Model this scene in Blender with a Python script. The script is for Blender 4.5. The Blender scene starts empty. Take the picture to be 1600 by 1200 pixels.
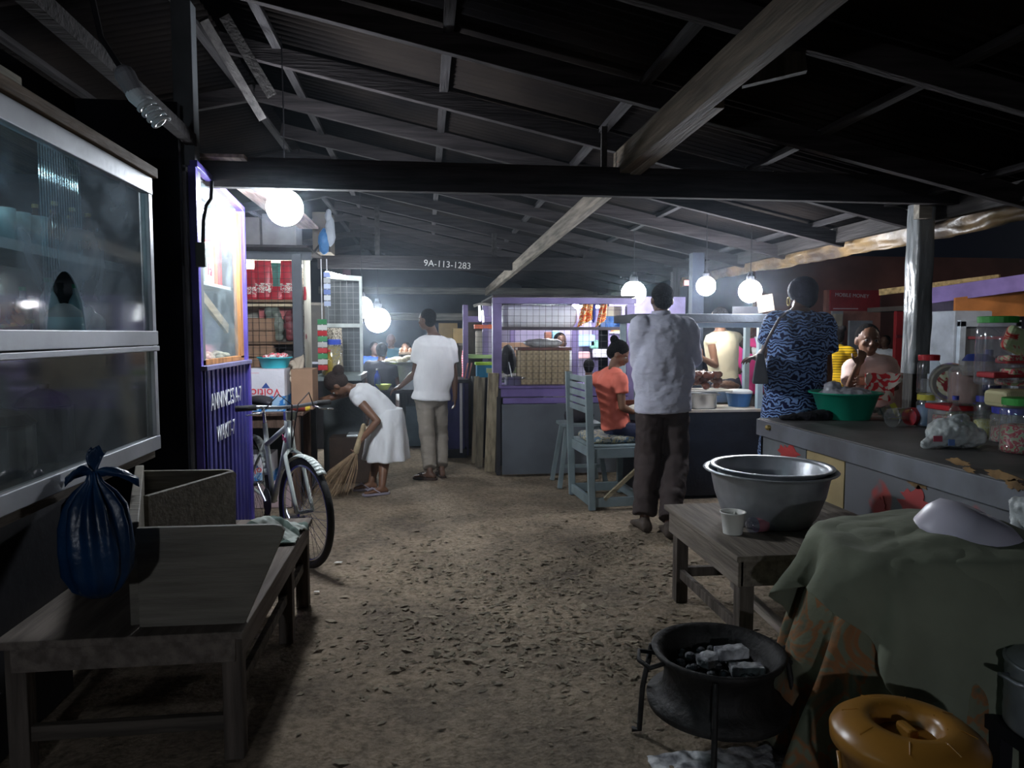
import bpy, bmesh, math, random
from mathutils import Vector, Matrix, Quaternion, noise
random.seed(7)
SC = bpy.context.scene
COL = SC.collection
V = Vector
PI = math.pi
# ------------------------------------------------------------------ camera
FPX, PSI, PHI, EYE = 1120.0, math.radians(6.87), math.radians(4.03), 1.42
cam = bpy.data.objects.new('camera', bpy.data.cameras.new('camera'))
COL.objects.link(cam)
cam.location = (0, 0, EYE)
cam.rotation_euler = (PI/2 - PHI, 0, -PSI)
cam.data.sensor_width = 36.0
cam.data.lens = 36.0*FPX/1600.0
cam.data.clip_start = 0.05
cam.data.clip_end = 200
SC.camera = cam
SC.view_settings.view_transform = 'Standard'
SC.view_settings.look = 'None'
SC.view_settings.gamma = 1.0
SC.view_settings.exposure = 0.75
SC.view_settings.use_curve_mapping = False
# ------------------------------------------------------------------ night sky
W = bpy.data.worlds.new('night'); SC.world = W; W.use_nodes = True
W.node_tree.nodes['Background'].inputs[0].default_value = (0.10, 0.14, 0.30, 1)
W.node_tree.nodes['Background'].inputs[1].default_value = 0.006
# thin smoke haze, added so the lamps get a glow
def haze_box(density):
    m = bpy.data.materials.new('cooking_smoke'); m.use_nodes = True; nt = m.node_tree; nt.nodes.clear()
    o = nt.nodes.new('ShaderNodeOutputMaterial'); v = nt.nodes.new('ShaderNodeVolumeScatter')
    v.inputs['Density'].default_value = density; v.inputs['Anisotropy'].default_value = 0.80; v.inputs['Color'].default_value = (.72, .84, 1, 1)
    nt.links.new(v.outputs[0], o.inputs['Volume'])
    bm = bmesh.new(); bmesh.ops.create_cube(bm, size=1); me = bpy.data.meshes.new('glow_haze'); bm.to_mesh(me); bm.free(); me.materials.append(m)
    ob = bpy.data.objects.new('glow_haze', me); COL.objects.link(ob); ob.scale = (7.5, 12.6, 3.8); ob.location = (.5, 10.1, 1.92)
    ob['kind'] = 'stuff'; ob['label'] = 'thin bluish smoke haze added for a glow around the lamps'; ob['category'] = 'smoke'
haze_box(0.0085)
# ------------------------------------------------------------------ lamps: (x, y, z, radius, emission strength, colour)
LAMPS = {
    'kiosk':   (-0.85, 4.60, 2.19, 0.110, 165, (0.86, 0.92, 1.0)),
    'far_a':   (-0.775, 9.0, 1.742, 0.135, 60, (0.86, 0.94, 1.0)),
    'far_b':   (-0.648, 10.0, 1.604, 0.17, 95, (0.86, 0.94, 1.0)),
    'right_a': (2.213, 7.5, 1.851, 0.13, 45, (0.84, 0.97, 1.0)),
    'right_b': (2.493, 6.2, 1.843, 0.085, 110, (0.86, 0.90, 1.0)),
    'right_c': (2.721, 5.8, 1.776, 0.095, 125, (0.90, 0.93, 1.0)),
}
STREET = (-0.90, -4.0, 1.78, 0.085, 470, (0.82, 0.88, 0.98))   # the lamp of the stall behind the photographer

# ------------------------------------------------------------------ measuring: which point of the place a sight line meets
_R = V((math.cos(PSI), -math.sin(PSI), 0))
_W = V((math.sin(PSI)*math.cos(PHI), math.cos(PSI)*math.cos(PHI), -math.sin(PHI)))
_U = V((math.sin(PSI)*math.sin(PHI), math.cos(PSI)*math.sin(PHI), math.cos(PHI)))
def _ray(px, py): return _W + _R*((px-800)/FPX) + _U*((600-py)/FPX)
def at(px, py, Y):
    d = _ray(px, py); return V((0, 0, EYE)) + d*(Y/d.y)
def atx(px, py, X):
    d = _ray(px, py); return V((0, 0, EYE)) + d*(X/d.x)
def gz(px, py, z=0.0):
    d = _ray(px, py); return V((0, 0, EYE)) + d*((z-EYE)/d.z)

# ------------------------------------------------------------------ materials
MATS = {}
def nt_new(name):
    m = bpy.data.materials.new(name); m.use_nodes = True
    nt = m.node_tree; nt.nodes.clear()
    out = nt.nodes.new('ShaderNodeOutputMaterial')
    return m, nt, out
def mat(name, col=(.5, .5, .5), rough=0.7, metal=0.0, var=0.25, scale=6.0, bump=0.15, bscale=40.0, spec=0.4, col2=None, stretch=(1, 1, 1), sheen=0.0, sub=0.0):
    """principled surface with noise wear and bump; coordinates are the object's own"""
    if name in MATS: return MATS[name]
    m, nt, out = nt_new(name); N = nt.nodes; L = nt.links
    b = N.new('ShaderNodeBsdfPrincipled')
    b.inputs['Roughness'].default_value = rough; b.inputs['Metallic'].default_value = metal
    b.inputs['Specular IOR Level'].default_value = spec
    if sheen: b.inputs['Sheen Weight'].default_value = sheen
    tc = N.new('ShaderNodeTexCoord'); mp = N.new('ShaderNodeMapping'); mp.inputs['Scale'].default_value = stretch
    L.new(tc.outputs['Object'], mp.inputs[0])
    n1 = N.new('ShaderNodeTexNoise'); n1.inputs['Scale'].default_value = scale; n1.inputs['Detail'].default_value = 6
    L.new(mp.outputs[0], n1.inputs['Vector'])
    mx = N.new('ShaderNodeMix'); mx.data_type = 'RGBA'
    c = V(col[:3]); c2 = V(col2[:3]) if col2 else c*(1-var)
    mx.inputs['A'].default_value = (*c2, 1); mx.inputs['B'].default_value = (*(c*(1+var*0.3)), 1)
    rp = N.new('ShaderNodeMapRange'); rp.inputs[1].default_value = 0.35; rp.inputs[2].default_value = 0.65
    L.new(n1.outputs['Fac'], rp.inputs[0]); L.new(rp.outputs[0], mx.inputs['Factor'])
    L.new(mx.outputs['Result'], b.inputs['Base Color'])
    if bump:
        n2 = N.new('ShaderNodeTexNoise'); n2.inputs['Scale'].default_value = bscale; n2.inputs['Detail'].default_value = 4
        L.new(mp.outputs[0], n2.inputs['Vector'])
        bp = N.new('ShaderNodeBump'); bp.inputs['Strength'].default_value = bump; bp.inputs['Distance'].default_value = 0.02
        L.new(n2.outputs['Fac'], bp.inputs['Height']); L.new(bp.outputs[0], b.inputs['Normal'])
    L.new(b.outputs[0], out.inputs[0])
    MATS[name] = m; return m
def wood(name, col, axis=0, rough=0.75, var=0.5, col2=None):
    st = [14, 14, 14]; st[axis] = 1.2
    return mat(name, col, rough, 0, var, 2.0, 0.35, 5.0, 0.15, col2, tuple(st))
def emit(name, col, s):
    if name in MATS: return MATS[name]
    m, nt, out = nt_new(name); e = nt.nodes.new('ShaderNodeEmission')
    e.inputs[0].default_value = (*col, 1); e.inputs[1].default_value = s
    nt.links.new(e.outputs[0], out.inputs[0]); MATS[name] = m; return m
def glass(name, tint=(0.9, 0.95, 1), haze=0.12, gloss=0.12, hazecol=(0.5, 0.58, 0.62), patch=0.0, scale=3.0):
    """thin dirty glass / clear plastic: see-through, a fresnel gloss and a film of dirt"""
    if name in MATS: return MATS[name]
    m, nt, out = nt_new(name); N = nt.nodes; L = nt.links
    tr = N.new('ShaderNodeBsdfTransparent'); tr.inputs[0].default_value = (*tint, 1)
    gl = N.new('ShaderNodeBsdfGlossy'); gl.inputs['Roughness'].default_value = 0.06
    df = N.new('ShaderNodeBsdfDiffuse'); df.inputs[0].default_value = (*hazecol, 1)
    m1 = N.new('ShaderNodeMixShader'); m2 = N.new('ShaderNodeMixShader')
    fr = N.new('ShaderNodeFresnel'); fr.inputs[0].default_value = 1.45
    ad = N.new('ShaderNodeMath'); ad.operation = 'MULTIPLY_ADD'; ad.inputs[1].default_value = 1.0; ad.inputs[2].default_value = gloss*0.3
    ge = N.new('ShaderNodeNewGeometry'); iv = N.new('ShaderNodeMath'); iv.operation = 'SUBTRACT'; iv.inputs[0].default_value = 1.0
    L.new(ge.outputs['Backfacing'], iv.inputs[1]); mf = N.new('ShaderNodeMath'); mf.operation = 'MULTIPLY'
    L.new(fr.outputs[0], ad.inputs[0]); L.new(ad.outputs[0], mf.inputs[0]); L.new(iv.outputs[0], mf.inputs[1]); L.new(mf.outputs[0], m1.inputs[0])
    L.new(tr.outputs[0], m1.inputs[1]); L.new(gl.outputs[0], m1.inputs[2])
    if patch:
        tc = N.new('ShaderNodeTexCoord'); n = N.new('ShaderNodeTexNoise'); n.inputs['Scale'].default_value = scale; n.inputs['Detail'].default_value = 5
        n.inputs['Distortion'].default_value = 1.2
        L.new(tc.outputs['Object'], n.inputs['Vector'])
        mr = N.new('ShaderNodeMapRange'); mr.inputs[1].default_value = 0.4; mr.inputs[2].default_value = 0.7
        mr.inputs[3].default_value = haze; mr.inputs[4].default_value = haze+patch
        L.new(n.outputs['Fac'], mr.inputs[0]); L.new(mr.outputs[0], m2.inputs[0])
    else: m2.inputs[0].default_value = haze
    L.new(m1.outputs[0], m2.inputs[1]); L.new(df.outputs[0], m2.inputs[2]); L.new(m2.outputs[0], out.inputs[0])
    MATS[name] = m; return m
def pattern(name, kind, c1, c2, scale=10.0, rough=0.8, c3=None, axis='Z', bump=0.2, lo=0.48, hi=0.52, dist=3.0):
    """printed cloth or painted sheet: stripes, wavy print, blotches or ribs"""
    if name in MATS: return MATS[name]
    m, nt, out = nt_new(name); N = nt.nodes; L = nt.links
    b = N.new('ShaderNodeBsdfPrincipled'); b.inputs['Roughness'].default_value = rough; b.inputs['Specular IOR Level'].default_value = 0.25
    tc = N.new('ShaderNodeTexCoord')
    if kind in ('stripe', 'wave'):
        t = N.new('ShaderNodeTexWave'); t.bands_direction = axis; t.inputs['Scale'].default_value = scale
        t.inputs['Distortion'].default_value = dist if kind == 'wave' else 0.0
        t.inputs['Detail'].default_value = 2.0; t.inputs['Detail Scale'].default_value = 1.3
    elif kind == 'check':
        t = N.new('ShaderNodeTexChecker'); t.inputs['Scale'].default_value = scale
    else:
        t = N.new('ShaderNodeTexNoise'); t.inputs['Scale'].default_value = scale; t.inputs['Detail'].default_value = 2; t.inputs['Distortion'].default_value = dist
    L.new(tc.outputs['Object'], t.inputs['Vector'])
    cr = N.new('ShaderNodeValToRGB'); e = cr.color_ramp.elements
    e[0].position = lo; e[0].color = (*c1, 1); e[1].position = hi; e[1].color = (*c2, 1)
    if c3: x = e.new(min(1, hi+0.12)); x.color = (*c3, 1)
    L.new(t.outputs['Fac'], cr.inputs[0]); L.new(cr.outputs[0], b.inputs['Base Color'])
    if bump:
        n2 = N.new('ShaderNodeTexNoise'); n2.inputs['Scale'].default_value = 14; n2.inputs['Detail'].default_value = 3
        L.new(tc.outputs['Object'], n2.inputs['Vector'])
        bp = N.new('ShaderNodeBump'); bp.inputs['Strength'].default_value = bump; bp.inputs['Distance'].default_value = 0.03
        L.new(n2.outputs['Fac'], bp.inputs['Height']); L.new(bp.outputs[0], b.inputs['Normal'])
    L.new(b.outputs[0], out.inputs[0]); MATS[name] = m; return m

# ------------------------------------------------------------------ object bookkeeping
def tag(o, label=None, cat=None, group=None, kind=None):
    if label: o['label'] = label
    if cat: o['category'] = cat
    if group: o['group'] = group
    if kind: o['kind'] = kind
    return o
def thing(name, label, cat, loc=(0, 0, 0), rz=0.0, group=None, kind=None):
    o = bpy.data.objects.new(name, None); COL.objects.link(o)
    o.empty_display_size = 0.05
    o.location = loc; o.rotation_euler = (0, 0, rz)
    return tag(o, label, cat, group, kind)
def kids(o): return [c for c in COL.objects if c.parent == o]
def dup(root, loc=None, rz=None, label=None, group=None, parent=None, rot=None, sc=None):
    r = root.copy(); COL.objects.link(r)
    if parent is not None: r.parent = parent
    for ch in list(root.children):
        c = ch.copy(); COL.objects.link(c); c.parent = r
        for g in list(ch.children):
            d = g.copy(); COL.objects.link(d); d.parent = c
    if loc is not None: r.location = loc
    if rz is not None: r.rotation_euler = (0, 0, rz)
    if rot is not None: r.rotation_euler = rot
    if sc is not None: r.scale = sc if hasattr(sc, '__len__') else (sc, sc, sc)
    if label: r['label'] = label
    if group: r['group'] = group
    return r

class MB:
    """collects shapes, then links them as one mesh object"""
    def __init__(s): s.v = []; s.f = []
    def add(s, vs, fs):
        n = len(s.v); s.v += [V(p) for p in vs]; s.f += [tuple(i+n for i in f) for f in fs]; return s
    def box(s, c, d, rz=0.0, rot=None):
        hx, hy, hz = d[0]/2, d[1]/2, d[2]/2
        R = rot.to_matrix() if rot is not None else Matrix.Rotation(rz, 3, 'Z')
        vs = [V(c)+R@V((x*hx, y*hy, z*hz)) for x in (-1, 1) for y in (-1, 1) for z in (-1, 1)]
        return s.add(vs, [(0, 1, 3, 2), (4, 6, 7, 5), (0, 4, 5, 1), (2, 3, 7, 6), (0, 2, 6, 4), (1, 5, 7, 3)])
    def bb(s, x0, x1, y0, y1, z0, z1):
        return s.box(((x0+x1)/2, (y0+y1)/2, (z0+z1)/2), (abs(x1-x0), abs(y1-y0), abs(z1-z0)))
    def bar(s, p0, p1, w, h, up=(0, 0, 1)):
        p0, p1 = V(p0), V(p1); d = (p1-p0); L = d.length; d.normalize()
        u = V(up)
        if abs(d.dot(u)) > 0.98: u = V((0, 1, 0))
        r = d.cross(u).normalized(); u = r.cross(d)
        vs = [p+r*(a*w/2)+u*(b*h/2) for p in (p0, p1) for a in (-1, 1) for b in (-1, 1)]
        return s.add(vs, [(0, 1, 3, 2), (4, 6, 7, 5), (0, 4, 5, 1), (2, 3, 7, 6), (0, 2, 6, 4), (1, 5, 7, 3)])
    def rings(s, rs, cap=True, closed=False):
        n = len(rs[0]); vs = [p for r in rs for p in r]; fs = []
        m = len(rs)
        for i in range(m if closed else m-1):
            a = i*n; b = ((i+1) % m)*n
            for j in range(n):
                k = (j+1) % n; fs.append((a+j, a+k, b+k, b+j))
        if cap and not closed:
            fs.append(tuple(range(n-1, -1, -1))); fs.append(tuple((m-1)*n+j for j in range(n)))
        return s.add(vs, fs)
    def tube(s, pts, r, seg=8, cap=True, closed=False):
        pts = [V(p) for p in pts]; n = len(pts); rs = []
        rad = r if hasattr(r, '__len__') else [r]*n
        t0 = (pts[1]-pts[0]).normalized(); u = V((0, 0, 1)) if abs(t0.z) < 0.9 else V((0, 1, 0))
        for i, p in enumerate(pts):
            if closed: t = pts[(i+1) % n]-pts[i-1]
            else: t = pts[min(i+1, n-1)]-pts[max(i-1, 0)]
            t.normalize(); x = t.cross(u)
            if x.length < 1e-4: x = t.cross(V((1, 0, 0)))
            x.normalize(); y = x.cross(t).normalized(); u = y
            rs.append([p+x*(math.cos(2*PI*j/seg)*rad[i])+y*(math.sin(2*PI*j/seg)*rad[i]) for j in range(seg)])
        return s.rings(rs, cap, closed)
    def cone(s, p0, r0, p1, r1, seg=14):
        """tapered limb with round ends"""
        p0, p1 = V(p0), V(p1); d = p1-p0
        if d.length < 1e-5: d = V((0, 0, 1e-3))
        t = d.normalized(); u = V((0, 0, 1)) if abs(t.z) < 0.9 else V((0, 1, 0))
        x = t.cross(u).normalized(); y = x.cross(t)
        rs = []
        for a in (85, 60, 30): rs.append((p0-t*(r0*math.sin(math.radians(a))), r0*math.cos(math.radians(a))))
        rs.append((p0, r0)); rs.append((p1, r1))
        for a in (30, 60, 85): rs.append((p1+t*(r1*math.sin(math.radians(a))), r1*math.cos(math.radians(a))))
        return s.rings([[c+x*(math.cos(2*PI*j/seg)*r)+y*(math.sin(2*PI*j/seg)*r) for j in range(seg)] for c, r in rs])
    def ell(s, c, r, M=None, seg=16, rg=9):
        c = V(c); M = M or Matrix.Identity(3); rs = []
        for i in range(rg):
            a = -PI/2+PI*(i+0.15)/(rg-0.7)
            rs.append([c+M@V((math.cos(2*PI*j/seg)*math.cos(a)*r[0], math.sin(2*PI*j/seg)*math.cos(a)*r[1], math.sin(a)*r[2])) for j in range(seg)])
        return s.rings(rs)
    def lathe(s, prof, c=(0, 0, 0), seg=32, M=None, cap=True, closed=False):
        c = V(c); M = M or Matrix.Identity(3)
        return s.rings([[c+M@V((r*math.cos(2*PI*j/seg), r*math.sin(2*PI*j/seg), z)) for j in range(seg)] for r, z in prof], cap, closed)
    def prism(s, poly, p, n, t):
        """polygon in world points extruded by t along n"""
        a = [V(q)+V(p) for q in poly]; k = len(a); nn = V(n).normalized()*t
        return s.add(a+[q+nn for q in a], [tuple(range(k-1, -1, -1)), tuple(range(k, 2*k))]+[(i, (i+1) % k, (i+1) % k+k, i+k) for i in range(k)])
    def grid(s, nx, ny, f):
        vs = [f(i/(nx-1), j/(ny-1)) for j in range(ny) for i in range(nx)]
        return s.add(vs, [(j*nx+i, j*nx+i+1, (j+1)*nx+i+1, (j+1)*nx+i) for j in range(ny-1) for i in range(nx-1)])
    def build(s, name, m, parent=None, world=True, smooth=False, bevel=0.0, solid=0.0, remesh=0.0, disp=None, sub=0, smoothit=0, label=None):
        off = V((0, 0, 0)); Ri = None
        if parent is not None and world:
            p = parent; off = V(p.location)
            if p.parent is not None: off = off + V(p.parent.location)
        me = bpy.data.meshes.new(name); me.from_pydata([tuple(v-off) for v in s.v], [], s.f); me.validate(); me.update()
        bm = bmesh.new(); bm.from_mesh(me); bmesh.ops.recalc_face_normals(bm, faces=bm.faces); bm.to_mesh(me); bm.free()
        o = bpy.data.objects.new(name, me); COL.objects.link(o); me.materials.append(m)
        if parent is not None: o.parent = parent
        if remesh:
            r = o.modifiers.new('r', 'REMESH'); r.mode = 'VOXEL'; r.voxel_size = remesh; r.use_smooth_shade = True
        if smoothit:
            r = o.modifiers.new('s', 'SMOOTH'); r.iterations = smoothit; r.factor = 0.5
        if solid:
            r = o.modifiers.new('t', 'SOLIDIFY'); r.thickness = solid; r.offset = 0
        if sub:
            r = o.modifiers.new('u', 'SUBSURF'); r.levels = sub; r.render_levels = sub
        if bevel:
            r = o.modifiers.new('b', 'BEVEL'); r.width = bevel; r.segments = 2; r.limit_method = 'ANGLE'
        if disp:
            t = bpy.data.textures.get('clouds%g' % disp[0]) or bpy.data.textures.new('clouds%g' % disp[0], 'CLOUDS'); t.noise_scale = disp[0]
            r = o.modifiers.new('d', 'DISPLACE'); r.texture = t; r.strength = disp[1]; r.mid_level = 0.5
        if smooth:
            for p in me.polygons: p.use_smooth = True
        if label: o['label'] = label
        return o
def text(name, body, m, loc, R, size, parent=None, thick=0.0015, sx=1.0, ax='CENTER'):
    cu = bpy.data.curves.new(name, 'FONT'); cu.body = body; cu.size = size; cu.extrude = thick
    cu.align_x = ax; cu.align_y = 'CENTER'
    o = bpy.data.objects.new(name, cu); me = bpy.data.meshes.new_from_object(o); bpy.data.objects.remove(o)
    o = bpy.data.objects.new(name, me); COL.objects.link(o); me.materials.clear(); me.materials.append(m)
    off = V(parent.location) if parent is not None else V((0, 0, 0))
    M = R.to_4x4(); M = M @ Matrix.Diagonal((sx, 1, 1, 1)); M.translation = V(loc)-off
    if parent is not None: o.parent = parent
    o.matrix_local = M
    return o
def axes(r, u):
    """rotation whose x runs along r and y along u"""
    r = V(r).normalized(); u = V(u); n = r.cross(u).normalized(); u = n.cross(r)
    return Matrix((r, u, n)).transposed()
FRONT = axes((1, 0, 0), (0, 0, 1))          # readable by someone looking along +y

# shared materials
M_dark = wood('dark_roof_timber', (0.045, 0.041, 0.040), 1)
M_darkx = wood('dark_cross_timber', (0.036, 0.031, 0.032), 0, .9)
M_brown = wood('brown_beam_timber', (0.10, 0.08, 0.06), 1)
M_postw = wood('dark_post_timber', (0.10, 0.095, 0.09), 2)
M_alu = mat('cabinet_aluminium', (0.42, 0.44, 0.47), 0.42, 0.55, 0.25, 3, 0.04, 30)
M_greyp = mat('grey_painted_wood', (0.17, 0.185, 0.20), 0.6, 0, 0.3, 4, 0.12, 18)
M_greypx = mat('dark_grey_kiosk_panel', (0.105, 0.12, 0.14), 0.6, 0, 0.25, 3, 0.1, 18)
M_teal = mat('teal_grey_chair_paint', (0.20, 0.255, 0.27), 0.5, 0, 0.25, 5, 0.1, 20)
M_purple = mat('purple_paint', (0.17, 0.125, 0.33), 0.5, 0, 0.3, 5, 0.1, 20)
M_blue = mat('blue_violet_sheet', (0.045, 0.042, 0.24), 0.38, 0.0, 0.3, 4, 0.05, 20, 0.6)
M_black = mat('black_paint', (0.012, 0.012, 0.016), 0.6, 0, 0.3, 4, 0.1, 20)
M_steel = mat('steel', (0.55, 0.57, 0.60), 0.3, 0.9, 0.15, 5, 0.06, 12)
M_alum = mat('aluminium_pot', (0.42, 0.44, 0.47), 0.36, 0.5, 0.3, 7, 0.12, 16)
M_rust = mat('sooty_iron', (0.035, 0.033, 0.032), 0.65, 0.5, 0.5, 9, 0.3, 40)
M_card = mat('brown_cardboard', (0.36, 0.22, 0.14), 0.85, 0, 0.2, 4, 0.05, 30)
M_wire = mat('wire', (0.05, 0.05, 0.055), 0.5, 0.6, 0.1, 4, 0)
M_white = mat('white_plastic', (0.72, 0.74, 0.76), 0.4, 0, 0.08, 4, 0.03, 20)
M_rubber = mat('tyre_rubber', (0.028, 0.028, 0.028), 0.75, 0, 0.3, 8, 0.2, 60)
M_clear = glass('clear_plastic', (0.90, 0.93, 0.95), 0.10, 0.25, (0.62, 0.66, 0.68))
M_benchw = wood('old_bench_wood', (0.16, 0.135, 0.115), 1, 0.8, 0.4)
def paint(name, col=(.5, .5, .5), rough=0.5): return mat(name, col, rough, 0, 0.15, 6, 0.05, 20)
# ================================================================== the setting
XE, XR, ZR, SL = 3.5, -1.25, 3.30, 0.215        # eave x, ridge x, ridge height, roof slope
def zroof(x): return ZR - SL*abs(x-XR)
# floor: trodden dirt with lumps
m, nt, out = nt_new('trodden_dirt'); N = nt.nodes; L = nt.links
b = N.new('ShaderNodeBsdfPrincipled'); b.inputs['Roughness'].default_value = 0.95; b.inputs['Specular IOR Level'].default_value = 0.15
tc = N.new('ShaderNodeTexCoord')
n1 = N.new('ShaderNodeTexNoise'); n1.inputs['Scale'].default_value = 1.6; n1.inputs['Detail'].default_value = 8; n1.inputs['Roughness'].default_value = 0.65
n2 = N.new('ShaderNodeTexNoise'); n2.inputs['Scale'].default_value = 28; n2.inputs['Detail'].default_value = 8; n2.inputs['Roughness'].default_value = 0.7
n3 = N.new('ShaderNodeTexVoronoi'); n3.inputs['Scale'].default_value = 60
for n in (n1, n2, n3): L.new(tc.outputs['Object'], n.inputs['Vector'])
cr = N.new('ShaderNodeValToRGB'); e = cr.color_ramp.elements
e[0].position = 0.33; e[0].color = (0.165, 0.135, 0.105, 1); e[1].position = 0.62; e[1].color = (0.34, 0.27, 0.195, 1)
L.new(n1.outputs['Fac'], cr.inputs[0])
mx = N.new('ShaderNodeMix'); mx.data_type = 'RGBA'; mx.blend_type = 'MULTIPLY'; mx.inputs['Factor'].default_value = 0.8
cr2 = N.new('ShaderNodeValToRGB'); e = cr2.color_ramp.elements
e[0].position = 0.36; e[0].color = (0.42, 0.41, 0.38, 1); e[1].position = 0.56; e[1].color = (1, 1, 1, 1)
L.new(n2.outputs['Fac'], cr2.inputs[0]); L.new(cr.outputs[0], mx.inputs['A']); L.new(cr2.outputs[0], mx.inputs['B'])
L.new(mx.outputs['Result'], b.inputs['Base Color'])
ma = N.new('ShaderNodeMath'); ma.operation = 'MULTIPLY_ADD'; ma.inputs[1].default_value = 0.35
L.new(n3.outputs['Distance'], ma.inputs[0]); L.new(n2.outputs['Fac'], ma.inputs[2])
bp = N.new('ShaderNodeBump'); bp.inputs['Strength'].default_value = 0.55; bp.inputs['Distance'].default_value = 0.035
L.new(ma.outputs[0], bp.inputs['Height']); L.new(bp.outputs[0], b.inputs['Normal'])
L.new(b.outputs[0], out.inputs[0]); M_dirt = m
litter = [(1.05, 4.0, 0.75, 0.4), (0.75, 5.1, 0.9, 0.6), (0.2, 3.2, 0.55, 0.28), (0.1, 4.2, 0.5, 0.35), (0.9, 3.0, 0.5, 0.3), (0.6, 3.6, 0.9, 0.3), (1.3, 4.3, 0.4, 0.4)]
def lit(x, y): return min(1.0, sum(math.exp(-((x-a)/c)**2-((y-b_)/d)**2) for a, b_, c, d in litter))
def zfloor(x, y):
    p = V((x, y, 0))
    z = 0.007*noise.noise(p*1.7)+0.004*noise.noise(p*5)
    k = lit(x, y)
    z += (0.003+0.010*k)*max(0, noise.noise(p*16)+0.1)+(0.002+0.004*k)*noise.noise(p*38)
    return z-0.006
xs = [-9, -6, -4, -3]+[-2+0.025*i for i in range(int(5.4/0.025))]+[3.5, 4.5, 6, 8, 11, 15]
ys = [-5, -2, 0, 0.6]+[1.0+0.022*i for i in range(200)]+[5.4+0.04*i for i in range(70)]+[8.4, 9, 10, 12, 15, 20, 28]
fl = MB(); nx = len(xs)
fl.add([(x, y, zfloor(x, y)) for y in ys for x in xs], [(j*nx+i, j*nx+i+1, (j+1)*nx+i+1, (j+1)*nx+i) for j in range(len(ys)-1) for i in range(nx-1)])
tag(fl.build('floor', M_dirt, smooth=True), kind='structure')
# leaf litter, clods and straw: nobody could count it
lf = MB()
for k in range(2600):
    a, b_, c, d = random.choice(litter)
    x = a+random.gauss(0, c*0.75); y = b_+random.gauss(0, d*0.8)
    if k > 2300: x = random.uniform(-0.5, 1.9); y = random.uniform(1.9, 5.8)
    if not (-0.55 < x < 2.0 and 1.9 < y < 6.4): continue
    z = zfloor(x, y)+0.002; r = random.uniform(0.008, 0.024)*(1.0 if k % 5 else 1.5); an = random.uniform(0, 2*PI); u = random.uniform(0.2, 0.7); w = r*random.uniform(0.35, 0.6)
    dx, dy = math.cos(an), math.sin(an); ex, ey = -dy, dx; h = r*u
    lf.add([(x-dx*r, y-dy*r, z), (x+ex*w, y+ey*w, z+h*random.random()), (x+dx*r, y+dy*r, z+h*0.5), (x-ex*w, y-ey*w, z+h*random.random()*0.8)], [(0, 1, 3), (1, 2, 3)])
M_leaf = mat('dry_leaf', (0.24, 0.20, 0.14), 0.9, 0, 0.6, 12, 0.1, 20, col2=(0.09, 0.075, 0.05))
tag(lf.build('leaf_litter', M_leaf), 'scattered dry leaves and crumbs littering the dirt aisle', 'leaf litter', kind='stuff')
# a few scraps big enough to point at
sc = MB(); p = gz(528, 879, 0.008); sc.prism([(-.025, -.01, 0), (.02, -.014, 0), (.028, .008, 0), (-.01, .014, 0)], p, (0, 0, 1), .003)
tag(sc.build('paper_scrap', paint('paper', (.75, .73, .66))), 'white paper scrap on the dirt just right of the bicycle wheel', 'paper scrap')
sc = MB(); p = gz(495, 925, 0.008); sc.prism([(-.014, -.01, 0), (.016, -.008, 0), (.012, .012, 0), (-.016, .01, 0)], p, (0, 0, 1), .003)
tag(sc.build('paper_scrap', MATS['paper']), 'small white paper scrap on the dirt beside the lower left table leg', 'paper scrap')

# roof sheets: real corrugation, the flutes run down the slope
m, nt, out = nt_new('darkened_corrugated_roofing'); N = nt.nodes; L = nt.links
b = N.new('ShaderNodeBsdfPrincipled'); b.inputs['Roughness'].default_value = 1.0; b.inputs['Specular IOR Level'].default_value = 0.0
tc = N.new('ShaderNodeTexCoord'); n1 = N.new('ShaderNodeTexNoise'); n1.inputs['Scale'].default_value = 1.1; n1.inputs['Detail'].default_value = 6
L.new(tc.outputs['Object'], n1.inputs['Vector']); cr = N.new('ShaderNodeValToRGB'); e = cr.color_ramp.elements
e[0].position = 0.38; e[0].color = (0.008, 0.0075, 0.008, 1); e[1].position = 0.66; e[1].color = (0.023, 0.019, 0.017, 1)  # very dark colour stands in for little lamp light reaching upward
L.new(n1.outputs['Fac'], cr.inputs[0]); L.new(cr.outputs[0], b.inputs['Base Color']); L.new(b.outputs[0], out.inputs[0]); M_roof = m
rf = MB(); Y0, Y1, st = -4.0, 18.0, 0.019
ny = int((Y1-Y0)/st)
def rfrow(y): 
    w = 0.009*math.sin(2*PI*y/0.076)
    return [(-6.2, y, zroof(-6.2)+w), (XR, y, ZR+w), (XR+.0001, y, ZR+w), (1.1, y, zroof(1.1)+w), (XE+0.12, y, zroof(XE+0.12)+w)]
rows = [rfrow(Y0+st*j) for j in range(ny)]
rf.add([p for r in rows for p in r], [(j*5+i, j*5+i+1, (j+1)*5+i+1, (j+1)*5+i) for j in range(ny-1) for i in range(4)])
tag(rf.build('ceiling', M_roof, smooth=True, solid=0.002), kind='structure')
# rafters down both slopes, one plank each
for k in range(19):
    y = -1.9+0.95*k+(0.03*math.sin(k*2.3))
    r = MB()
    r.bar((XR, y, ZR-0.085), (XE-0.02, y, zroof(XE)-0.085), 0.05, 0.11)
    tag(r.build('roof_rafter', M_darkx, bevel=0.003), 'dark rafter plank running down the right slope of the roof', group='rafters of the right roof slope', kind='structure')
    if k % 2 == 0:
        r = MB(); r.bar((XR, y, ZR-0.085), (-6.1, y, zroof(-6.1)-0.085), 0.05, 0.11)
        tag(r.build('roof_rafter', M_darkx, bevel=0.003), 'dark rafter plank running down the left slope of the roof', group='rafters of the left roof slope', kind='structure')
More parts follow.
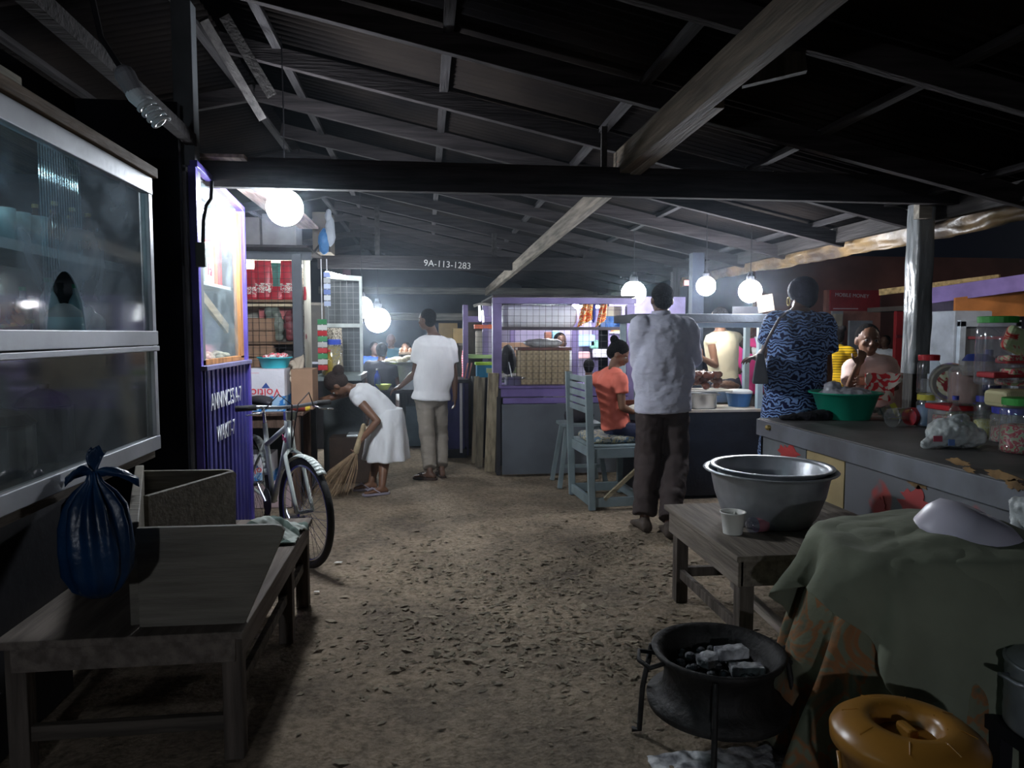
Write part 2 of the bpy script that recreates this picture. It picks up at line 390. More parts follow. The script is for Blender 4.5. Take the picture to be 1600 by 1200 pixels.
# purlins along the roof on top of the rafters
M_purl = wood('grey_purlin_timber', (0.042, 0.039, 0.041), 1, .95)
for x in (-3.4, -2.3, -1.35, -0.9, 0.13, 1.17, 2.2, 3.2):
    r = MB(); r.bar((x, -3.8, zroof(x)-0.028), (x, 16.5, zroof(x)-0.028), 0.055, 0.035)
    tag(r.build('roof_purlin', M_purl, bevel=0.002), 'grey purlin batten running the length of the roof', group='roof purlins', kind='structure')
# tie beams
for y, z, n, lb in ((4.3, 2.33, 0, 'nearest dark tie beam across the aisle'), (9.4, 2.33, 1, 'second tie beam, with a chalked number on its face'), (14.0, 2.24, 2, 'third tie beam far down the aisle'), (13.0, 1.72, 2, 'low pale beam behind the white shirted man')):
    t = thing('tie_beam', lb, 'beam', (0, y, z), kind='structure')
    r = MB(); r.bar((-1.35 if y < 13.5 else -2, y, z), (3.62 if y < 13.5 else 4, y, z), 0.06, 0.17 if n < 2 else 0.13); r.build('timber', M_darkx if n < 2 else wood('pale_beam', (.15, .145, .13), 0), t, bevel=0.004)
    if n == 1: text('chalk_number', '9A-113-1283', paint('chalk', (.75, .75, .72)), at(699, 414, 9.4)+V((0, -.035, 0)), axes((1, 0, -.06), (0.05, 0, 1)), 0.115, t)
# diagonal struts and hanging posts of the roof frame
struts = [((at(350, 25, 4.3)), at(425, 150, 4.5), .06), (at(318, 30, 4.2), at(410, 185, 4.7), .05),
((1.09, 4.36, 2.40), (1.09, 4.36, zroof(1.1)-.12), .035), ((2.2, 4.36, 2.38), (2.2, 4.36, zroof(2.2)-.12), .05),
          ((0.9, 9.4, 2.4), (0.9, 9.4, zroof(.9)-.12), .06), ((2.1, 9.4, 2.4), (2.1, 9.4, zroof(2.1)-.12), .05), ((-.6, 9.4, 2.4), (-.6, 9.4, zroof(-.6)-.12), .06)]
for a, c, w in struts:
    r = MB(); r.bar(a, c, w, w*0.6, (0, 1, 0)); tag(r.build('roof_strut', M_dark), kind='structure')
r = MB(); r.bar((1.55, 2.85, zroof(1.6)-.15), (1.32, 2.95, 2.5), .10, .05, (0, 1, 0)); tag(r.build('roof_strut', M_postw), kind='structure')
# long brown beam along the aisle, in two lapped lengths
r = MB(); r.bar((1.22, -3, 2.50), (1.20, 4.42, 2.455), 0.07, 0.15); tag(r.build('ceiling_beam', M_brown, bevel=0.004), 'long brown timber beam running over the aisle towards the back', kind='structure')
r = MB(); r.bar((1.285, 3.1, 2.475), (1.10, 12.9, 2.16), 0.065, 0.13); tag(r.build('ceiling_beam', wood('brown_beam_lap', (.23, .20, .165), 1), bevel=0.004), 'brown timber beam lapped beside the first and leading back', kind='structure')
# eave beam, crumpled yellow sheeting along it, outer posts
r = MB(); r.bar((3.42, -2, 2.235), (3.42, 17, 2.235), 0.06, 0.12); tag(r.build('eave_beam', M_dark), kind='structure')
M_tarp = mat('yellowed_plastic_sheet', (0.20, 0.13, 0.055), 0.4, 0, 0.5, 3, 0.5, 14, col2=(.06, .045, .035))
r = MB()
def tarp(u, v):
    y = 2.9+7.2*u; z = 2.24-0.16*v*(1+0.25*noise.noise(V((y*1.4, 3, 0))))
    return V((3.515+0.05*v+0.035*noise.noise(V((y*4, v*3, 1)))+.02*noise.noise(V((y*11, v*7, 2))), y, z+.01*noise.noise(V((y*6, v*4, 5)))))
r.grid(150, 10, tarp)
tag(r.build('plastic_sheeting', M_tarp, smooth=True, solid=.003), 'crumpled yellowed plastic sheeting hung along the right eave', 'plastic sheet')
post = thing('wrapped_post', 'dark roof post wrapped in shiny clear plastic behind the jars', 'post', (3.3, 4.5, 0), kind='structure')
MB().bb(3.245, 3.355, 4.45, 4.55, 0, 2.30).build('timber', M_postw, post, bevel=.004)
r = MB(); 
def wrap(u, v):
    z = 1.15+1.13*v; a = 2*PI*u; k = max(abs(math.cos(a)), abs(math.sin(a))); rr = (0.06+0.006*noise.noise(V((math.cos(a)*3, math.sin(a)*3, z*5))))/k
    return V((3.3+rr*math.cos(a), 4.5+rr*math.sin(a), z))
r.grid(33, 60, wrap); r.build('plastic_wrap', mat('shiny_wrap', (.30, .32, .33), .22, 0, .5, 10, .5, 30, .8, stretch=(1, 1, .25)), post, smooth=True)
r = MB().bb(3.2, 3.29, 4.385, 4.44, 2.17, 2.27); r.build('packing_block', wood('pale_block', (.4, .36, .3), 0), post)
for (x, y) in ((3.35, 9.4), (3.35, 14)):
    tag(MB().bb(x-.05, x+.05, y-.05, y+.05, 0, 2.3).build('roof_post', M_postw), 'dark post carrying the right eave further back', kind='structure')
lp = MB().bb(-1.30, -1.20, 4.03, 4.12, 0, 3.15); tag(lp.build('roof_post', mat('grey_post', (.115, .125, .135), .6, 0, .3, 4, .1, 20), bevel=.004), 'tall grey post at the near corner of the blue stall', kind='structure')
lp = MB().bb(-1.16, -1.08, 6.52, 6.6, 0, 2.12); tag(lp.build('roof_post', M_greypx, bevel=.004), 'grey post at the corner of the mesh fronted shop', kind='structure')
# dark back boundary of the market far away and the left side
tag(MB().bb(-6, 2.2, 16.4, 16.5, 0, 3.0).build('wall_back', mat('far_dark_boards', (.05, .055, .065), .9, 0, .4, 2, .1, 10)), kind='structure')
# kiosk wall: the dark end wall left of the blue stall
# ================================================================== people
M_skin = mat('dark_brown_skin', (0.115, 0.058, 0.036), 0.48, 0, 0.15, 8, 0.03, 60, 0.4)
M_skin2 = mat('brown_skin', (0.19, 0.095, 0.055), 0.48, 0, 0.15, 8, 0.03, 60, 0.4)
M_hair = mat('black_hair', (0.008, 0.007, 0.007), 0.9, 0, 0.3, 30, 0.6, 90, 0.1)
M_eyew = mat('eye_white', (0.30, 0.28, 0.26), 0.3, 0, 0.05, 5, 0)
def lerp(a, b, t): return V(a)*(1-t)+V(b)*t
def ering(c, w, d, lat, fwd, n=28, e=1.0, fold=0, fa=0.0, ph=0.0):
    out = []
    for j in range(n):
        a = 2*PI*j/n; ca, sa = math.cos(a), math.sin(a)
        k = 1+(fa*math.sin(fold*a+ph) if fold else 0)
        x = math.copysign(abs(ca)**e, ca)*w*k; y = math.copysign(abs(sa)**e, sa)*d*k
        out.append(V(c)+lat*x+fwd*y)
    return out
class Pose: pass
def pose(J, face, s=1.0, latw=None):
    """J: named world points (pelvis, chest, neck, head, shL, shR ... ), face: direction the trunk faces"""
    P = Pose(); P.__dict__.update(J); P.s = s
    P.fwd = V(face).normalized()
    up = (V(P.neck)-V(P.pelvis)).normalized()
    P.lat = P.fwd.cross(up).normalized(); P.up = up
    P.tf = up.cross(P.lat).normalized()       # trunk forward
    P.waist = getattr(P, 'waist', None) or lerp(P.pelvis, P.chest, 0.5)
    return P
def trunk(mb, P, k=0.0, hem=None, hk=0.0, top=True, wk=0.0, belly=0.0, hipk=0.0):
    s = P.s; lat, f = P.lat, P.tf
    pu = (V(P.waist)-V(P.pelvis)).normalized()
    pf = pu.cross(P.lat).normalized()
    rs = []
    if hem is not None:
        rs.append(ering(V(P.pelvis)-pu*hem, .165*s+k+hk, .118*s+k+hk, lat, pf, e=.85))
        rs.append(ering(V(P.pelvis)-pu*hem*.4, .168*s+k+hk*.7, .12*s+k+hk*.7, lat, pf, e=.85))
    else:
        rs.append(ering(V(P.pelvis)-pu*.10*s, .10*s+k, .07*s+k, lat, pf))
        rs.append(ering(V(P.pelvis)-pu*.04*s, .155*s+k+hipk, .11*s+k+hipk, lat, pf, e=.9))
    rs.append(ering(V(P.pelvis)+pu*.04*s, .165*s+k+hipk, .115*s+k+hipk, lat, pf, e=.88))
    rs.append(ering(P.waist, .14*s+k+wk, .10*s+k+belly, lat, lerp(pf, f, .5).normalized(), e=.9))
    rs.append(ering(P.chest, .165*s+k, .118*s+k, lat, f, e=.88))
    a = lerp(P.chest, P.neck, .55); rs.append(ering(a, .175*s+k, .108*s+k, lat, f, e=.85))
    a = lerp(P.chest, P.neck, .82); rs.append(ering(a, .145*s+k, .082*s+k*.8, lat, f, e=.9))
    a = lerp(P.chest, P.neck, .95); rs.append(ering(a, .085*s+k*.6, .066*s+k*.5, lat, f))
    if top: rs.append(ering(V(P.neck)+P.up*.012*s, .058*s+k*.3, .058*s+k*.3, lat, f))
    mb.rings(rs)
    # shoulder yoke
    for sh in (P.shL, P.shR): mb.cone(lerp(P.neck, P.chest, .26), .062*s+k*.75, V(sh)-P.up*.012*s, .056*s+k*.85)
def hand(mb, wr, d, pn, s=1.0, curl=0.5, side=1, spread=0.12):
    """palm + five fingers; d points along the hand, pn out of the palm, side: which side the thumb leaves"""
    d = V(d).normalized(); pn = V(pn); pn = (pn-d*pn.dot(d)).normalized(); x = d.cross(pn).normalized()*side
    M = Matrix((x, d, pn)).transposed(); s *= 1.0
    mb.cone(wr, .024*s, V(wr)+d*.03*s, .027*s, 10)
    mb.ell(V(wr)+d*.055*s, (.040*s, .050*s, .0155*s), M, 14, 8)
    for i, (o, L) in enumerate(((-.030, .062), (-.0105, .074), (.0095, .080), (.029, .070))):
        p = V(wr)+d*.090*s+x*o*s*1.02-pn*.002; a = spread*(i-1.5)*0.6; fd = (d+x*a).normalized(); ang = 0.0; r = .0088*s
        for q, f in enumerate((.45, .32, .26)):
            ang += curl*(.55, .9, .6)[q]
            dd = fd*math.cos(ang)+pn*math.sin(ang)
            p2 = p+dd*L*f*s; mb.cone(p, r, p2, r*.93, 8); p = p2; r *= .92
    p = V(wr)+d*.028*s+x*.028*s; td = (x*.75+d*.65+pn*.25).normalized()
    p2 = p+td*.042*s; mb.cone(p, .0115*s, p2, .0105*s, 8); td = (x*.25+d*.9+pn*(.2+curl*.5)).normalized(); mb.cone(p2, .0105*s, p2+td*.034*s, .009*s, 8)
def foot(mb, an, toe, s=1.0, k=0.0):
    t = V(toe); t.z = 0; t.normalize(); r = V((t.y, -t.x, 0)); z0 = V(an).z; g = V((an[0], an[1], 0)); h = .045*s
    rs = []
    for u, w, hh in ((-.065, .020, .030), (-.05, .030, .055), (-.01, .035, .075), (.05, .036, .060), (.11, .043, .040), (.155, .042, .028), (.185, .028, .020)):
        c = g+t*u*s+V((0, 0, P_floor+hh*s/2+.012)); rs.append(ering(c, w*s+k, (hh*s+k)/2, r, V((0, 0, 1)), 16, .8))
    mb.rings(rs); mb.cone(an, .034*s+k*.5, g+V((0, 0, .06)), .036*s+k*.5)
P_floor = 0.0
def head_mesh(mb, c, f, u, s=1.0, fine=True):
    f = V(f).normalized(); u = V(u); u = (u-f*u.dot(f)).normalized(); r = f.cross(u); M = Matrix((r, f, u)).transposed(); c = V(c)
    def at_(x, y, z): return c+r*(x*s)+f*(y*s)+u*(z*s)
    S = lambda *t: tuple(q*s for q in t)
    mb.ell(at_(0, -.012, .022), S(.076, .094, .092), M, 20, 12)
    mb.ell(at_(0, .018, -.030), S(.062, .074, .075), M, 18, 10)
    mb.ell(at_(0, .048, -.078), S(.032, .034, .028), M, 12, 7)
    if fine:
        mb.cone(at_(0, .082, .012), .009*s, at_(0, .104, -.022), .012*s, 10)
        mb.ell(at_(0, .097, -.028), S(.020, .014, .011), M, 12, 7)
        mb.ell(at_(0, .090, -.052), S(.026, .012, .0075), M, 12, 6); mb.ell(at_(0, .088, -.064), S(.023, .012, .009), M, 12, 6)
        mb.ell(at_(0, .074, .022), S(.050, .014, .011), M, 12, 6)
        for q in (-1, 1):
            mb.ell(at_(q*.040, .062, -.022), S(.022, .018, .018), M, 10, 6)
            mb.ell(at_(q*.077, -.008, -.010), S(.009, .020, .030), M, 10, 7)
    else: mb.ell(at_(0, .092, -.02), S(.014, .016, .02), M, 10, 6)
    return r, f, u
def make_person(name, label, P, skin, clothes, base, hd, hu=(0, 0, 1), s=1.0, hair=None, hands=(), vox=.0075, feet=True, fine=True, eyes=True, mh=None, hs=1.0, armr=1.0, legs=True, hairm=None):
    """one skin body; the hair and each garment are children"""
    root = thing(name, label, 'person', base); s = P.s
    b = MB(); trunk(b, P)
    b.cone(V(P.neck)-P.up*.02*s, .056*s, lerp(P.neck, P.head, .55), .052*s)
    hr, hf, hup = head_mesh(b, P.head, hd, hu, s*hs, fine)
    ar = armr*s
    for S_ in 'LR':
        sh, el, wr = (V(getattr(P, k+S_)) for k in ('sh', 'el', 'wr'))
        b.cone(sh, .051*ar, lerp(sh, el, .45), .047*ar); b.cone(lerp(sh, el, .45), .047*ar, el, .036*ar)
        b.cone(el, .036*ar, lerp(el, wr, .3), .039*ar); b.cone(lerp(el, wr, .3), .039*ar, wr, .025*ar)
        if legs:
            hp = V(P.pelvis)+P.lat*(.085*s if S_ == 'R' else -.085*s)-V((0, 0, .02))
            kn, an = V(getattr(P, 'kn'+S_)), V(getattr(P, 'an'+S_))
            b.cone(hp, .088*s, lerp(hp, kn, .5), .075*s); b.cone(lerp(hp, kn, .5), .075*s, kn, .053*s)
            kd = (kn-an).normalized(); b.cone(kn, .052*s, lerp(kn, an, .3), .056*s); b.cone(lerp(kn, an, .3), .056*s, an, .034*s)
            if feet: foot(b, an, getattr(P, 'toe'+S_), s)
    for (w, d, pn, cu, sd) in hands: hand(b, getattr(P, w), d, pn, s*(mh or 1), cu, sd)
    body = b.build('body', skin, root, remesh=vox, smoothit=2 if vox < .009 else 1)
    if hair:
        h = MB(); c = V(P.head); hsx = s*hs; M = Matrix((hr, hf, hup)).transposed()
        A = lambda x, y, z: c+hr*(x*hsx)+hf*(y*hsx)+hup*(z*hsx)
        Sx = lambda *t: tuple(q*hsx for q in t)
        if hair == 'crop':
            h.ell(A(0, -.022, .034), Sx(.080, .092, .088), M, 20, 12)
            h.ell(A(0, -.04, -.005), Sx(.070, .066, .075), M, 18, 10)
        elif hair == 'bun':
            h.ell(A(0, -.022, .036), Sx(.084, .096, .092), M, 20, 12); h.ell(A(0, -.05, 0), Sx(.070, .07, .08), M, 18, 10)
            h.ell(A(0, -.105, .095), Sx(.042, .042, .040), M, 16, 9)
        elif hair == 'wrap':
            h.ell(A(0, -.015, .055), Sx(.115, .122, .110), M, 20, 12); h.ell(A(0, -.04, .0), Sx(.092, .092, .10), M, 18, 10)
        elif hair == 'tied':
            h.ell(A(0, -.02, .036), Sx(.083, .096, .09), M, 20, 12); h.ell(A(0, -.04, .0), Sx(.076, .076, .085), M, 16, 9)
            h.ell(A(0, -.125, .03), Sx(.055, .060, .052), M, 16, 9)
        h.build('hair', hairm or M_hair, root, remesh=max(vox, .008), smoothit=1, disp=(.012, .006))
        if fine and eyes:
            for q in (-1, 1):
                e = MB(); e.ell(A(q*.030, .072, .002), Sx(.0145, .012, .010), M, 12, 8); eo = e.build('eye', M_eyew, root, smooth=True)
                e = MB(); e.ell(A(q*.030, .0815, .002), Sx(.0068, .004, .0068), M, 10, 6); e.build('iris', paint('dark_iris', (.01, .008, .006), .2), eo, smooth=True)
    for c in clothes: c(root, P)
    return root
# garments
def top(m, k=.018, hem=.06, sleeve=.5, sr=.072, name='shirt', hk=.0, disp=(.09, .02), vox=.010, collar=False, wk=.02, belly=.0, sleeve2=0.0, sr1=None):
    def g(root, P):
        b = MB(); s = P.s; trunk(b, P, k, hem, hk, False, wk+k*.2, belly)
        for S_ in 'LR':
            sh, el, wr = (V(getattr(P, q+S_)) for q in ('sh', 'el', 'wr'))
            if sleeve > 0:
                e = lerp(sh, el, min(1, sleeve)); b.cone(sh, .058*s+k, lerp(sh, e, .25), (.060*s+k)); 
                t = (e-sh).normalized(); x = t.cross(P.tf).normalized(); y = x.cross(t)
                n = 6; b.rings([ering(lerp(sh, e, i/n), lerp((.058*s+k, 0, 0), ((sr1 or sr)*s, 0, 0), i/n).x, lerp((.058*s+k, 0, 0), ((sr1 or sr)*s, 0, 0), i/n).x, x, y) for i in range(n+1)])
            if sleeve2 > 0:
                b.cone(el, (sr1 or sr)*s, lerp(el, wr, sleeve2), (sr1 or sr)*s*.72)
        o = b.build(name, m, root, remesh=vox, smoothit=2, disp=disp)
        if collar:
            c = MB(); a = V(P.neck)-P.up*.012
            c.rings([ering(a, .074*s, .072*s, P.lat, P.tf), ering(a+P.up*.035, .068*s, .066*s, P.lat, P.tf), ering(a+P.up*.036, .062*s, .060*s, P.lat, P.tf), ering(a, .066*s, .064*s, P.lat, P.tf)], False, True)
            c.build('collar', m, root, smooth=True)
    return g
def trousers(m, r0=.10, r1=.068, k=.012, name='trousers', cuff=.04, disp=(.10, .02), legs=(1.0, 1.0)):
    def g(root, P):
        b = MB(); s = P.s; pu = (V(P.waist)-V(P.pelvis)).normalized(); pf = pu.cross(P.lat).normalized()
        b.rings([ering(V(P.pelvis)+pu*z*s, w*s+k, d*s+k, P.lat, pf) for z, w, d in ((-.13, .12, .09), (-.07, .172, .125), (0, .178, .128), (.06, .165, .12), (.11, .15, .11))])
        for S_ in 'LR':
            hp = V(P.pelvis)+P.lat*(.088*s if S_ == 'R' else -.088*s)-V((0, 0, .03)); kn, an = V(getattr(P, 'kn'+S_)), V(getattr(P, 'an'+S_))
            b.cone(hp, r0*s, lerp(hp, kn, .5), r0*s*.93); b.cone(lerp(hp, kn, .5), r0*s*.93, kn, (r0+r1)/2*s)
            e = an-V((0, 0, -cuff)); t = (e-kn).normalized(); x = t.cross(V((0, 1, 0))).normalized(); y = x.cross(t)
            n = 6; b.rings([ering(lerp(kn, e, i/n), ((r0+r1)/2*(1-i/n)+r1*i/n)*s, ((r0+r1)/2*(1-i/n)+r1*i/n)*s, x, y) for i in range(n+1)])
        b.build(name, m, root, remesh=.011, smoothit=2, disp=disp)
    return g
def skirt(m, zh, r0=(.18, .13), r1=(.27, .24), folds=9, fa=.07, name='skirt', sh=(0, 0, 0), vox=.011, z0=.05):
    def g(root, P):
        b = MB(); s = P.s; rs = []; n = 10; c0 = V(P.pelvis)+V((0, 0, z0)); c1 = V((P.pelvis[0]+sh[0], P.pelvis[1]+sh[1], zh))
        for i in range(n+1):
            t = i/n; rs.append(ering(lerp(c0, c1, t), (r0[0]*(1-t**.7)+r1[0]*t**.7)*s, (r0[1]*(1-t**.7)+r1[1]*t**.7)*s, P.lat, P.fwd, 96, 1, folds, fa*t, .6+t*.5))
        b.rings(rs); b.build(name, m, root, remesh=vox, smoothit=1, disp=(.10, .012))
    return g
def sandals(m, name='sandal'):
    def g(root, P):
        for S_ in 'LR':
            an, toe = V(getattr(P, 'an'+S_)), V(getattr(P, 'toe'+S_)); t = V((toe.x, toe.y, 0)).normalized(); r = V((t.y, -t.x, 0)); s = P.s
            b = MB(); c = V((an.x, an.y, 0)); b.rings([[c+t*u*s+r*w*s*q+V((0, 0, z)) for u, w, q in ((-.08, .02, 1), (-.06, .036, 1), (.06, .036, 1), (.13, .046, 1), (.19, .035, 1), (.205, .01, 1), (.205, .01, -1), (.19, .035, -1), (.13, .046, -1), (.06, .036, -1), (-.06, .036, -1), (-.08, .02, -1))] for z in (-.002, .018)])
            o = b.build(name, m, root, bevel=.003)
            b = MB()
            for q in (-1, 1): b.tube([c+t*.15*s+V((0, 0, .04)), c+t*.10*s+r*q*.026*s+V((0, 0, .062)), c+t*.03*s+r*q*.04*s+V((0, 0, .022))], .006, 6)
            b.build('strap', m, o)
    return g
def shoes(m):
    def g(root, P):
        for S_ in 'LR':
            b = MB(); foot(b, V(getattr(P, 'an'+S_)), getattr(P, 'toe'+S_), P.s*1.06, .010); b.build('shoe', m, root, remesh=.009, smoothit=1)
    return g
def arms_from(P, **k): P.__dict__.update(k)

M_whitecloth = mat('white_cotton', (0.84, 0.85, 0.88), 0.85, 0, 0.08, 5, 0.6, 7, 0.15, stretch=(2.2, 1, .8))
M_khaki = mat('khaki_cloth', (0.29, 0.255, 0.215), 0.85, 0, 0.15, 5, 0.8, 8, 0.15, stretch=(1, 1, 2))
# ---- the man in the white shirt
Y = 7.25
J = dict(pelvis=at(674, 616, Y), waist=at(678, 590, Y), chest=at(682, 562, Y), neck=at(678, 522, Y), head=at(667, 500, Y-.02),
         shL=at(657, 541, Y-.02), shR=at(702, 541, Y+.02), elL=at(648, 583, Y+.02), elR=at(710, 585, Y+.04), wrL=at(627, 603, Y-.04), wrR=at(711, 618, Y+.02),
         knL=at(668, 685, Y-.08), knR=at(688, 680, Y+.12), anL=gz(672, 738, .07), anR=gz(690, 734, .07), toeL=(-.8, .45, 0), toeR=(-.2, .9, 0))
P = pose(J, (-.35, 1, 0), .93); P.latw = 1
make_person('person', 'man in a white shirt and khaki trousers seen from behind', P, M_skin,
  [top(M_whitecloth, .030, .05, .60, .074, hk=.018, disp=(.13, .018), wk=.045), trousers(M_khaki, .098, .070), sandals(mat('brown_sandal', (.06, .035, .025), .6))],
  (-.05+.05, 7.25, 0), (-.75, .6, -.05), s=.95, hair='crop', hands=(('wrL', (-.7, -.2, -.35), (0, -.3, -.9), .5, 1), ('wrR', (0, .2, -1), (-1, 0, 0), .5, 1)))
# ---- the man in the grey shirt
Y = 5.08
M_greyshirt = mat('grey_lavender_shirt', (0.54, 0.55, 0.65), 0.85, 0, 0.08, 5, 0.9, 7, 0.15, stretch=(1, 1, 2.4))
M_browntr = mat('dark_brown_trousers', (0.062, 0.048, 0.046), 0.85, 0, 0.2, 6, 0.3, 12, 0.2)
J = dict(pelvis=at(1036, 622, Y), waist=at(1037, 585, Y), chest=at(1037, 545, Y+.01), neck=at(1033, 491, Y+.02), head=at(1034, 469, Y+.04),
         shL=at(1003, 512, Y), shR=at(1070, 514, Y), elL=at(998, 566, Y+.06), elR=at(1084, 562, Y+.08), wrL=at(1012, 585, Y+.30), wrR=at(1078, 578, Y+.32),
         knL=at(1012, 712, Y-.01), knR=at(1056, 716, Y-.02), anL=gz(1007, 813, .08), anR=gz(1046, 822, .08), toeL=(-.05, 1, 0), toeR=(.2, 1, 0))
P = pose(J, (.05, 1, 0), 1.0)
make_person('person', 'man in a grey shirt and dark trousers standing with his back turned', P, M_skin,
  [top(M_greyshirt, .038, .10, 1.0, .075, hk=.005, disp=(.06, .016), wk=.05, collar=True, sleeve2=.25, sr1=.066), trousers(M_browntr, .110, .082, .018, disp=(.09, .03)), shoes(mat('dusty_brown_shoe', (.075, .055, .042), .7))],
  (1.68, 5.05, 0), (.03, 1, -.12), hair='crop', hands=(('wrL', (.35, .9, .1), (0, 0, -1), .6, 1), ('wrR', (-.35, .9, .1), (0, 0, -1), .6, -1)))
# ---- the woman sweeping
Y = 6.6
M_dress = mat('white_dress_cloth', (0.78, 0.80, 0.82), 0.85, 0, 0.08, 5, 0.6, 8, 0.15, stretch=(2, 1, .7))
J = dict(pelvis=at(606, 651, Y), waist=at(592, 632, Y), chest=at(573, 620, Y), neck=at(551, 607, Y), head=at(527, 601, Y),
         shL=at(553, 610, Y+.12), shR=at(560, 625, Y-.14), elL=at(515, 622, Y+.06), elR=at(590, 658, Y-.22), wrL=at(474, 636, Y-.10), wrR=at(562, 690, Y-.24),
         knL=at(593, 705, Y+.09), knR=at(601, 712, Y-.10), anL=gz(580, 753, .07), anR=gz(597, 760, .07), toeL=(-1, -.15, 0), toeR=(-1, -.3, 0))
P = pose(J, (-.35, 0, -1), .86); P.fwd = V((-1, 0, 0))
sw = make_person('person', 'woman in a sleeveless white dress bent over sweeping the dirt floor', P, M_skin2,
  [top(M_dress, .014, .04, 0, .07, name='bodice', disp=(.06, .012), wk=.01),
   skirt(M_dress, .27, (.17, .155), (.28, .24), 8, .09, sh=(-.02, 0), z0=.08), sandals(mat('flip_flop', (.33, .30, .36), .6), 'flip_flop')],
  (-.45, 6.6, 0), (-.35, .25, -.95), (-.9, 0, .35), hair='tied', hs=1.18, hands=(('wrR', (-.35, -.1, -.9), (-.9, 0, .3), 1.1, 1), ('wrL', (-.9, 0, -.25), (0, 0, -1), .5, 1)), armr=1.0, hairm=mat('brown_black_hair', (.035, .022, .018), .8, 0, .3, 30, .5, 80))
# her broom: a bundle of palm ribs
bt = thing('broom', 'bundle of long straw ribs swept by the woman in white', 'broom', tuple(at(520, 775, 6.3)*1))
M_straw = mat('broom_straw', (0.36, 0.25, 0.15), 0.85, 0, 0.4, 20, 0.1, 20)
h0 = at(568, 665, 6.38); h1 = at(556, 706, 6.34)
MB().cone(h0, .020, h1, .026, 12).build('binding', mat('broom_binding', (.45, .36, .22), .8, 0, .3, 20, .2, 40), bt)
r = MB(); random.seed(3)
tipc = at(515, 778, 6.26)
for k in range(150):
    u = random.gauss(0, .5); v = random.gauss(0, .5)
    tip = at(516+u*34+random.uniform(-6, 4), 772+abs(v)*9-abs(u)*8, 6.26+v*.12); tip.z = max(tip.z, .012)
    a = h1+V((u*.012, v*.012, 0)); mid = lerp(a, tip, .5)+V((.02*u, 0, .015)); r.tube([a, mid, tip], [.0022, .0018, .001], 4)
r.build('bristles', M_straw, bt, label='straw bristles fanned out onto the floor').__setitem__('kind', 'stuff')
# ---- the seated woman in coral
Y = 5.85
M_coral = mat('coral_tshirt', (0.80, 0.20, 0.14), 0.8, 0, 0.1, 5, 0.2, 14, 0.2)
J = dict(pelvis=at(962, 662, Y), waist=at(957, 635, Y), chest=at(953, 607, Y), neck=at(957, 575, Y), head=at(967, 553, Y+.02),
         shL=at(936, 592, Y+.12), shR=at(968, 594, Y-.16), elL=at(968, 632, Y+.2), elR=at(972, 636, Y-.20), wrL=at(990, 628, Y+.14), wrR=at(988, 644, Y-.06),
         knL=at(998, 672, Y+.14), knR=at(1002, 678, Y-.10), anL=at(998, 752, Y+.15), anR=at(1000, 760, Y-.08), toeL=(1, .1, 0), toeR=(1, .1, 0))
P = pose(J, (1, -.35, 0), .84)
st = make_person('person', 'woman with a hair bun in a coral t-shirt sitting on the slatted chair', P, M_skin2,
  [top(M_coral, .022, .03, .5, .074, name='t_shirt', disp=(.07, .014)), trousers(mat('navy_skirt', (.02, .025, .06), .85, 0, .2, 5, .2, 12), .098, .09, .004, name='navy_skirt', cuff=.3)],
  (tuple(V((J['pelvis'].x, Y, 0)))), (.75, -.25, -.45), hair='bun', hs=1.08, hands=(('wrR', (.8, .3, .1), (0, 0, 1), .8, 1), ('wrL', (.8, -.3, .1), (0, 0, 1), .8, -1)))
# ---- the woman in the blue patterned dress
Y = 4.98
M_bluep = pattern('blue_wave_print', 'wave', (0.012, 0.018, 0.07), (0.24, 0.38, 0.70), 11.0, .85, axis='Z', lo=.46, hi=.60, dist=14.0, bump=.3)
J = dict(pelvis=at(1240, 628, Y), waist=at(1242, 590, Y), chest=at(1246, 545, Y), neck=at(1250, 484, Y), head=at(1253, 464, Y+.03),
         shL=at(1214, 506, Y+.03), shR=at(1284, 508, Y), elL=at(1196, 550, Y+.12), elR=at(1292, 566, Y+.05), wrL=at(1186, 558, Y+.36), wrR=at(1293, 612, Y+.22),
         knL=at(1222, 720, Y), knR=at(1255, 720, Y), anL=at(1205, 830, Y), anR=at(1252, 832, Y), toeL=(-.1, 1, 0), toeR=(.1, 1, 0))
for q in ('anL', 'anR'): J[q] = V((J[q].x, J[q].y, .07))
P = pose(J, (-.12, 1, 0), 1.06)
bl = make_person('person', 'woman in a blue wave print dress with a head wrap and shoulder bag, back turned', P, M_skin,
  [top(M_bluep, .040, .05, .72, .082, name='dress_top', disp=(.10, .018), wk=.05, sr1=.085), skirt(M_bluep, .30, (.215, .165), (.25, .22), 6, .03, name='dress_skirt'), shoes(mat('brown_shoe', (.09, .045, .03), .6))],
  (tuple(V((J['pelvis'].x, Y, 0)))), (-.3, 1, -.1), hair='wrap', hs=.86, hands=(('wrL', (-.3, .9, -.1), (0, 0, -1), .5, 1), ('wrR', (0, .3, -1), (-1, 0, 0), .5, 1)), hairm=mat('dark_head_wrap', (.02, .018, .035), .85, 0, .4, 12, .4, 30))
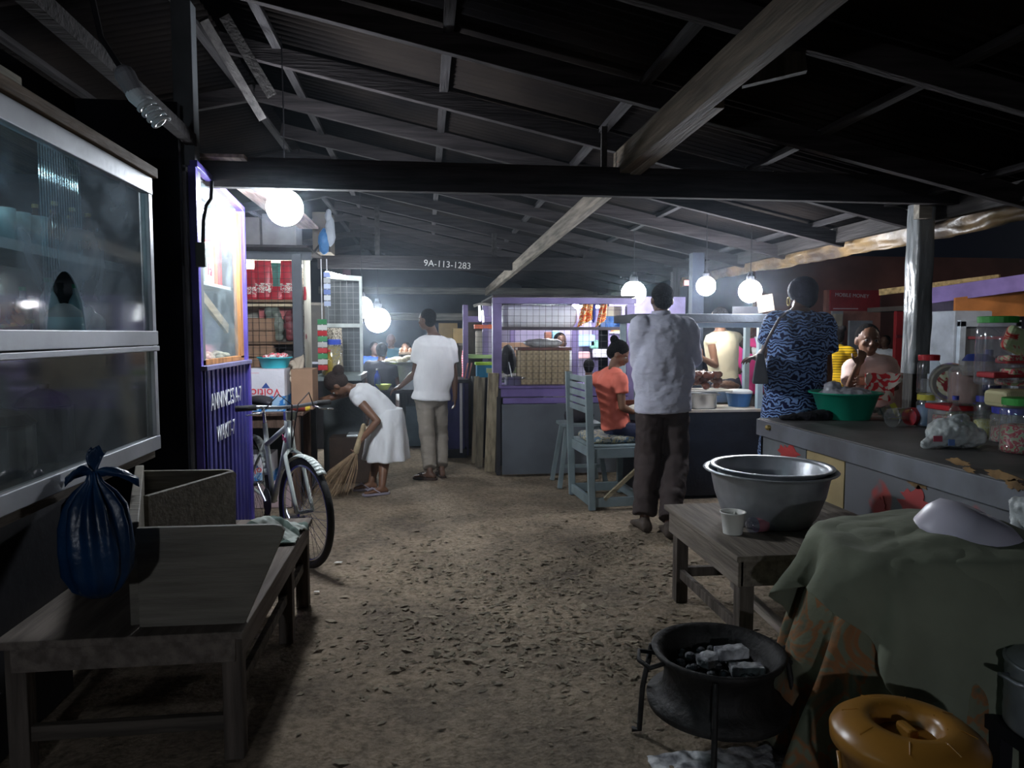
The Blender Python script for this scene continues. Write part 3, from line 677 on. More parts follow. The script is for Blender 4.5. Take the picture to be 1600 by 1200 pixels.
# ---- the woman in cream inside the food booth
Y = 6.65
M_cream = mat('cream_cloth', (0.66, 0.60, 0.42), 0.8, 0, 0.06, 5, 0.2, 14, 0.2)
J = dict(pelvis=at(1130, 606, Y), waist=at(1130, 580, Y), chest=at(1128, 553, Y), neck=at(1126, 516, Y), head=at(1123, 497, Y-.02),
         shL=at(1111, 530, Y-.05), shR=at(1150, 526, Y+.02), elL=at(1118, 571, Y-.08), elR=at(1168, 545, Y+.08), wrL=at(1098, 560, Y-.16), wrR=at(1184, 552, Y+.02),
         knL=at(1122, 670, Y), knR=at(1138, 670, Y), anL=at(1122, 745, Y), anR=at(1140, 745, Y), toeL=(0, 1, 0), toeR=(0, 1, 0))
for q in ('anL', 'anR'): J[q] = V((J[q].x, J[q].y, .07))
P = pose(J, (.1, 1, 0), .88)
make_person('person', 'woman in a cream sleeveless top working inside the glass food booth', P, M_skin2,
  [top(M_cream, .014, .09, 0, .07, name='sleeveless_top', disp=(.07, .010), wk=0), trousers(mat('dark_skirt', (.03, .03, .05), .85), .11, .09, .02, name='dark_skirt', cuff=.3)],
  (tuple(V((J['pelvis'].x, Y, 0)))), (-.5, .8, -.1), hair='crop', hands=(('wrL', (-.7, 0, .5), (0, -1, 0), .7, 1), ('wrR', (.8, -.2, -.2), (0, 0, -1), .6, -1)))
# ---- dark faced woman beyond her, pink and blue scarf
def simple(label, hx, hy, Y, face, cloth, s=.9, hair='crop', sk=None, sit=0.0, fine=False, hd=None, bend=0.0, tops=None, hm=None):
    """standing onlooker whose head is seen at (hx, hy); arms down or forward"""
    c = at(hx, hy, Y); f = V((face[0], face[1], 0)).normalized(); r = V((f.y, -f.x, 0)); H = c.z
    def q(x, y, z): return V((c.x, c.y, H-sit*0)) + r*(x*s)+f*(y*s)+V((0, 0, z*s))
    J = dict(head=q(0, 0, 0), neck=q(0, -.03, -.13), chest=q(0, -.05, -.36), pelvis=q(0, -.05-bend*.3, -.74), waist=q(0, -.05, -.56),
             shL=q(-.17, -.04, -.20), shR=q(.17, -.04, -.20), elL=q(-.23, 0, -.48), elR=q(.23, 0, -.48), wrL=q(-.17, .22, -.52), wrR=q(.17, .22, -.52))
    zz = J['pelvis'].z
    for S_, x in (('L', -.1), ('R', .1)):
        kz = zz*.52; J['kn'+S_] = V((c.x, c.y, kz))+r*x+f*.03; J['an'+S_] = V((c.x, c.y, .07))+r*x-f*.03; J['toe'+S_] = f
    P = pose(J, f, s)
    return make_person('person', label, P, sk or M_skin, tops or [top(cloth, .024, .10, .55, .075, disp=(.10, .014), vox=.016), trousers(M_browntr, .10, .075)],
        (c.x, c.y, 0), hd or f, hair=hair, hands=(('wrL', tuple(f+V((0, 0, -.2))), (0, 0, -1), .5, 1), ('wrR', tuple(f+V((0, 0, -.2))), (0, 0, -1), .5, -1)), vox=.012, fine=fine, eyes=fine, hairm=hm)
M_scarf = pattern('pink_blue_scarf', 'stripe', (.8, .05, .25), (.05, .08, .6), 2.2, axis='X', c3=(.8, .8, .85))
simple('woman in a pink and blue top standing beyond the food booth', 1172, 511, 8.0, (-.3, -1), M_scarf, .92, fine=True)
M_pblue = paint('blue_shirt', (.05, .12, .5), .8); M_pdark = paint('black_shirt', (.02, .02, .028), .85); M_pgrey = paint('pale_grey_shirt', (.5, .5, .5), .85)
simple('person in a black shirt standing before the far lamps', 597, 549, 9.6, (.2, 1), M_pdark, .95)
simple('person in a blue shirt left of the black shirted one, by the far lamps', 586, 545, 11.2, (.5, -1), M_pblue, .9)
simple('bald person facing the aisle behind the tray of eggs', 611, 532, 11.8, (.1, -1), paint('teal_shirt', (.04, .12, .16), .8), .95, hair=None, fine=True)
simple('person with short black hair bending over behind the bread tray', 634, 546, 10.7, (-.4, -1), M_pgrey, .9)
simple('person in a pale grey top inside the purple mesh kiosk', 876, 534, 8.20, (.3, -1), M_pgrey, .9, fine=True)
simple('child in black beside the brown box in the purple kiosk', 920, 574, 7.72, (.2, 1), M_pdark, .78)
M_redst = pattern('red_white_stripes', 'stripe', (.75, .06, .10), (.8, .5, .5), 9, axis='Z', bump=0)
simple('person in a red striped shirt half hidden by the purple kiosk post', 741, 524, 10.4, (.9, .2), M_redst, .95)
simple('distant person with dark hair and white sleeves by the red stall', 1383, 534, 11.0, (-.8, -.4), M_whitecloth, .9)
# ---- yellow striped person behind the counter
M_yel = pattern('yellow_black_stripes', 'stripe', (.80, .50, .015), (.06, .035, .01), 14, axis='Z', lo=.86, hi=.93, bump=.1)
Y = 5.9
J = dict(head=at(1304, 526, Y), neck=at(1305, 541, Y), chest=at(1310, 578, Y), pelvis=at(1312, 640, Y), waist=at(1312, 608, Y), shL=at(1290, 553, Y+.05), shR=at(1322, 556, Y-.05),
         elL=at(1280, 590, Y), elR=at(1333, 598, Y), wrL=at(1276, 610, Y+.2), wrR=at(1322, 630, Y+.2), knL=at(1300, 700, Y), knR=at(1320, 700, Y), anL=V((3.5, Y, .07)), anR=V((3.65, Y, .07)), toeL=(0, 1, 0), toeR=(0, 1, 0))
P = pose(J, (-.5, 1, 0), .80)
make_person('person', 'person in a yellow and black striped top behind the woman in blue', P, M_skin, [top(M_yel, .045, .12, .95, .085, disp=(.1, .012), wk=.06, belly=.03)], (tuple(V((J['pelvis'].x, Y, 0)))), (-.5, 1, 0), hair='bun', hands=(('wrR', (0, .7, -.6), (-1, 0, 0), .5, 1), ('wrL', (0, .7, -.6), (1, 0, 0), .5, 1)), hs=.9)
# ---- girl with her hand at her mouth
Y = 5.25
M_pale = mat('pale_pink_cloth', (0.82, 0.62, 0.54), 0.8, 0, 0.1, 6, 0.2, 14, 0.2)
J = dict(head=at(1356, 532, Y), neck=at(1357, 556, Y), chest=at(1366, 588, Y), pelvis=at(1372, 652, Y), waist=at(1370, 620, Y),
         shL=at(1386, 574, Y+.02), shR=at(1333, 576, Y-.02), elR=at(1328, 606, Y-.12), elL=at(1398, 606, Y-.10), wrR=at(1340, 572, Y-.22), wrL=at(1362, 597, Y-.24),
         knL=at(1385, 720, Y), knR=at(1350, 720, Y), anL=V((3.6, Y, .07)), anR=V((3.4, Y, .07)), toeL=(0, -1, 0), toeR=(0, -1, 0))
P = pose(J, (-.2, -1, 0), .92)
gl = make_person('person', 'girl in a pale off-shoulder top with one hand held to her mouth', P, M_skin2,
  [top(M_pale, .030, .12, .75, .080, name='off_shoulder_top', disp=(.09, .016), wk=.06)], (tuple(V((J['pelvis'].x, Y, 0)))), (-.28, -1, -.03), (0.05, 0, 1), hair='crop', hs=1.20,
  hands=(('wrR', (.30, -.05, .85), (.2, .9, 0), .75, 1), ('wrL', (-.9, -.2, .1), (0, 1, 0), .5, 1)))
# ================================================================== lamps
def lamp(key, label, wire=None, pear=True, group=None):
    x, y, z, r, s, c = LAMPS[key]
    t = thing('hanging_lamp', label, 'lamp', (x, y, z))
    b = MB(); b.lathe([(r*math.sin(a), -r*math.cos(a)) for a in [PI*(i+.05)/16.5 for i in range(15)]], (x, y, z), 24)
    b.build('globe', emit('lamp_glow_'+key, c, s), t, smooth=True)
    MB().lathe([(r*.34, r*.86), (r*.34, r*1.3), (r*.22, r*1.5), (r*.2, r*1.7)], (x, y, z), 16).build('socket', M_black, t)
    zt = wire or zroof(x)-.004
    MB().tube([(x, y, z+r*1.6), (x+.004, y, (z+zt)/2), (x, y, zt)], .004, 6).build('cord', M_black, t)
lamp('kiosk', 'bright white globe lamp hanging in front of the mesh fronted shop')
lamp('far_a', 'bright globe lamp far down the aisle, the upper left of the far pair')
lamp('far_b', 'bright globe lamp far down the aisle, the lower right of the far pair')
lamp('right_a', 'bright globe lamp just left of the grey shirted man\'s head')
lamp('right_b', 'bright globe lamp over the left half of the food booth')
lamp('right_c', 'bright globe lamp over the right end of the food booth')
x, y, z, r, s, c = STREET
t = thing('hanging_lamp', 'globe lamp with an added light-blocking shade, hanging just behind the photographer', 'lamp', (x, y, z))
MB().lathe([(.03, .14), (.05, .13), (.16, .0), (.164, .0), (.056, .137), (.03, .148)], (x, y, z), 28, cap=False, closed=True).build('light_block_shade', M_black, t)  # unseen shade added to keep this lamp's light off the roof
b = MB(); b.lathe([(r*math.sin(a), -r*math.cos(a)) for a in [PI*(i+.05)/16.5 for i in range(15)]], (x, y, z), 20); b.build('globe', emit('lamp_glow_street', c, s), t, smooth=True)
MB().tube([(x, y, z+r), (x, y, zroof(x)-.03)], .004, 6).build('cord', M_black, t)
# unlit spiral bulb under the left eave rail
a = at(196, 118, 2.15); e = at(212, 148, 2.15); f = at(222, 158, 2.15); g = at(254, 193, 2.15)
t = thing('spiral_bulb', 'unlit spiral energy saving bulb hanging above the glass cabinet', 'light bulb', tuple(a))
MB().tube([a, a+V((-.06, .0, .10)), a+V((-.09, .01, .25))], .008, 6).build('arm', M_black, t)
MB().cone(a, .028, e, .024, 16).build('socket', mat('grey_bakelite', (.25, .25, .27), .5), t)
MB().cone(e, .026, f, .024, 16).build('base', M_white, t)
d = (g-f); L_ = d.length; d.normalize(); x_ = d.cross(V((0, 0, 1))).normalized(); y_ = x_.cross(d)
pts = [f+d*(L_*i/64)+x_*math.cos(i*.42)*.022+y_*math.sin(i*.42)*.022 for i in range(65)]
MB().tube(pts, .0065, 8).build('spiral_tube', mat('bulb_glass_tube', (.62, .66, .68), .2, 0, .05), t, smooth=True)

# ================================================================== the glass cabinet on the left
XC, YN, YF = -1.05, 0.9, 2.97
cab = thing('glass_cabinet', 'aluminium framed glass display cabinet full of bottles along the left edge', 'display cabinet', (XC-.2, 2.0, 0))
fr = MB()
fr.bb(XC-.03, XC+.005, YN, YF, 1.955, 2.02); fr.bb(XC-.035, XC+.008, YN, YF, 1.375, 1.43); fr.bb(XC-.03, XC+.004, YN, YF, .965, 1.02)
fr.bb(XC-.03, XC+.002, YF-.035, YF, .965, 2.02); fr.bb(XC-.03, XC+.002, YN, YN+.035, .965, 2.02)
fr.bb(XC-.035, XC+.012, YN, YF, 1.352, 1.372)
fr.build('frame', M_alu, cab, bevel=.003)
MB().bb(XC-.62, XC+.02, YN, YF+.02, 2.022, 2.06).build('roof_board', wood('cabinet_top_board', (.16, .11, .07), 1), cab, bevel=.003)
MB().bb(XC-.60, XC-.02, YN, YF, .93, .965).build('base_board', wood('cabinet_base_board', (.13, .11, .09), 1), cab)
MB().bb(XC-.62, XC-.60, YN, YF, .93, 2.02).build('back_panel', paint('cabinet_back', (.20, .27, .31), .6), cab)
MB().bb(XC-.60, XC-.04, YF-.02, YF, .965, 2.02).build('end_panel', paint('cabinet_end', (.06, .07, .08), .6), cab)
gm = glass('smeared_glass', (.88, .94, .96), .10, .30, (.50, .62, .72), .38, 3.2)
gm2 = glass('smeared_glass_low', (.85, .9, .9), .05, .30, (.36, .40, .42), .18, 3.2)
# upper pane, with the pointed arch hatch cut out of it
pl = MB(); y0, y1, ya, yb = YN+.035, YF-.035, 2.175, 2.412; zb, zt, za = 1.43, 1.957, 1.605
pl.prism([(0, y0, zb), (0, ya, zb), (0, ya, zt), (0, y0, zt)], (XC-.016, 0, 0), (1, 0, 0), .004)
pl.prism([(0, yb, zb), (0, y1, zb), (0, y1, zt), (0, yb, zt)], (XC-.016, 0, 0), (1, 0, 0), .004)
n = 16; ym = (ya+yb)/2
def arch(y): u = abs(y-ym)/((yb-ya)/2); return zb+(za-zb)*(1-u**1.9)**.62
for i in range(n):
    p0, p1 = ya+(yb-ya)*i/n, ya+(yb-ya)*(i+1)/n
    pl.prism([(0, p0, arch(p0) if i else zb), (0, p1, arch(p1) if i < n-1 else zb), (0, p1, zt), (0, p0, zt)], (XC-.016, 0, 0), (1, 0, 0), .004)
pl.build('upper_pane', gm, cab)
MB().bb(XC-.016, XC-.012, YN+.035, YF-.035, 1.02, 1.372).build('lower_pane', gm2, cab)
MB().bb(XC-.40, XC-.10, YN+.01, YF-.03, 1.655, 1.685).build('upper_shelf', mat('frosted_shelf', (.36, .42, .44), .5, 0, .2, 4, .05), cab)
MB().bb(XC-.58, XC-.04, YN+.01, YF-.03, 1.385, 1.40).build('middle_shelf', mat('grey_shelf', (.16, .19, .2), .5, 0, .2, 4, .05), cab)
# drinking glasses and bottles behind the glass
M_gl = glass('drinking_glass', (.80, .93, .96), .55, .8, (.60, .80, .85))
gt = thing('drinking_glass', 'clear drinking glass standing in the row on the cabinet\'s upper shelf', 'glass', (XC-.25, YN+.25, 1.686), group='glasses on the upper cabinet shelf')
g_ = MB(); g_.lathe([(.022, 0), (.026, .004), (.033, .10), (.031, .10), (.024, .01), (.0, .01)], (0, 0, 0), 16, cap=False); g_.build('cup', M_gl, gt, world=False, smooth=True)
random.seed(5)
pos = []
for k in range(22):
    for q in range(2): pos.append((XC-.17-.11*q+random.uniform(-.01, .01), YN+.70+.085*k+random.uniform(-.01, .01)))
pos = [p for p in pos if p[1] < 2.48]
gt.location = (*pos[0], 1.686)
for p in pos[1:]: dup(gt, (*p, 1.686))
def bottle(label, loc, h, r, m, capm=None, liq=None, lab=None, group=None, neck=.3, rot=None, name='bottle', cat='bottle'):
    t = thing(name, label, cat, loc, group=group)
    b = MB(); b.lathe([(r*.9, 0), (r, h*.02), (r, h*(1-neck-.12)), (r*.8, h*(1-neck)), (r*.36, h*(1-neck*.6)), (r*.33, h*.97)], (0, 0, 0), 18); b.build('glass_body' if m in (M_gl,) else 'body', m, t, world=False, smooth=True)
    if capm: MB().lathe([(r*.42, h*.93), (r*.42, h), (r*.38, h*1.005)], (0, 0, 0), 16).build('cap', capm, t, world=False)
    if liq: MB().lathe([(r*.88, h*.02), (r*.9, h*.5), (r*.9, h*.5)], (0, 0, 0), 16).build('liquid', liq, t, world=False)
    if lab: MB().lathe([(r*1.015, h*.18), (r*1.015, h*.45)], (0, 0, 0), 18, cap=False).build('paper_label', lab, t, world=False)
    if rot: t.rotation_euler = rot
    return t
amber = glass('amber_glass', (.75, .35, .12), .12, .5, (.35, .16, .06)); green = glass('green_glass', (.35, .7, .35), .12, .5, (.1, .3, .12))
b0 = bottle('small amber bottle standing in the far right part of the cabinet\'s upper shelf', (XC-.17, 2.58, 1.686), .17, .024, amber, paint('gold_cap', (.6, .45, .15)), group='amber bottles on the upper shelf')
for k in range(1, 6): dup(b0, (XC-.17-.09*(k % 2), 2.58+.06*k, 1.686))
b0 = bottle('tall clear bottle standing in the row on the cabinet\'s middle shelf', (XC-.20, YN+.35, 1.401), .21, .030, M_gl, paint('green_cap', (.05, .35, .2)), group='clear bottles on the middle shelf')
for k in range(1, 20):
    y = YN+.35+.095*k
    if 2.12 < y < 2.46: continue
    if y < 2.9: dup(b0, (XC-.20-.13*(k % 2), y, 1.401), sc=.85+.2*((k*7) % 5)/5)
bottle('white capped clear flask right of the pointed hatch in the cabinet', (XC-.11, 2.66, 1.401), .12, .05, glass('milky_plastic', (.9, .92, .92), .45, .3, (.7, .74, .74)), neck=.35)
tb = thing('glass_teapot', 'shiny clear bowl with a lid just right of the pointed hatch', 'bowl', (XC-.12, 2.51, 1.401))
MB().lathe([(.03, 0), (.055, .015), (.062, .05), (.052, .075)], (0, 0, 0), 20, cap=False).build('bowl', M_gl, tb, world=False, smooth=True)
MB().lathe([(.058, .072), (.052, .09), (.02, .115), (.0, .118)], (0, 0, 0), 20, cap=False).build('lid', glass('milky_plastic'), tb, world=False, smooth=True)
tb = thing('tray', 'green tray lying inside the cabinet behind the pointed hatch', 'tray', (XC-.34, 2.3, 1.401))
MB().box((0, 0, .035), (.22, .5, .012)).build('tray_base', mat('green_tray', (.05, .28, .05), .4), tb, world=False); tb.rotation_euler = (.10, 0, 0)
MB().bb(-.1, .1, -.22, .22, .0, .03).build('foot', M_black, tb, world=False)
tb = thing('purple_box', 'dull purple box standing at the back of the cabinet behind the hatch', 'box', (XC-.52, 2.30, 1.401)); MB().bb(-.05, .05, -.35, .35, 0, .15).build('carton', mat('dull_purple', (.16, .08, .18), .7), tb, world=False, bevel=.004)
tub = thing('tube_light', 'added tube brightening the glass cabinet, unseen under its top board', 'lamp', (XC-.30, 1.6, 1.99))  # added fill tube, no lamp shows inside the cabinet
MB().tube([(XC-.30, 1.15, 1.99), (XC-.30, 2.05, 1.99)], .013, 10).build('tube', emit('cabinet_fill_tube', (.62, .88, .95), 34), tub); MB().bb(XC-.33, XC-.27, 1.1, 2.1, 2.0, 2.02).build('fitting', M_white, tub)
tub = thing('tube_light', 'added tube brightening the lower cabinet from under its middle shelf', 'lamp', (XC-.40, 2.0, 1.36))  # second added tube, brightens the stock behind the lower pane
MB().tube([(XC-.45, 1.5, 1.365), (XC-.45, 2.5, 1.365)], .010, 10).build('tube', emit('cabinet_fill_tube_low', (.9, .9, .75), 6), tub); MB().bb(XC-.47, XC-.43, 1.45, 2.55, 1.372, 1.385).build('fitting', M_white, tub)
# stock behind the lower pane
for i, (y, h, r, c, lb) in enumerate(((1.75, .24, .09, (.09, .075, .06), 'dim brown pot behind the lower pane, at its left end'), (2.05, .28, .12, (.10, .085, .055), 'large dim olive pot behind the middle of the lower pane'), (2.42, .22, .11, (.07, .05, .04), 'dim dark pot behind the lower pane below the hatch'), (2.72, .26, .09, (.03, .03, .035), 'black pot behind the right end of the lower pane'))):
    t = thing('cooking_pot', lb, 'pot', (XC-.30, y, .966)); MB().lathe([(r*.7, 0), (r, .03), (r, h*.75), (r*1.06, h*.77)], (0, 0, 0), 24).build('pot_body', mat('dim_pot%d' % i, c, .5, .3), t, world=False, smooth=False, bevel=.003)
    MB().lathe([(r*1.05, h*.78), (r*.8, h*.9), (r*.2, h), (r*.2, h*1.06)], (0, 0, 0), 24).build('lid', mat('dim_pot%d' % i), t, world=False)
# cabinet stand, dark stall wall behind
sd = MB(); sd.bb(XC-.62, XC-.36, YN, YF, 0, .93); tag(sd.build('cabinet_plinth', M_black, bevel=.004), 'black timber plinth under the glass cabinet', 'plinth')
tag(MB().bb(-3.2, -1.25, 3.93, 3.97, 0, 2.6).build('wall_left', mat('black_end_boards', (.012, .012, .017), .85, 0, .4, 2, .2, 8, .1)), kind='structure')
tag(MB().bb(-1.78, -1.74, 2.99, 3.93, 0, 2.6).build('wall_side', MATS['black_end_boards']), kind='structure')
tag(MB().bar((-.98, .6, 2.30), (-1.22, 4.05, 2.44), .05, .06).build('ceiling_rail', M_darkx), kind='structure')
sh = thing('timber_offcut', 'pale timber block lying on the cabinet\'s roof board at the top left', 'wood block', (XC-.1, 2.12, 2.06)); MB().bb(-.16, -.02, -.2, .2, 0, .11).build('block', wood('offcut', (.30, .27, .2), 1), sh, world=False, bevel=.004)

# ================================================================== blue corrugated stall
XB = -1.18
ki = thing('blue_stall', 'violet blue metal stall with a lit window and corrugated front below', 'stall', (XB-.4, 4.5, 0))
k = MB(); rows = []
for i in range(181):
    y = 4.02+.96*i/180; ph = (y/.085) % 1; w = .012*(1 if ph < .42 else (0 if .52 < ph < .94 else (1-(ph-.42)/.1 if ph <= .52 else (ph-.94)/.06)))
    rows.append([(XB-.012+w, y, .02), (XB-.012+w, y, 1.225)])
k.rings([r for r in rows], False); k.v, k.f = [], []
k.add([p for r in rows for p in r], [(2*i, 2*i+1, 2*i+3, 2*i+2) for i in range(180)])
k.build('corrugated_front', M_blue, ki, solid=.003)
k = MB(); k.bb(XB-.02, XB+.02, 4.0, 5.0, 1.22, 1.245); k.build('ledge', mat('blue_grey_ledge', (.20, .20, .36), .4, .2), ki, bevel=.003)
k = MB(); k.bb(XB-.05, XB+.0, 4.955, 4.995, 1.24, 2.24); k.bar((XB-.02, 4.0, 2.31), (XB-.02, 4.99, 2.235), .04, .035); k.bb(XB-.03, XB+.015, 4.95, 4.99, 0, 1.24); k.bb(XB-.05, XB-.01, 4.0, 4.04, 0, 2.3)
k.build('frame', mat('violet_frame', (.13, .10, .45), .35, .1), ki, bevel=.003)
k = MB(); k.bb(XB-.06, XB-.02, 4.88, 4.955, 1.26, 2.2); k.bb(XB-.06, XB-.02, 4.04, 4.955, 1.245, 1.275); k.build('window_frame', wood('orange_window_wood', (.42, .20, .08), 2), ki, bevel=.002)
MB().bb(XB-.04, XB-.036, 4.05, 4.89, 1.27, 2.25).build('pane', glass('stall_glass', (.93, .96, .98), .06, .3, (.5, .6, .62), .10, 5), ki)
k = MB(); k.bb(XB-.9, XB-.88, 4.0, 5.0, 0, 2.3); k.build('back_wall', paint('stall_white_inside', (.75, .76, .78), .6), ki)
k = MB(); k.bb(XB-.88, XB-.06, 4.98, 5.0, 0, 2.24); k.bb(XB-.88, XB-.06, 4.0, 4.02, 0, 2.3); k.build('side_wall', mat('stall_side', (.35, .36, .42), .6), ki)
MB().bb(XB-.88, XB-.05, 4.0, 5.0, 2.27, 2.29).build('stall_roof', paint('stall_ceiling', (.6, .6, .62), .6), ki)
k = MB(); k.bb(XB-.5, XB-.08, 4.03, 4.97, 1.70, 1.72); k.build('shelf', paint('stall_shelf', (.55, .52, .48), .6), ki)
k = MB(); k.bb(XB-.86, XB-.03, 4.03, 4.97, 1.20, 1.235); k.build('counter', paint('stall_counter', (.4, .38, .35), .6), ki)
MX = axes((0, 1, 0), (0, 0, 1))
M_letter = paint('white_stencil', (.70, .72, .75), .6)
text('lettering', 'ANNINCES A-7', M_letter, (XB+.006, 4.42, 1.035), MX, .135, ki, sx=.72)
text('lettering', 'WAKIT-7', M_letter, (XB+.006, 4.38, .845), MX, .13, ki, sx=.72)
tub = thing('tube_light', 'lit fluorescent tube inside the blue stall window', 'lamp', (XB-.25, 4.5, 2.2))
MB().tube([(XB-.25, 4.1, 2.21), (XB-.25, 4.9, 2.21)], .016, 12).build('tube', emit('tube_glow', (1, .97, .92), 55), tub)
MB().bb(XB-.28, XB-.22, 4.08, 4.92, 2.23, 2.26).build('fitting', M_white, tub)
# goods seen through the window
def slab(name, label, cat, c, d, m, bevel=.004, rz=0, group=None):
    t = thing(name, label, cat, (c[0], c[1], c[2]-d[2]/2), rz, group); MB().box((0, 0, d[2]/2), d).build('carton', m, t, world=False, bevel=bevel); return t
slab('product_box', 'pale box with a red and blue printed sign, in the blue stall window', 'box', (XB-.16, 4.55, 1.80), (.1, .18, .15), paint('pale_pack', (.75, .75, .7)))
text('lettering', 'Fa', paint('red_print', (.6, .05, .08)), (XB-.108, 4.55, 1.80), MX, .10, [c for c in COL.objects if c.name.startswith('product_box')][-1])
o = slab('product_box', 'tall red box at the right end of the blue stall\'s shelf', 'box', (XB-.18, 4.86, 1.87), (.1, .07, .30), paint('red_pack', (.62, .05, .04)))
slab('product_box', 'tall orange red box beside the red one on the blue stall\'s shelf', 'box', (XB-.18, 4.77, 1.86), (.1, .06, .27), paint('orange_pack', (.70, .16, .05)))
slab('product_box', 'green edged box in the middle of the blue stall\'s shelf', 'box', (XB-.18, 4.685, 1.85), (.1, .07, .26), paint('green_pack', (.25, .45, .3)))
slab('product_box', 'pale green box at the left of the blue stall\'s shelf', 'box', (XB-.2, 4.30, 1.82), (.14, .22, .2), paint('palegreen_pack', (.45, .6, .5)))
t = thing('curtain', 'pale turquoise lace curtain hanging inside the blue stall', 'curtain', (XB-.3, 4.4, 1.24))
k = MB(); k.grid(60, 4, lambda u, v: V((XB-.30+.02*math.sin(u*40), 4.08+.80*u, 1.26+.43*v))); k.build('cloth', pattern('turquoise_lace', 'noise', (.25, .42, .46), (.5, .66, .66), 18, .8), t, smooth=True)
t = thing('bread_tray', 'heap of pale bread rolls on the counter inside the blue stall', 'bread', (XB-.15, 4.62, 1.236)); k = MB(); random.seed(2)
for i in range(16): k.ell((XB-.15+random.uniform(-.05, .05), 4.34+random.random()*.5, 1.262+random.random()*.03), (.03, .035, .022), seg=10, rg=6)
o = k.build('rolls', mat('pale_bread', (.62, .55, .38), .7), t, smooth=True); o['kind'] = 'stuff'
t = thing('wooden_brace', 'diagonal pale wooden brace behind the blue stall\'s pane', 'wood batten', (XB-.1, 4.5, 1.4)); MB().bar((XB-.10, 4.22, 1.68), (XB-.10, 4.86, 1.45), .02, .06).build('batten', wood('pale_brace', (.5, .36, .22), 1), t)
t = thing('power_cable', 'black cable with a box hanging down the grey post of the blue stall', 'cable', (-1.16, 4.1, 1.7))
MB().tube([at(331, 283, 4.0), at(330, 310, 4.0), at(322, 322, 4.0), at(318, 345, 4.0), at(317, 385, 4.0)], .010, 8).build('cable', M_black, t, smooth=True)
MB().box(at(314, 398, 4.0), (.05, .03, .13)).build('junction_box', mat('grey_green_box', (.2, .22, .2), .5), t, bevel=.004)
# corrugated awning edge over the stall, ceiling board
t = thing('awning', 'pale splintered awning boards above the blue stall', 'awning', (-1.0, 5.0, 2.4))
MB().bar((-1.12, 4.2, 2.40), (-1.05, 6.5, 2.34), .26, .02).build('board', wood('awning_board', (.50, .38, .34), 1), t)
MB().bar((-.98, 4.3, 2.375), (-.95, 5.6, 2.35), .03, .05).build('edge_batten', wood('awning_batten', (.5, .42, .36), 1), t)
MB().box((-1.02, 4.62, 2.33), (.05, .10, .07)).build('bracket', M_black, t)

# ================================================================== mesh fronted shop behind (x -1.6 ... -.95)
YS = 6.6
shp = thing('mesh_shop', 'shop with a wire mesh front and full shelves behind the blue stall', 'shop', (-1.35, YS, 0))
MB().bb(-2.3, -1.0, YS-.03, YS+.02, 2.07, 2.14).build('header_board', M_greypx, shp)
MB().bb(-2.3, -.98, YS-.04, YS, 0, 1.07).build('lower_front', mat('grey_shop_front', (.10, .115, .13), .6), shp)
k = MB(); k.bb(-2.3, -1.09, YS, YS+.4, 1.70, 1.72); k.bb(-2.3, -1.09, YS, YS+.4, 1.325, 1.345); k.bb(-2.3, -1.09, YS, YS+.4, 1.07, 1.09); k.build('shelf', wood('shop_shelf', (.30, .20, .13), 0), shp)
k = MB(); k.bb(-2.3, -1.08, YS+.42, YS+.44, 0, 2.14); k.bb(-1.085, -1.08, YS+.05, YS+.42, 0, 2.14); k.build('back_wall', paint('shop_back', (.62, .60, .52), .7), shp)
def mesh_panel(x0, x1, z0, z1, y, st=.055, r=.0028, along='x'):
    k = MB(); n = int(abs(x1-x0)/st)
    P_ = (lambda a, z: (a, y, z)) if along == 'x' else (lambda a, z: (y, a, z))
    for i in range(n+1): a = x0+(x1-x0)*i/n; k.bar(P_(a, z0), P_(a, z1), r, r, (0, 1, 0) if along == 'x' else (1, 0, 0))
    n = int(abs(z1-z0)/st)
    for i in range(n+1): z = z0+(z1-z0)*i/n; k.bar(P_(x0, z), P_(x1, z), r, r)
    return k
mesh_panel(-1.9, -1.07, 1.07, 2.07, YS-.02).build('wire_mesh', M_wire, shp)
MB().bb(-2.3, -.98, YS-.35, YS+.5, 2.14, 2.16).build('roof_board', M_darkx, shp)
tub = thing('tube_light', 'lit tube under the roof board of the mesh fronted shop', 'lamp', (-1.4, 6.8, 2.05))
MB().tube([(-1.75, 6.85, 2.04), (-1.12, 6.85, 2.04)], .014, 10).build('tube', emit('tube_glow2', (1, .93, .82), 36), tub)
# cartons on the roof board
for (x0, x1, h, lb) in ((-1.60, -1.38, .24, 'pale printed carton on the mesh shop roof, nearest the blue stall'), (-1.37, -1.08, .27, 'grey white carton on the mesh shop roof beside the printed one')):
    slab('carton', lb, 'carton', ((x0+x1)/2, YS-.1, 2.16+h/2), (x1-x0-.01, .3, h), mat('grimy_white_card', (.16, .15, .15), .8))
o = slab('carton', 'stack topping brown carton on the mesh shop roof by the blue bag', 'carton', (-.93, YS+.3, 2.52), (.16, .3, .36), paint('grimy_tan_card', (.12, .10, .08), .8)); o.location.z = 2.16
t = thing('plastic_bag', 'blue and white plastic bags hanging from the mesh shop roof corner', 'plastic bag', (-.86, YS, 2.1))
MB().tube([(-.99, YS+.1, 2.15), at(508, 372, 6.7), at(510, 360, 6.7)], .012, 6).build('tie', M_black, t)
k = MB(); k.ell(at(506, 378, 6.7), (.05, .05, .12)); k.build('blue_bag', mat('blue_plastic', (.06, .22, .5), .35, bump=.5), t, smooth=True, disp=(.05, .03))
k = MB(); k.ell(at(516, 362, 6.7), (.045, .04, .14)); k.ell(at(513, 340, 6.7), (.03, .03, .07)); k.build('white_bag', mat('grey_white_plastic', (.5, .55, .62), .35, bump=.5), t, smooth=True, disp=(.05, .03))
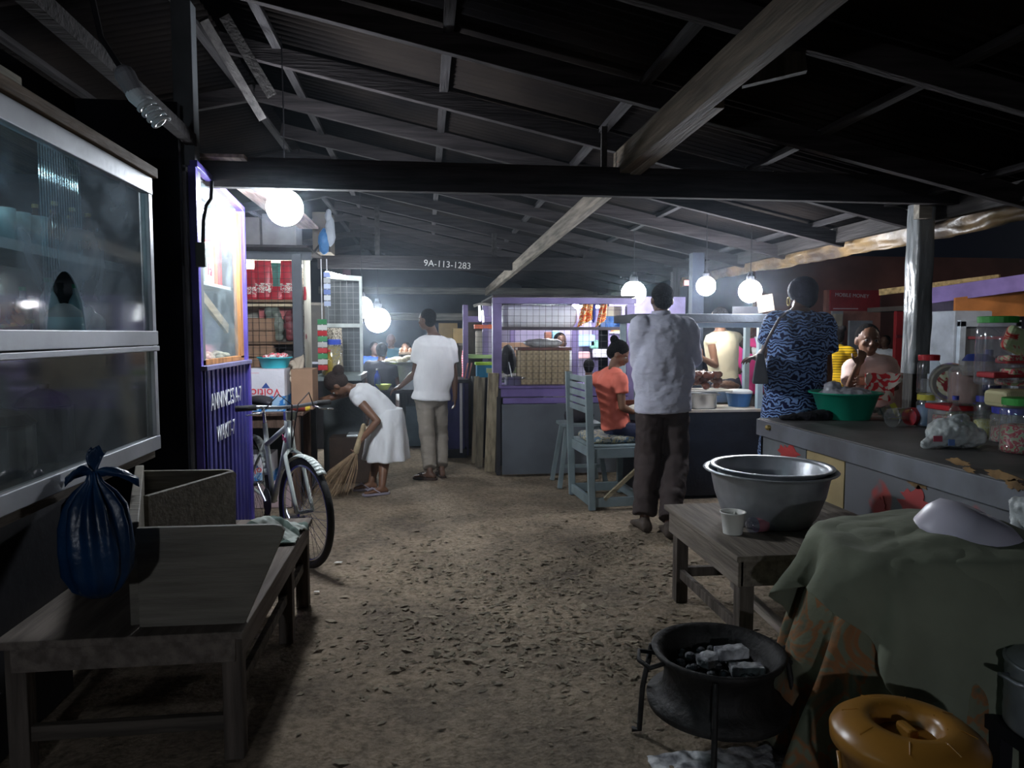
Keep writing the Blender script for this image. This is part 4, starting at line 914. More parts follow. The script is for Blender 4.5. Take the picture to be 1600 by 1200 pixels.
# boxes on shelves behind the mesh
for i in range(4):
    z = 1.09+.118*i; slab('brown_box', ['lowest', 'second lowest', 'third from the bottom', 'topmost'][i]+' of the four brown boxes stacked behind the shop mesh', 'box', (-1.50, YS+.14, z+.058), (.30, .22, .112), M_card, group='brown boxes behind the shop mesh')
red = mat('red_sachet', (.55, .03, .05), .35, 0, .3, 9, .1); teal = mat('teal_sachet', (.03, .22, .19), .35, 0, .3, 9, .1)
def pouch(name, label, cat, loc, w, d, h, m, label2=None, group=None, rz=0):
    t = thing(name, label, cat, loc, rz, group); k = MB(); rs = []
    for u, a in ((0, .9), (.08, 1), (.5, 1.03), (.8, .95), (.93, .9), (1, .92)):
        dd = d*(1-u**3*.9); rs.append(ering((0, 0, h*u), w/2*a, dd/2, V((1, 0, 0)), V((0, 1, 0)), 20, .7))
    k.rings(rs); k.build('packet', m, t, world=False, smooth=True)
    if label2: MB().rings([ering((0, 0, h*z), w/2*1.02, d/2*1.03, V((1, 0, 0)), V((0, 1, 0)), 20, .7) for z in (.18, .42)], False).build('printed_band', label2, t, world=False)
    return t
prn = pattern('pack_print', 'noise', (.6, .05, .08), (.8, .78, .7), 30, .4, bump=0)
specs = [(382, .10, .13, red, 'small red packet at the left end of the shop\'s top shelf'), (395, .11, .27, red, 'red standing packet second from the left on the shop\'s top shelf'), (412, .16, .35, red, 'tall red packet in the middle left of the shop\'s top shelf'),
         (432, .15, .12, red, 'low red packet between the two tall red ones on the shop shelf'), (434, .17, .34, teal, 'teal packet behind the low red one on the shop\'s top shelf'), (452, .15, .35, red, 'tall red packet in the right half of the shop\'s top shelf'), (470, .10, .12, red, 'small red packet at the right end of the shop\'s top shelf')]
for px, w, h, m_, lb in specs:
    p = at(px, 468, YS+.08 if m_ is red else YS+.2); pouch('food_packet', lb, 'packet', (p.x, p.y, 1.721), w, .07, h, m_, prn if h > .2 and m_ is red else None)
for i, (px, m_, lb) in enumerate(((427, mat('grey_green_bag', (.22, .26, .22), .4, bump=.4), 'grey green plastic sack on the shop\'s middle shelf beside the brown boxes'), (462, mat('red_brown_bag', (.28, .07, .08), .5, bump=.4), 'bag of dark red onions at the right of the shop\'s middle shelf'))):
    p = at(px, 520, YS+.15); t = thing('filled_bag', lb, 'bag', (p.x, p.y, 1.346)); k = MB(); random.seed(i)
    for q in range(16): k.ell((random.uniform(-.08, .08), random.uniform(-.03, .03), .04+random.random()*.24), (.045, .045, .045), seg=10, rg=6)
    k.build('bag', m_, t, world=False, remesh=.014)
slab('carton', 'white carton with a red square on the shop\'s middle shelf', 'box', (-1.36, YS+.32, 1.60), (.34, .05, .10), paint('white_red_card', (.7, .2, .2))).location.z = 1.55
for px, lb in ((425, 'dark bagged goods on the shop\'s lowest shelf, left'), (452, 'dark bagged goods on the shop\'s lowest shelf, right')):
    p = at(px, 560, YS+.15); t = thing('filled_bag', lb, 'bag', (p.x, p.y, 1.091)); k = MB(); k.ell((0, 0, .08), (.10, .06, .10)); k.build('bag', mat('dark_bag', (.06, .05, .05), .5, bump=.5), t, world=False, smooth=True, disp=(.05, .03))
# side counter and snack rack right of the post
rk = thing('snack_rack', 'metal framed rack of snacks right of the grey shop post', 'rack', (-.95, 7.2, 0))
MB().bb(-1.00, -.62, 7.15, 7.45, 0, .98).build('cabinet_base', mat('dark_teal_board', (.055, .065, .07), .6), rk)
MB().bb(-1.02, -.60, 6.80, 7.5, .98, 1.03).build('counter_top', mat('grey_top', (.25, .3, .3), .4), rk)
k = MB(); k.bb(-.66, -.63, 7.4, 7.44, 1.03, 1.98); k.bar((-.98, 7.4, 1.99), (-.63, 7.42, 1.97), .04, .05); k.bar((-.98, 7.4, 1.5), (-.63, 7.42, 1.5), .03, .04); k.build('frame', mat('white_frame', (.6, .66, .66), .4), rk, bevel=.004)
mesh_panel(-.97, -.66, 1.03, 1.95, 7.43).build('wire_mesh', mat('pale_wire', (.35, .38, .4), .5), rk)
MB().bb(-1.02, -.66, 7.55, 7.57, 1.03, 2.0).build('back_board', mat('rack_back', (.16, .18, .2), .7), rk)
tub = thing('tube_light', 'lit tube at the top of the snack rack', 'lamp', (-.9, 7.1, 1.98)); MB().tube([(-.90, 6.8, 1.98), (-.78, 7.3, 1.98)], .012, 8).build('tube', emit('tube_glow3', (.95, 1, 1), 40), tub)
for i in range(2):
    p = at(494+9*i, 0, 6.68); t = thing('sachet_strip', ['strip of red, white and green sachets hanging at the left of the snack rack', 'strip of blue and white sachets hanging high in the snack rack'][i], 'sachet strip', (p.x, p.y, 1.08 if i == 0 else 1.66))
    cols = [(.6, .04, .05), (.7, .7, .68), (.08, .35, .15)] if i == 0 else [(.5, .6, .85), (.75, .8, .85), (.2, .3, .7)]
    MB().bb(-.004, .004, -.003, .003, 0, (2.09-t.location.z)).build('string', M_white, t, world=False)
    for q in range(9 if i == 0 else 6): MB().box((0, 0, .03+.052*q), (.085 if i == 0 else .06, .012, .046), rot=Quaternion((0, 0, 1), .2*math.sin(q*3))).build('sachet', paint('sachet%d%d' % (i, q % 3), cols[q % 3], .35), t, world=False, bevel=.003)
M_snack = pattern('snack_print', 'noise', (.55, .42, .12), (.12, .1, .08), 34, .4, c3=(.6, .55, .4), bump=.1)
p = at(519, 545, 6.85); t = thing('snack_jar', 'large jar of small snack packets with a blue lid on the rack counter', 'jar', (p.x, 6.85, 1.031))
MB().lathe([(.085, 0), (.095, .02), (.095, .24), (.075, .27)], (0, 0, 0), 24, cap=True).build('contents', M_snack, t, world=False); MB().lathe([(.10, 0), (.102, .26), (.08, .29)], (0, 0, 0), 24, cap=False).build('jar_wall', M_clear, t, world=False, smooth=True)
MB().lathe([(.082, .285), (.082, .33), (.07, .335)], (0, 0, 0), 24).build('lid', paint('blue_lid', (.04, .10, .6), .4), t, world=False)
bottle('yellow oil bottle with a red cap beside the snack jar', (at(504, 0, 6.75).x, 6.74, 1.031), .24, .035, glass('oil', (.9, .75, .2), .3, .3, (.6, .5, .12)), paint('red_cap', (.6, .04, .04)))
pk = pouch('food_packet', 'beige dotted packet on top of the snacks in the rack', 'packet', (at(512, 0, 7.1).x, 7.12, 1.36), .17, .06, .13, pattern('dotted', 'noise', (.6, .55, .45), (.1, .08, .06), 60, .5, bump=0)); pk.location.z = 1.031; pk.scale = (1, 1, 3.4)
# ================================================================== foreground bench table with its partition
bn = thing('bench_table', 'low worn wooden table in the left foreground', 'table', (-.95, 3.1, 0))
MB().bb(-1.36, -.60, 2.36, 3.82, .425, .452).build('tabletop', M_benchw, bn, bevel=.004)
k = MB(); k.bb(-1.32, -.63, 2.385, 2.41, .34, .425); k.bb(-1.32, -.63, 3.77, 3.795, .34, .425); k.bb(-.635, -.612, 2.4, 3.78, .34, .425); k.build('apron', M_benchw, bn, bevel=.003)
for x, y in ((-.645, 2.42), (-1.31, 2.42), (-.645, 3.32), (-1.31, 3.75), (-.645, 3.76)): MB().bb(x-.032, x+.032, y-.028, y+.028, 0, .425).build('leg', wood('bench_leg_wood', (.115, .095, .08), 2), bn, bevel=.004)
k = MB(); k.bb(-1.28, -.66, 2.405, 2.435, .10, .15); k.bb(-.66, -.635, 2.44, 3.75, .19, .235); k.build('stretcher', wood('bench_leg_wood2', (.10, .085, .07), 0), bn, bevel=.003)
pt = thing('desk_divider', 'dark varnished board divider with two side wings standing on the low left table', 'divider', (-1.0, 2.9, .4525))
M_part = wood('partition_board', (.19, .175, .145), 0, .6, .3)
A0, A1 = V((-.945, 2.46, 0)), V((-1.275, 3.40, 0))
dv = (A1-A0).normalized(); nv = V((dv.y, -dv.x, 0))
k = MB(); k.prism([V((A0.x, A0.y, .452)), V((A1.x, A1.y, .452)), V((A1.x, A1.y, .825)), V((A0.x, A0.y, .80))], (0, 0, 0), -nv, .035); k.build('back_board', M_part, pt, bevel=.004)
def wing(p0, p1, z0, z1, inset, th=.022):
    d = (p1-p0); n_ = V((d.y, -d.x, 0)).normalized(); L = d.length; u = d.normalized(); pts = []
    q = [(0, z0), (L-inset, z0)]; r = .045
    e = V((L, z1)) if False else None
    q += [(L-.012, z1-.045), (L-.004, z1-.02), (L-.016, z1-.005), (L-.04, z1)]; q += [(0, z1)]
    return MB().prism([p0+u*a+V((0, 0, z)) for a, z in q], (0, 0, 0), n_, th)
wing(V((-.945, 2.455, 0)), V((-.468, 2.445, 0)), .452, .785, .14).build('side_wing', M_part, pt, bevel=.003)
wing(V((-1.275, 3.40, 0)), V((-.865, 3.38, 0)), .452, .80, .08).build('side_wing', M_part, pt, bevel=.003)
wing(V((-1.08, 2.86, 0)), V((-.875, 3.36, 0)), .452, .80, .02).build('side_wing', M_part, pt, bevel=.003, label='slanting inner wing')
# lower shelf of the table in half shade
# striped cloth thrown on the far right of the table
M_strc = pattern('green_white_stripe_cloth', 'stripe', (.10, .14, .12), (.42, .46, .42), 3.6, .9, axis='DIAGONAL', lo=.30, hi=.36)
k = MB()
def clothf(u, v):
    x = -.90+.30*u+.02*noise.noise(V((u*3, v*3, 9))); y = 3.32+.34*v+.02*noise.noise(V((u*3, v*3, 4)))
    r = (2*u-1)**2+(2*v-1)**2
    z = .462+.075*max(0, 1-r*.9)*(.75+.7*noise.noise(V((u*3.3, v*3.3, 1))))+.022*abs(noise.noise(V((u*8, v*8, 3))))
    if x > -.60: z -= (x+.60)*1.4
    return V((x, y, max(z, .456) if x < -.60 else z))
k.grid(50, 50, clothf); cl = k.build('striped_cloth', M_strc, smooth=True, solid=.006); tag(cl, 'crumpled green and white striped cloth on the far corner of the low left table', 'cloth')
# blue plastic bag tied to the cabinet's lower rail
bg = thing('plastic_bag', 'blue plastic bag knotted to the lower rail of the glass cabinet', 'plastic bag', (-.98, 2.25, 1.0))
M_bb = mat('blue_bag_film', (.005, .035, .10), .35, 0, .4, 8, .4, 14)
c = at(146, 742, 2.22); k = MB(); rs = []
for z, r, fo in ((.012, .012, 0), (0, .016, .1), (-.02, .020, .2), (-.05, .045, .22), (-.09, .072, .16), (-.15, .088, .10), (-.22, .094, .07), (-.29, .088, .06), (-.34, .065, .05), (-.365, .03, 0)):
    rs.append([c+V((math.cos(2*PI*j/80)*r*1.05*(1+fo*math.sin(11*2*PI*j/80+z*9)+.5*fo*math.sin(17*2*PI*j/80)), math.sin(2*PI*j/80)*r*.8*(1+fo*math.sin(11*2*PI*j/80+z*9)), z)) for j in range(80)])
k.rings(rs); k.build('bag', M_bb, bg, smooth=True, disp=(.05, .012))
def ear(d, w, nm):
    k = MB(); d = V(d); s_ = d.cross(V((0, .4, 1))).normalized()
    k.grid(10, 14, lambda u, v: c+d*v+s_*((u-.5)*w*(.25+1.1*math.sin(v*PI*.8)))+V((0, 0, .012*math.sin(u*9+v*4)+.02*math.sin(v*PI))))
    k.build('knot_ear', M_bb, bg, smooth=True, solid=.0015)
ear((.115, .03, -.03), .055, 'a'); ear((-.06, -.04, -.012), .05, 'b'); ear((.012, .01, .075), .04, 'c')
# ================================================================== bicycle
def bicycle(label, loc, rz, steer=.18):
    t = thing('bicycle', label, 'bicycle', loc, rz)
    R_ = .335; fw = V((0, 0, R_)); rw = V((0, -1.04, R_)); Z = V((0, 0, 1))
    M_fr = mat('white_bike_frame', (.50, .55, .52), .3, .1, .15, 5, .02); M_chr = mat('chrome', (.65, .67, .7), .2, .95, .1, 5, 0)
    def wheel(nm, c, yaw):
        Rz = Matrix.Rotation(yaw, 3, 'Z')
        k = MB(); k.tube([c+Rz@V((0, math.cos(a)*(R_-.02), math.sin(a)*(R_-.02))) for a in [2*PI*i/56 for i in range(56)]], .021, 10, closed=True); o = k.build(nm, M_rubber, t, world=False, smooth=True)
        k = MB(); k.tube([c+Rz@V((0, math.cos(a)*(R_-.048), math.sin(a)*(R_-.048))) for a in [2*PI*i/56 for i in range(56)]], .011, 8, closed=True); k.build('rim', M_chr, o, world=False, smooth=True)
        k = MB()
        for i in range(32):
            a = 2*PI*i/32; b_ = a+(.5 if i % 2 else -.5); k.bar(c+Rz@V(((.025 if i % 4 < 2 else -.025), math.cos(b_)*.02, math.sin(b_)*.02)), c+Rz@V((0, math.cos(a)*(R_-.05), math.sin(a)*(R_-.05))), .0018, .0018)
        k.build('spokes', M_chr, o, world=False)
        MB().tube([c+Rz@V((-.045, 0, 0)), c+Rz@V((.045, 0, 0))], .018, 12).build('hub', M_chr, o, world=False)
    Rs = Matrix.Rotation(steer, 3, 'Z'); piv = V((0, -.06, 0))
    F = lambda p: piv+Rs@(V(p)-piv)
    wheel('front_wheel', F(fw), steer); wheel('rear_wheel', rw, 0)
    ht, hb = V((0, -.27, .86)), V((0, -.20, .70))
    k = MB(); crown = F((0, -.175, .695))
    k.tube([crown, ht], .019, 10); 
    for q in (-1, 1): k.tube([F((q*.012, -.175, .70)), F((q*.05, -.15, .67)), F((q*.052, -.03, .40)), F((q*.05, 0, R_))], .013, 8)
    k.build('fork', M_fr, t, world=False, smooth=True)
    bb_ = V((0, -.62, .29)); st_ = V((0, -.78, .80))
    k = MB(); k.tube([ht-V((0, -.01, .05)), lerp(ht, bb_, .5)+V((0, .02, -.05)), bb_], .021, 12); k.tube([ht-V((0, 0, .02)), st_-V((0, -.04, .14))], .017, 12); k.tube([bb_, st_], .017, 12)
    for q in (-1, 1): k.tube([bb_+V((q*.02, 0, 0)), rw+V((q*.055, 0, 0))], .010, 8); k.tube([st_-V((0, -.02, .1)), rw+V((q*.055, 0, 0))], .009, 8)
    k.build('frame', M_fr, t, world=False, smooth=True)
    MB().cone(hb+V((0, -.005, 0)), .026, ht, .025, 14).build('head_tube', M_fr, t, world=False, smooth=True)
    text('lettering', 'Raga', paint('pink_print', (.6, .08, .2)), (0, 0, 0), Matrix.Identity(3), .05).__setattr__('parent', t)
    tx = kids(t)[-1]; tx.matrix_local = Matrix.Translation((0.024, -.27, .76)) @ Matrix.Rotation(PI/2, 4, 'Z') @ Matrix.Rotation(PI/2, 4, 'X')
    k = MB(); k.tube([ht, ht+V((0, .015, .07)), ht+V((0, .03, .10))], .013, 10); k.build('stem', M_black, t, world=False, smooth=True)
    c = ht+V((0, .03, .10)); H = lambda x, y, z: c+Rs@V((x, y, z))
    k = MB(); k.tube([H(-.30, -.06, .005), H(-.18, -.02, .01), H(-.06, 0, 0), H(.06, 0, 0), H(.18, -.02, .01), H(.30, -.06, .005)], .012, 10); k.build('handlebar', mat('bar_steel', (.35, .37, .4), .28, .9), t, world=False, smooth=True)
    for q in (-1, 1):
        MB().tube([H(q*.20, -.028, .008), H(q*.315, -.065, .005)], .018, 12).build('grip', M_rubber, t, world=False, smooth=True)
        MB().tube([H(q*.16, .0, 0), H(q*.20, .045, -.02), H(q*.29, .03, -.03)], .006, 8).build('brake_lever', M_chr, t, world=False, smooth=True)
        MB().tube([H(q*.16, .01, 0), H(q*.10, .07, .09), H(q*.02, .08, .02), crown+V((0, .02, .02))], .004, 6).build('brake_cable', M_black, t, world=False, smooth=True)
    MB().box(H(.02, .05, -.05), (.07, .05, .06)).build('lamp_bracket', M_chr, t, world=False, bevel=.008)
    for a0, a1, cc, yw in ((50, 140, F(fw), steer), (20, 150, rw, 0)):
        k = MB()
        Rz = Matrix.Rotation(yw, 3, 'Z'); n_ = 18
        for i in range(n_):
            a, b_ = math.radians(a0+(a1-a0)*i/n_), math.radians(a0+(a1-a0)*(i+1)/n_); rr = R_+.022
            p = [cc+Rz@V((x, math.cos(w)*r2, math.sin(w)*r2)) for w in (a, b_) for x, r2 in ((-.028, rr-.012), (0, rr), (.028, rr-.012))]
            k.add(p, [(0, 1, 4, 3), (1, 2, 5, 4)])
        k.build('mudguard', M_fr, t, world=False, smooth=True, solid=.002)
    k = MB(); k.lathe([(.02, 0), (.09, 0), (.09, .004), (.02, .004)], bb_+V((.04, 0, 0)), 28, Matrix.Rotation(PI/2, 3, 'Y')); k.build('chainring', M_black, t, world=False)
    for q, a in ((1, 2.4), (-1, 2.4+PI)):
        e = bb_+V((q*.07, math.cos(a)*.16, math.sin(a)*.16)); o = MB().tube([bb_+V((q*.05, 0, 0)), e], .010, 8).build('crank', M_chr, t, world=False)
        MB().box(e+V((q*.05, 0, 0)), (.09, .07, .022)).build('pedal', M_black, o, world=False, bevel=.004)
    MB().tube([st_, st_+V((0, -.03, .12))], .012, 10).build('seat_post', M_chr, t, world=False)
    k = MB(); k.rings([ering(st_+V((0, y, .145+z)), w, h, V((1, 0, 0)), Z, 18) for y, w, h, z in ((.14, .012, .012, 0), (.10, .026, .02, 0), (0, .04, .026, 0), (-.08, .085, .034, .008), (-.13, .08, .03, .012), (-.15, .04, .015, .012))]); k.build('saddle', M_black, t, world=False, smooth=True)
    return t
d = V((.47, -.88, 0)); bicycle('white framed bicycle parked between the blue stall and the low table', (-.74, 4.40, 0), math.atan2(d.y, d.x)-PI/2, .14)
# ================================================================== small table with the water box
t = thing('side_table', 'small brown wooden table carrying the water box behind the bicycle', 'table', (-1.25, 6.05, 0))
M_tb = wood('brown_table', (.13, .085, .065), 2)
MB().bb(-1.62, -.96, 5.75, 6.35, .775, .80).build('tabletop', M_tb, t, bevel=.004)
MB().bb(-1.58, -1.0, 5.78, 5.80, .68, .775).build('apron', M_tb, t)
for x, y in ((-1.02, 5.79), (-1.58, 5.79), (-1.02, 6.31), (-1.58, 6.31)): MB().bb(x-.028, x+.028, y-.028, y+.028, 0, .775).build('leg', M_tb, t, bevel=.003)
def vbox(label, x, y, z0, h=.34):
    t = thing('water_carton', label, 'carton', (x, y, z0)); w, dp = .285, .26
    MB().bb(-w/2, w/2, -dp/2, dp/2, h*.36, h).build('carton', mat('white_water_card', (.70, .70, .76), .7, 0, .08), t, world=False)
    MB().bb(-w/2-.0005, w/2+.0005, -dp/2-.0005, dp/2+.0005, 0, h*.36).build('blue_band', pattern('blue_water_band', 'noise', (.03, .20, .55), (.35, .55, .75), 6, .6, bump=0), t, world=False)
    MB().prism([V((-.035, -dp/2-.002, h*.55)), V((.03, -dp/2-.002, h*.55)), V((0, -dp/2-.002, h*.68))], (0, 0, 0), (0, 1, 0), .0015).build('mountain_mark', paint('navy_mark', (.05, .10, .35)), t, world=False)
    MB().bb(-w/2+.02, -w/2+.09, -dp/2-.001, -dp/2, h*.90, h*.91).build('print_line', paint('pink_line', (.7, .25, .3)), t, world=False)
    tx = text('lettering', 'Voltic', paint('red_letter', (.75, .04, .06)), (0, 0, 0), axes((-1, 0, 0), (0, 0, -1)), .095); tx.parent = t; tx.matrix_local = Matrix.Translation((0.0, -dp/2-.003, h*.45)) @ axes((-1, 0, 0), (0, 0, -1)).to_4x4()
    return t
p = at(426, 640, 5.95); vbox('white and blue water carton standing upside down on the side table', p.x-.03, 6.0, .80)
p = at(428, 770, 6.05); vbox('second water carton on the ground under the side table', p.x-.12, 6.1, .20, .30).scale = (.85, 1, .8)
slab('crate', 'pale pink box on the ground under the side table, below the second carton', 'box', (-1.28, 6.1, .10), (.36, .3, .2), paint('pink_box', (.5, .38, .4)))
slab('brown_box', 'brown carton standing right behind the water carton on the side table', 'carton', (-1.0, 6.12, .80+.165), (.17, .3, .33), M_card)
t = thing('turquoise_basin', 'turquoise plastic basin on top of the water carton', 'basin', (-1.215, 6.0, 1.143))
MB().lathe([(.10, 0), (.125, .075), (.14, .08), (.138, .088), (.12, .08), (.095, .008), (0, .008)], (0, 0, 0), 28, cap=False).build('basin_wall', paint('turquoise', (.04, .42, .5), .4), t, world=False, smooth=True)
k = MB(); random.seed(4); [k.ell((random.uniform(-.08, .08), random.uniform(-.07, .07), .07+random.random()*.03), (.035, .03, .025), seg=8, rg=5) for _ in range(14)]
tag(k.build('wrapped_sweets', pattern('sweet_wraps', 'noise', (.6, .08, .1), (.75, .7, .7), 22, .4, bump=0), None, smooth=True, world=False), 'heap of red and white wrapped packets in the turquoise basin', 'packets', kind='stuff').location = (-1.215, 6.0, 1.143)
# sack cloth draped from the shelf
k = MB(); 
def sack(u, v):
    p = lerp(at(440, 575, 6.25), at(472, 556, 6.35), u) if v < .5 else lerp(at(440, 575, 6.25), at(472, 556, 6.35), u)
    top_ = lerp(at(442, 572, 6.2), at(474, 554, 6.3), min(1, u*1.0)); bot = lerp(at(450, 590, 6.1), at(481, 622, 6.15), u)
    q = lerp(top_, bot, v); q.x += .02*noise.noise(V((u*4, v*4, 2))); q.y -= .06*math.sin(v*PI)+.03*noise.noise(V((u*6, v*5, 7))); return q
k.grid(24, 24, sack); tag(k.build('sack_cloth', mat('beige_sacking', (.44, .37, .29), .9, 0, .15, 6, .4, 14), smooth=True, solid=.012), 'beige sacking draped over the box behind the water carton', 'cloth')
t = thing('sausage_packet', 'dark red packet with a yellow end at the right of the side table', 'packet', tuple(V((-1.0, 5.9, .80)))); k = MB(); k.cone((-.05, -.06, .03), .03, (.05, -.07, .03), .028); k.build('packet', mat('dark_red_pack', (.20, .03, .025), .4), t, world=False, smooth=True); k = MB(); k.cone((.055, -.07, .03), .029, (.06, -.07, .03), .026); k.build('yellow_band', paint('yellow_band', (.7, .5, .05)), t, world=False, smooth=True)
# silver panel box near the sweeper, and dark crates behind her
slab('crate', 'dark low crate behind the broom, below the snack rack', 'crate', (-.70, 6.98, .22), (.42, .24, .44), mat('dark_brown_crate', (.06, .04, .03), .8))
t = thing('baking_tray', 'pale metal tray lying on the dark crate behind the broom', 'tray', (-.62, 6.98, .441)); MB().bb(-.13, .12, -.11, .11, 0, .02).build('tray_base', mat('pale_tray', (.6, .65, .68), .35, .3), t, world=False, bevel=.004)
# ================================================================== purple mesh kiosk (x .68 ... 2.05, y 7.1)
YK = 7.1
kk = thing('mesh_kiosk', 'purple framed kiosk with a wire mesh front in the middle of the market', 'kiosk', (1.4, YK+.5, 0))
M_pu2 = mat('purple_grey_paint', (.17, .135, .29), .5, 0, .3, 5, .1, 20)
k = MB(); k.bb(.66, .75, YK-.03, YK+.05, .90, 1.77); k.bb(.66, 2.12, YK-.035, YK+.03, 1.715, 1.775); k.bb(2.02, 2.10, YK-.03, YK+.05, .0, 1.77); MB().bb(.74, 2.03, YK-.025, YK+.01, 1.455, 1.485).build('middle_rail', mat('dark_rail', (.05, .04, .05), .7), kk); 
k.build('frame', M_pu2, kk, bevel=.004)
for x_, y_, z_ in ((.70, YK+1.33, 0), (2.02, YK+1.33, 0), (1.69, YK+.92, .0)): MB().bb(x_-.035, x_+.035, y_-.03, y_+.03, z_, 1.77).build('post', M_pu2, kk, bevel=.004)
MB().bb(.72, 2.05, YK-.06, YK+.45, .875, .90).build('counter_top', M_purple, kk, bevel=.004)
k = MB(); k.bb(.74, 2.04, YK-.05, YK-.02, .79, .875); k.bb(.76, 2.04, YK-.04, YK-.02, .72, .78); k.build('drawer_fronts', M_purple, kk, bevel=.005)
MB().bb(.745, 2.05, YK-.10, YK-.06, .02, .72).build('front_panel', M_greypx, kk, bevel=.004)
MB().bb(.70, .74, YK-.02, YK+1.3, 0, .88).build('side_panel', mat('black_kiosk_side', (.03, .03, .035), .7), kk)
mesh_panel(.75, 2.02, .90, 1.72, YK-.0, .062, .0032).build('wire_mesh', M_wire, kk)
k = MB(); k.bb(.74, 2.02, YK+.05, YK+.35, 1.455, 1.47); k.build('upper_shelf', wood('kiosk_shelf', (.22, .16, .12), 0), kk)
k = MB(); k.bb(.70, 2.02, YK+1.34, YK+1.36, 0, 1.75); k.build('back_wall', mat('kiosk_back_wall', (.32, .29, .42), .7, 0, .2, 3, .05), kk)
k = MB(); k.bb(.66, 2.1, YK-.05, YK+1.4, 1.78, 1.80); k.build('roof_sheet', M_darkx, kk)
tub = thing('tube_light', 'lit tube inside the right half of the purple mesh kiosk', 'lamp', (1.75, 8.0, 1.70)); MB().tube([(1.35, 7.95, 1.72), (1.95, 7.95, 1.72)], .014, 10).build('tube', emit('tube_glow4', (.92, .92, 1), 110), tub)
tub = thing('tube_light', 'lit tube under the roof sheet at the front of the purple kiosk', 'lamp', (1.15, YK+.42, 1.76)); MB().tube([(.85, YK+.42, 1.755), (1.45, YK+.42, 1.755)], .012, 10).build('tube', emit('tube_glow6', (.95, .97, 1), 45), tub)
# things inside
t = thing('rice_sack', 'long white plastic sack lying on the kiosk\'s upper shelf behind the mesh', 'sack', (1.15, YK+.2, 1.471))
k = MB(); k.rings([ering((x, YK+.19, 1.595), d*.9, h, V((0, 1, 0)), V((0, 0, 1)), 24, .75) for x, d, h in ((.765, .07, .08), (.79, .12, .115), (1.0, .13, .122), (1.3, .13, .12), (1.50, .12, .115), (1.54, .07, .07))]); k.build('sack', mat('white_woven_sack', (.62, .63, .68), .5, 0, .1, 6, .4, 12), t, smooth=True, disp=(.08, .02))
t = thing('patterned_cloth', 'yellow and red printed cloth hanging in folds behind the kiosk mesh', 'cloth', (1.63, YK+.1, 1.72))
M_yr = pattern('yellow_red_print', 'noise', (.75, .08, .02), (.90, .60, .05), 16, .7, c3=(.9, .85, .7), bump=0)
for x0, x1 in ((1.53, 1.68), (1.72, 1.82)):
    k = MB(); k.grid(20, 20, lambda u, v: V((lerp((x0+.05+u*(x1-x0-.03), 0, 0), (x0+u*(x1-x0)*1.05, 0, 0), v).x, YK+.05+.018*math.sin(u*14+v), 1.72-.24*v*(1-.35*u)))); k.build('printed_cloth', M_yr, t, smooth=True, solid=.004)
k = MB(); k.grid(8, 12, lambda u, v: V((1.675+.045*u, YK+.06+.01*math.sin(u*9), 1.72-.2*v*(1-.5*abs(u-.5))))); tag(k.build('blue_cloth', paint('dark_blue_cloth', (.02, .03, .25), .8), smooth=True, solid=.004), 'narrow dark blue cloth hanging between the yellow red folds', 'cloth')
slab('crate', 'pale yellow carton above a blue crate behind the kiosk mesh at the right', 'carton', (1.93, YK+.22, 1.65), (.17, .16, .10), paint('pale_yellow_card', (.6, .55, .40)))
slab('crate', 'blue plastic crate on the kiosk\'s upper shelf at the right', 'crate', (1.93, YK+.22, 1.535), (.19, .2, .12), paint('blue_crate', (.03, .16, .5)))
slab('wicker_box', 'wide tan woven box on the purple counter behind the mesh', 'box', (1.20, YK+.22, 1.075), (.52, .26, .345), pattern('wicker', 'check', (.30, .24, .15), (.38, .31, .20), 40, .8, bump=.4))
o = slab('board', 'dark red board lying on top of the woven box', 'board', (1.20, YK+.22, 1.265), (.56, .28, .03), mat('dark_red_board', (.14, .06, .05), .6)); 
t = thing('plastic_bag', 'heap of clear grey plastic film on the dark red board', 'plastic film', (1.2, YK+.2, 1.285)); k = MB(); k.ell((0, 0, .035), (.2, .08, .05)); k.build('film', mat('grey_film', (.35, .36, .36), .3, 0, .4, 10, .5), t, world=False, smooth=True, disp=(.06, .05))
slab('brown_box', 'two brown cartons side by side at the back left inside the purple kiosk', 'carton', (.98, YK+.8, 1.21), (.46, .2, .22), M_card)
slab('printed_board', 'white printed board with a ring mark below the cartons in the purple kiosk', 'board', (1.0, YK+.78, 1.0), (.50, .05, .17), paint('white_panel', (.6, .58, .58)))
for o in COL.objects:
    if o.name.startswith('printed_board') and o.parent is None: o.location.z = .92
slab('bench', 'low shelf board inside the purple kiosk carrying the cartons', 'shelf', (1.0, YK+.8, .80), (.56, .34, .18), M_greypx).location.z = .72
slab('green_plank', 'green painted plank behind the mesh at the kiosk\'s left', 'plank', (1.0, YK+.6, 1.02), (.7, .04, .05), paint('green_plank', (.2, .26, .12)))
k = MB().bb(.72, 1.4, YK+.5, YK+.9, 0, .72)
tag(k.build('storage_chest', M_black), 'black chest inside the purple kiosk', 'chest')
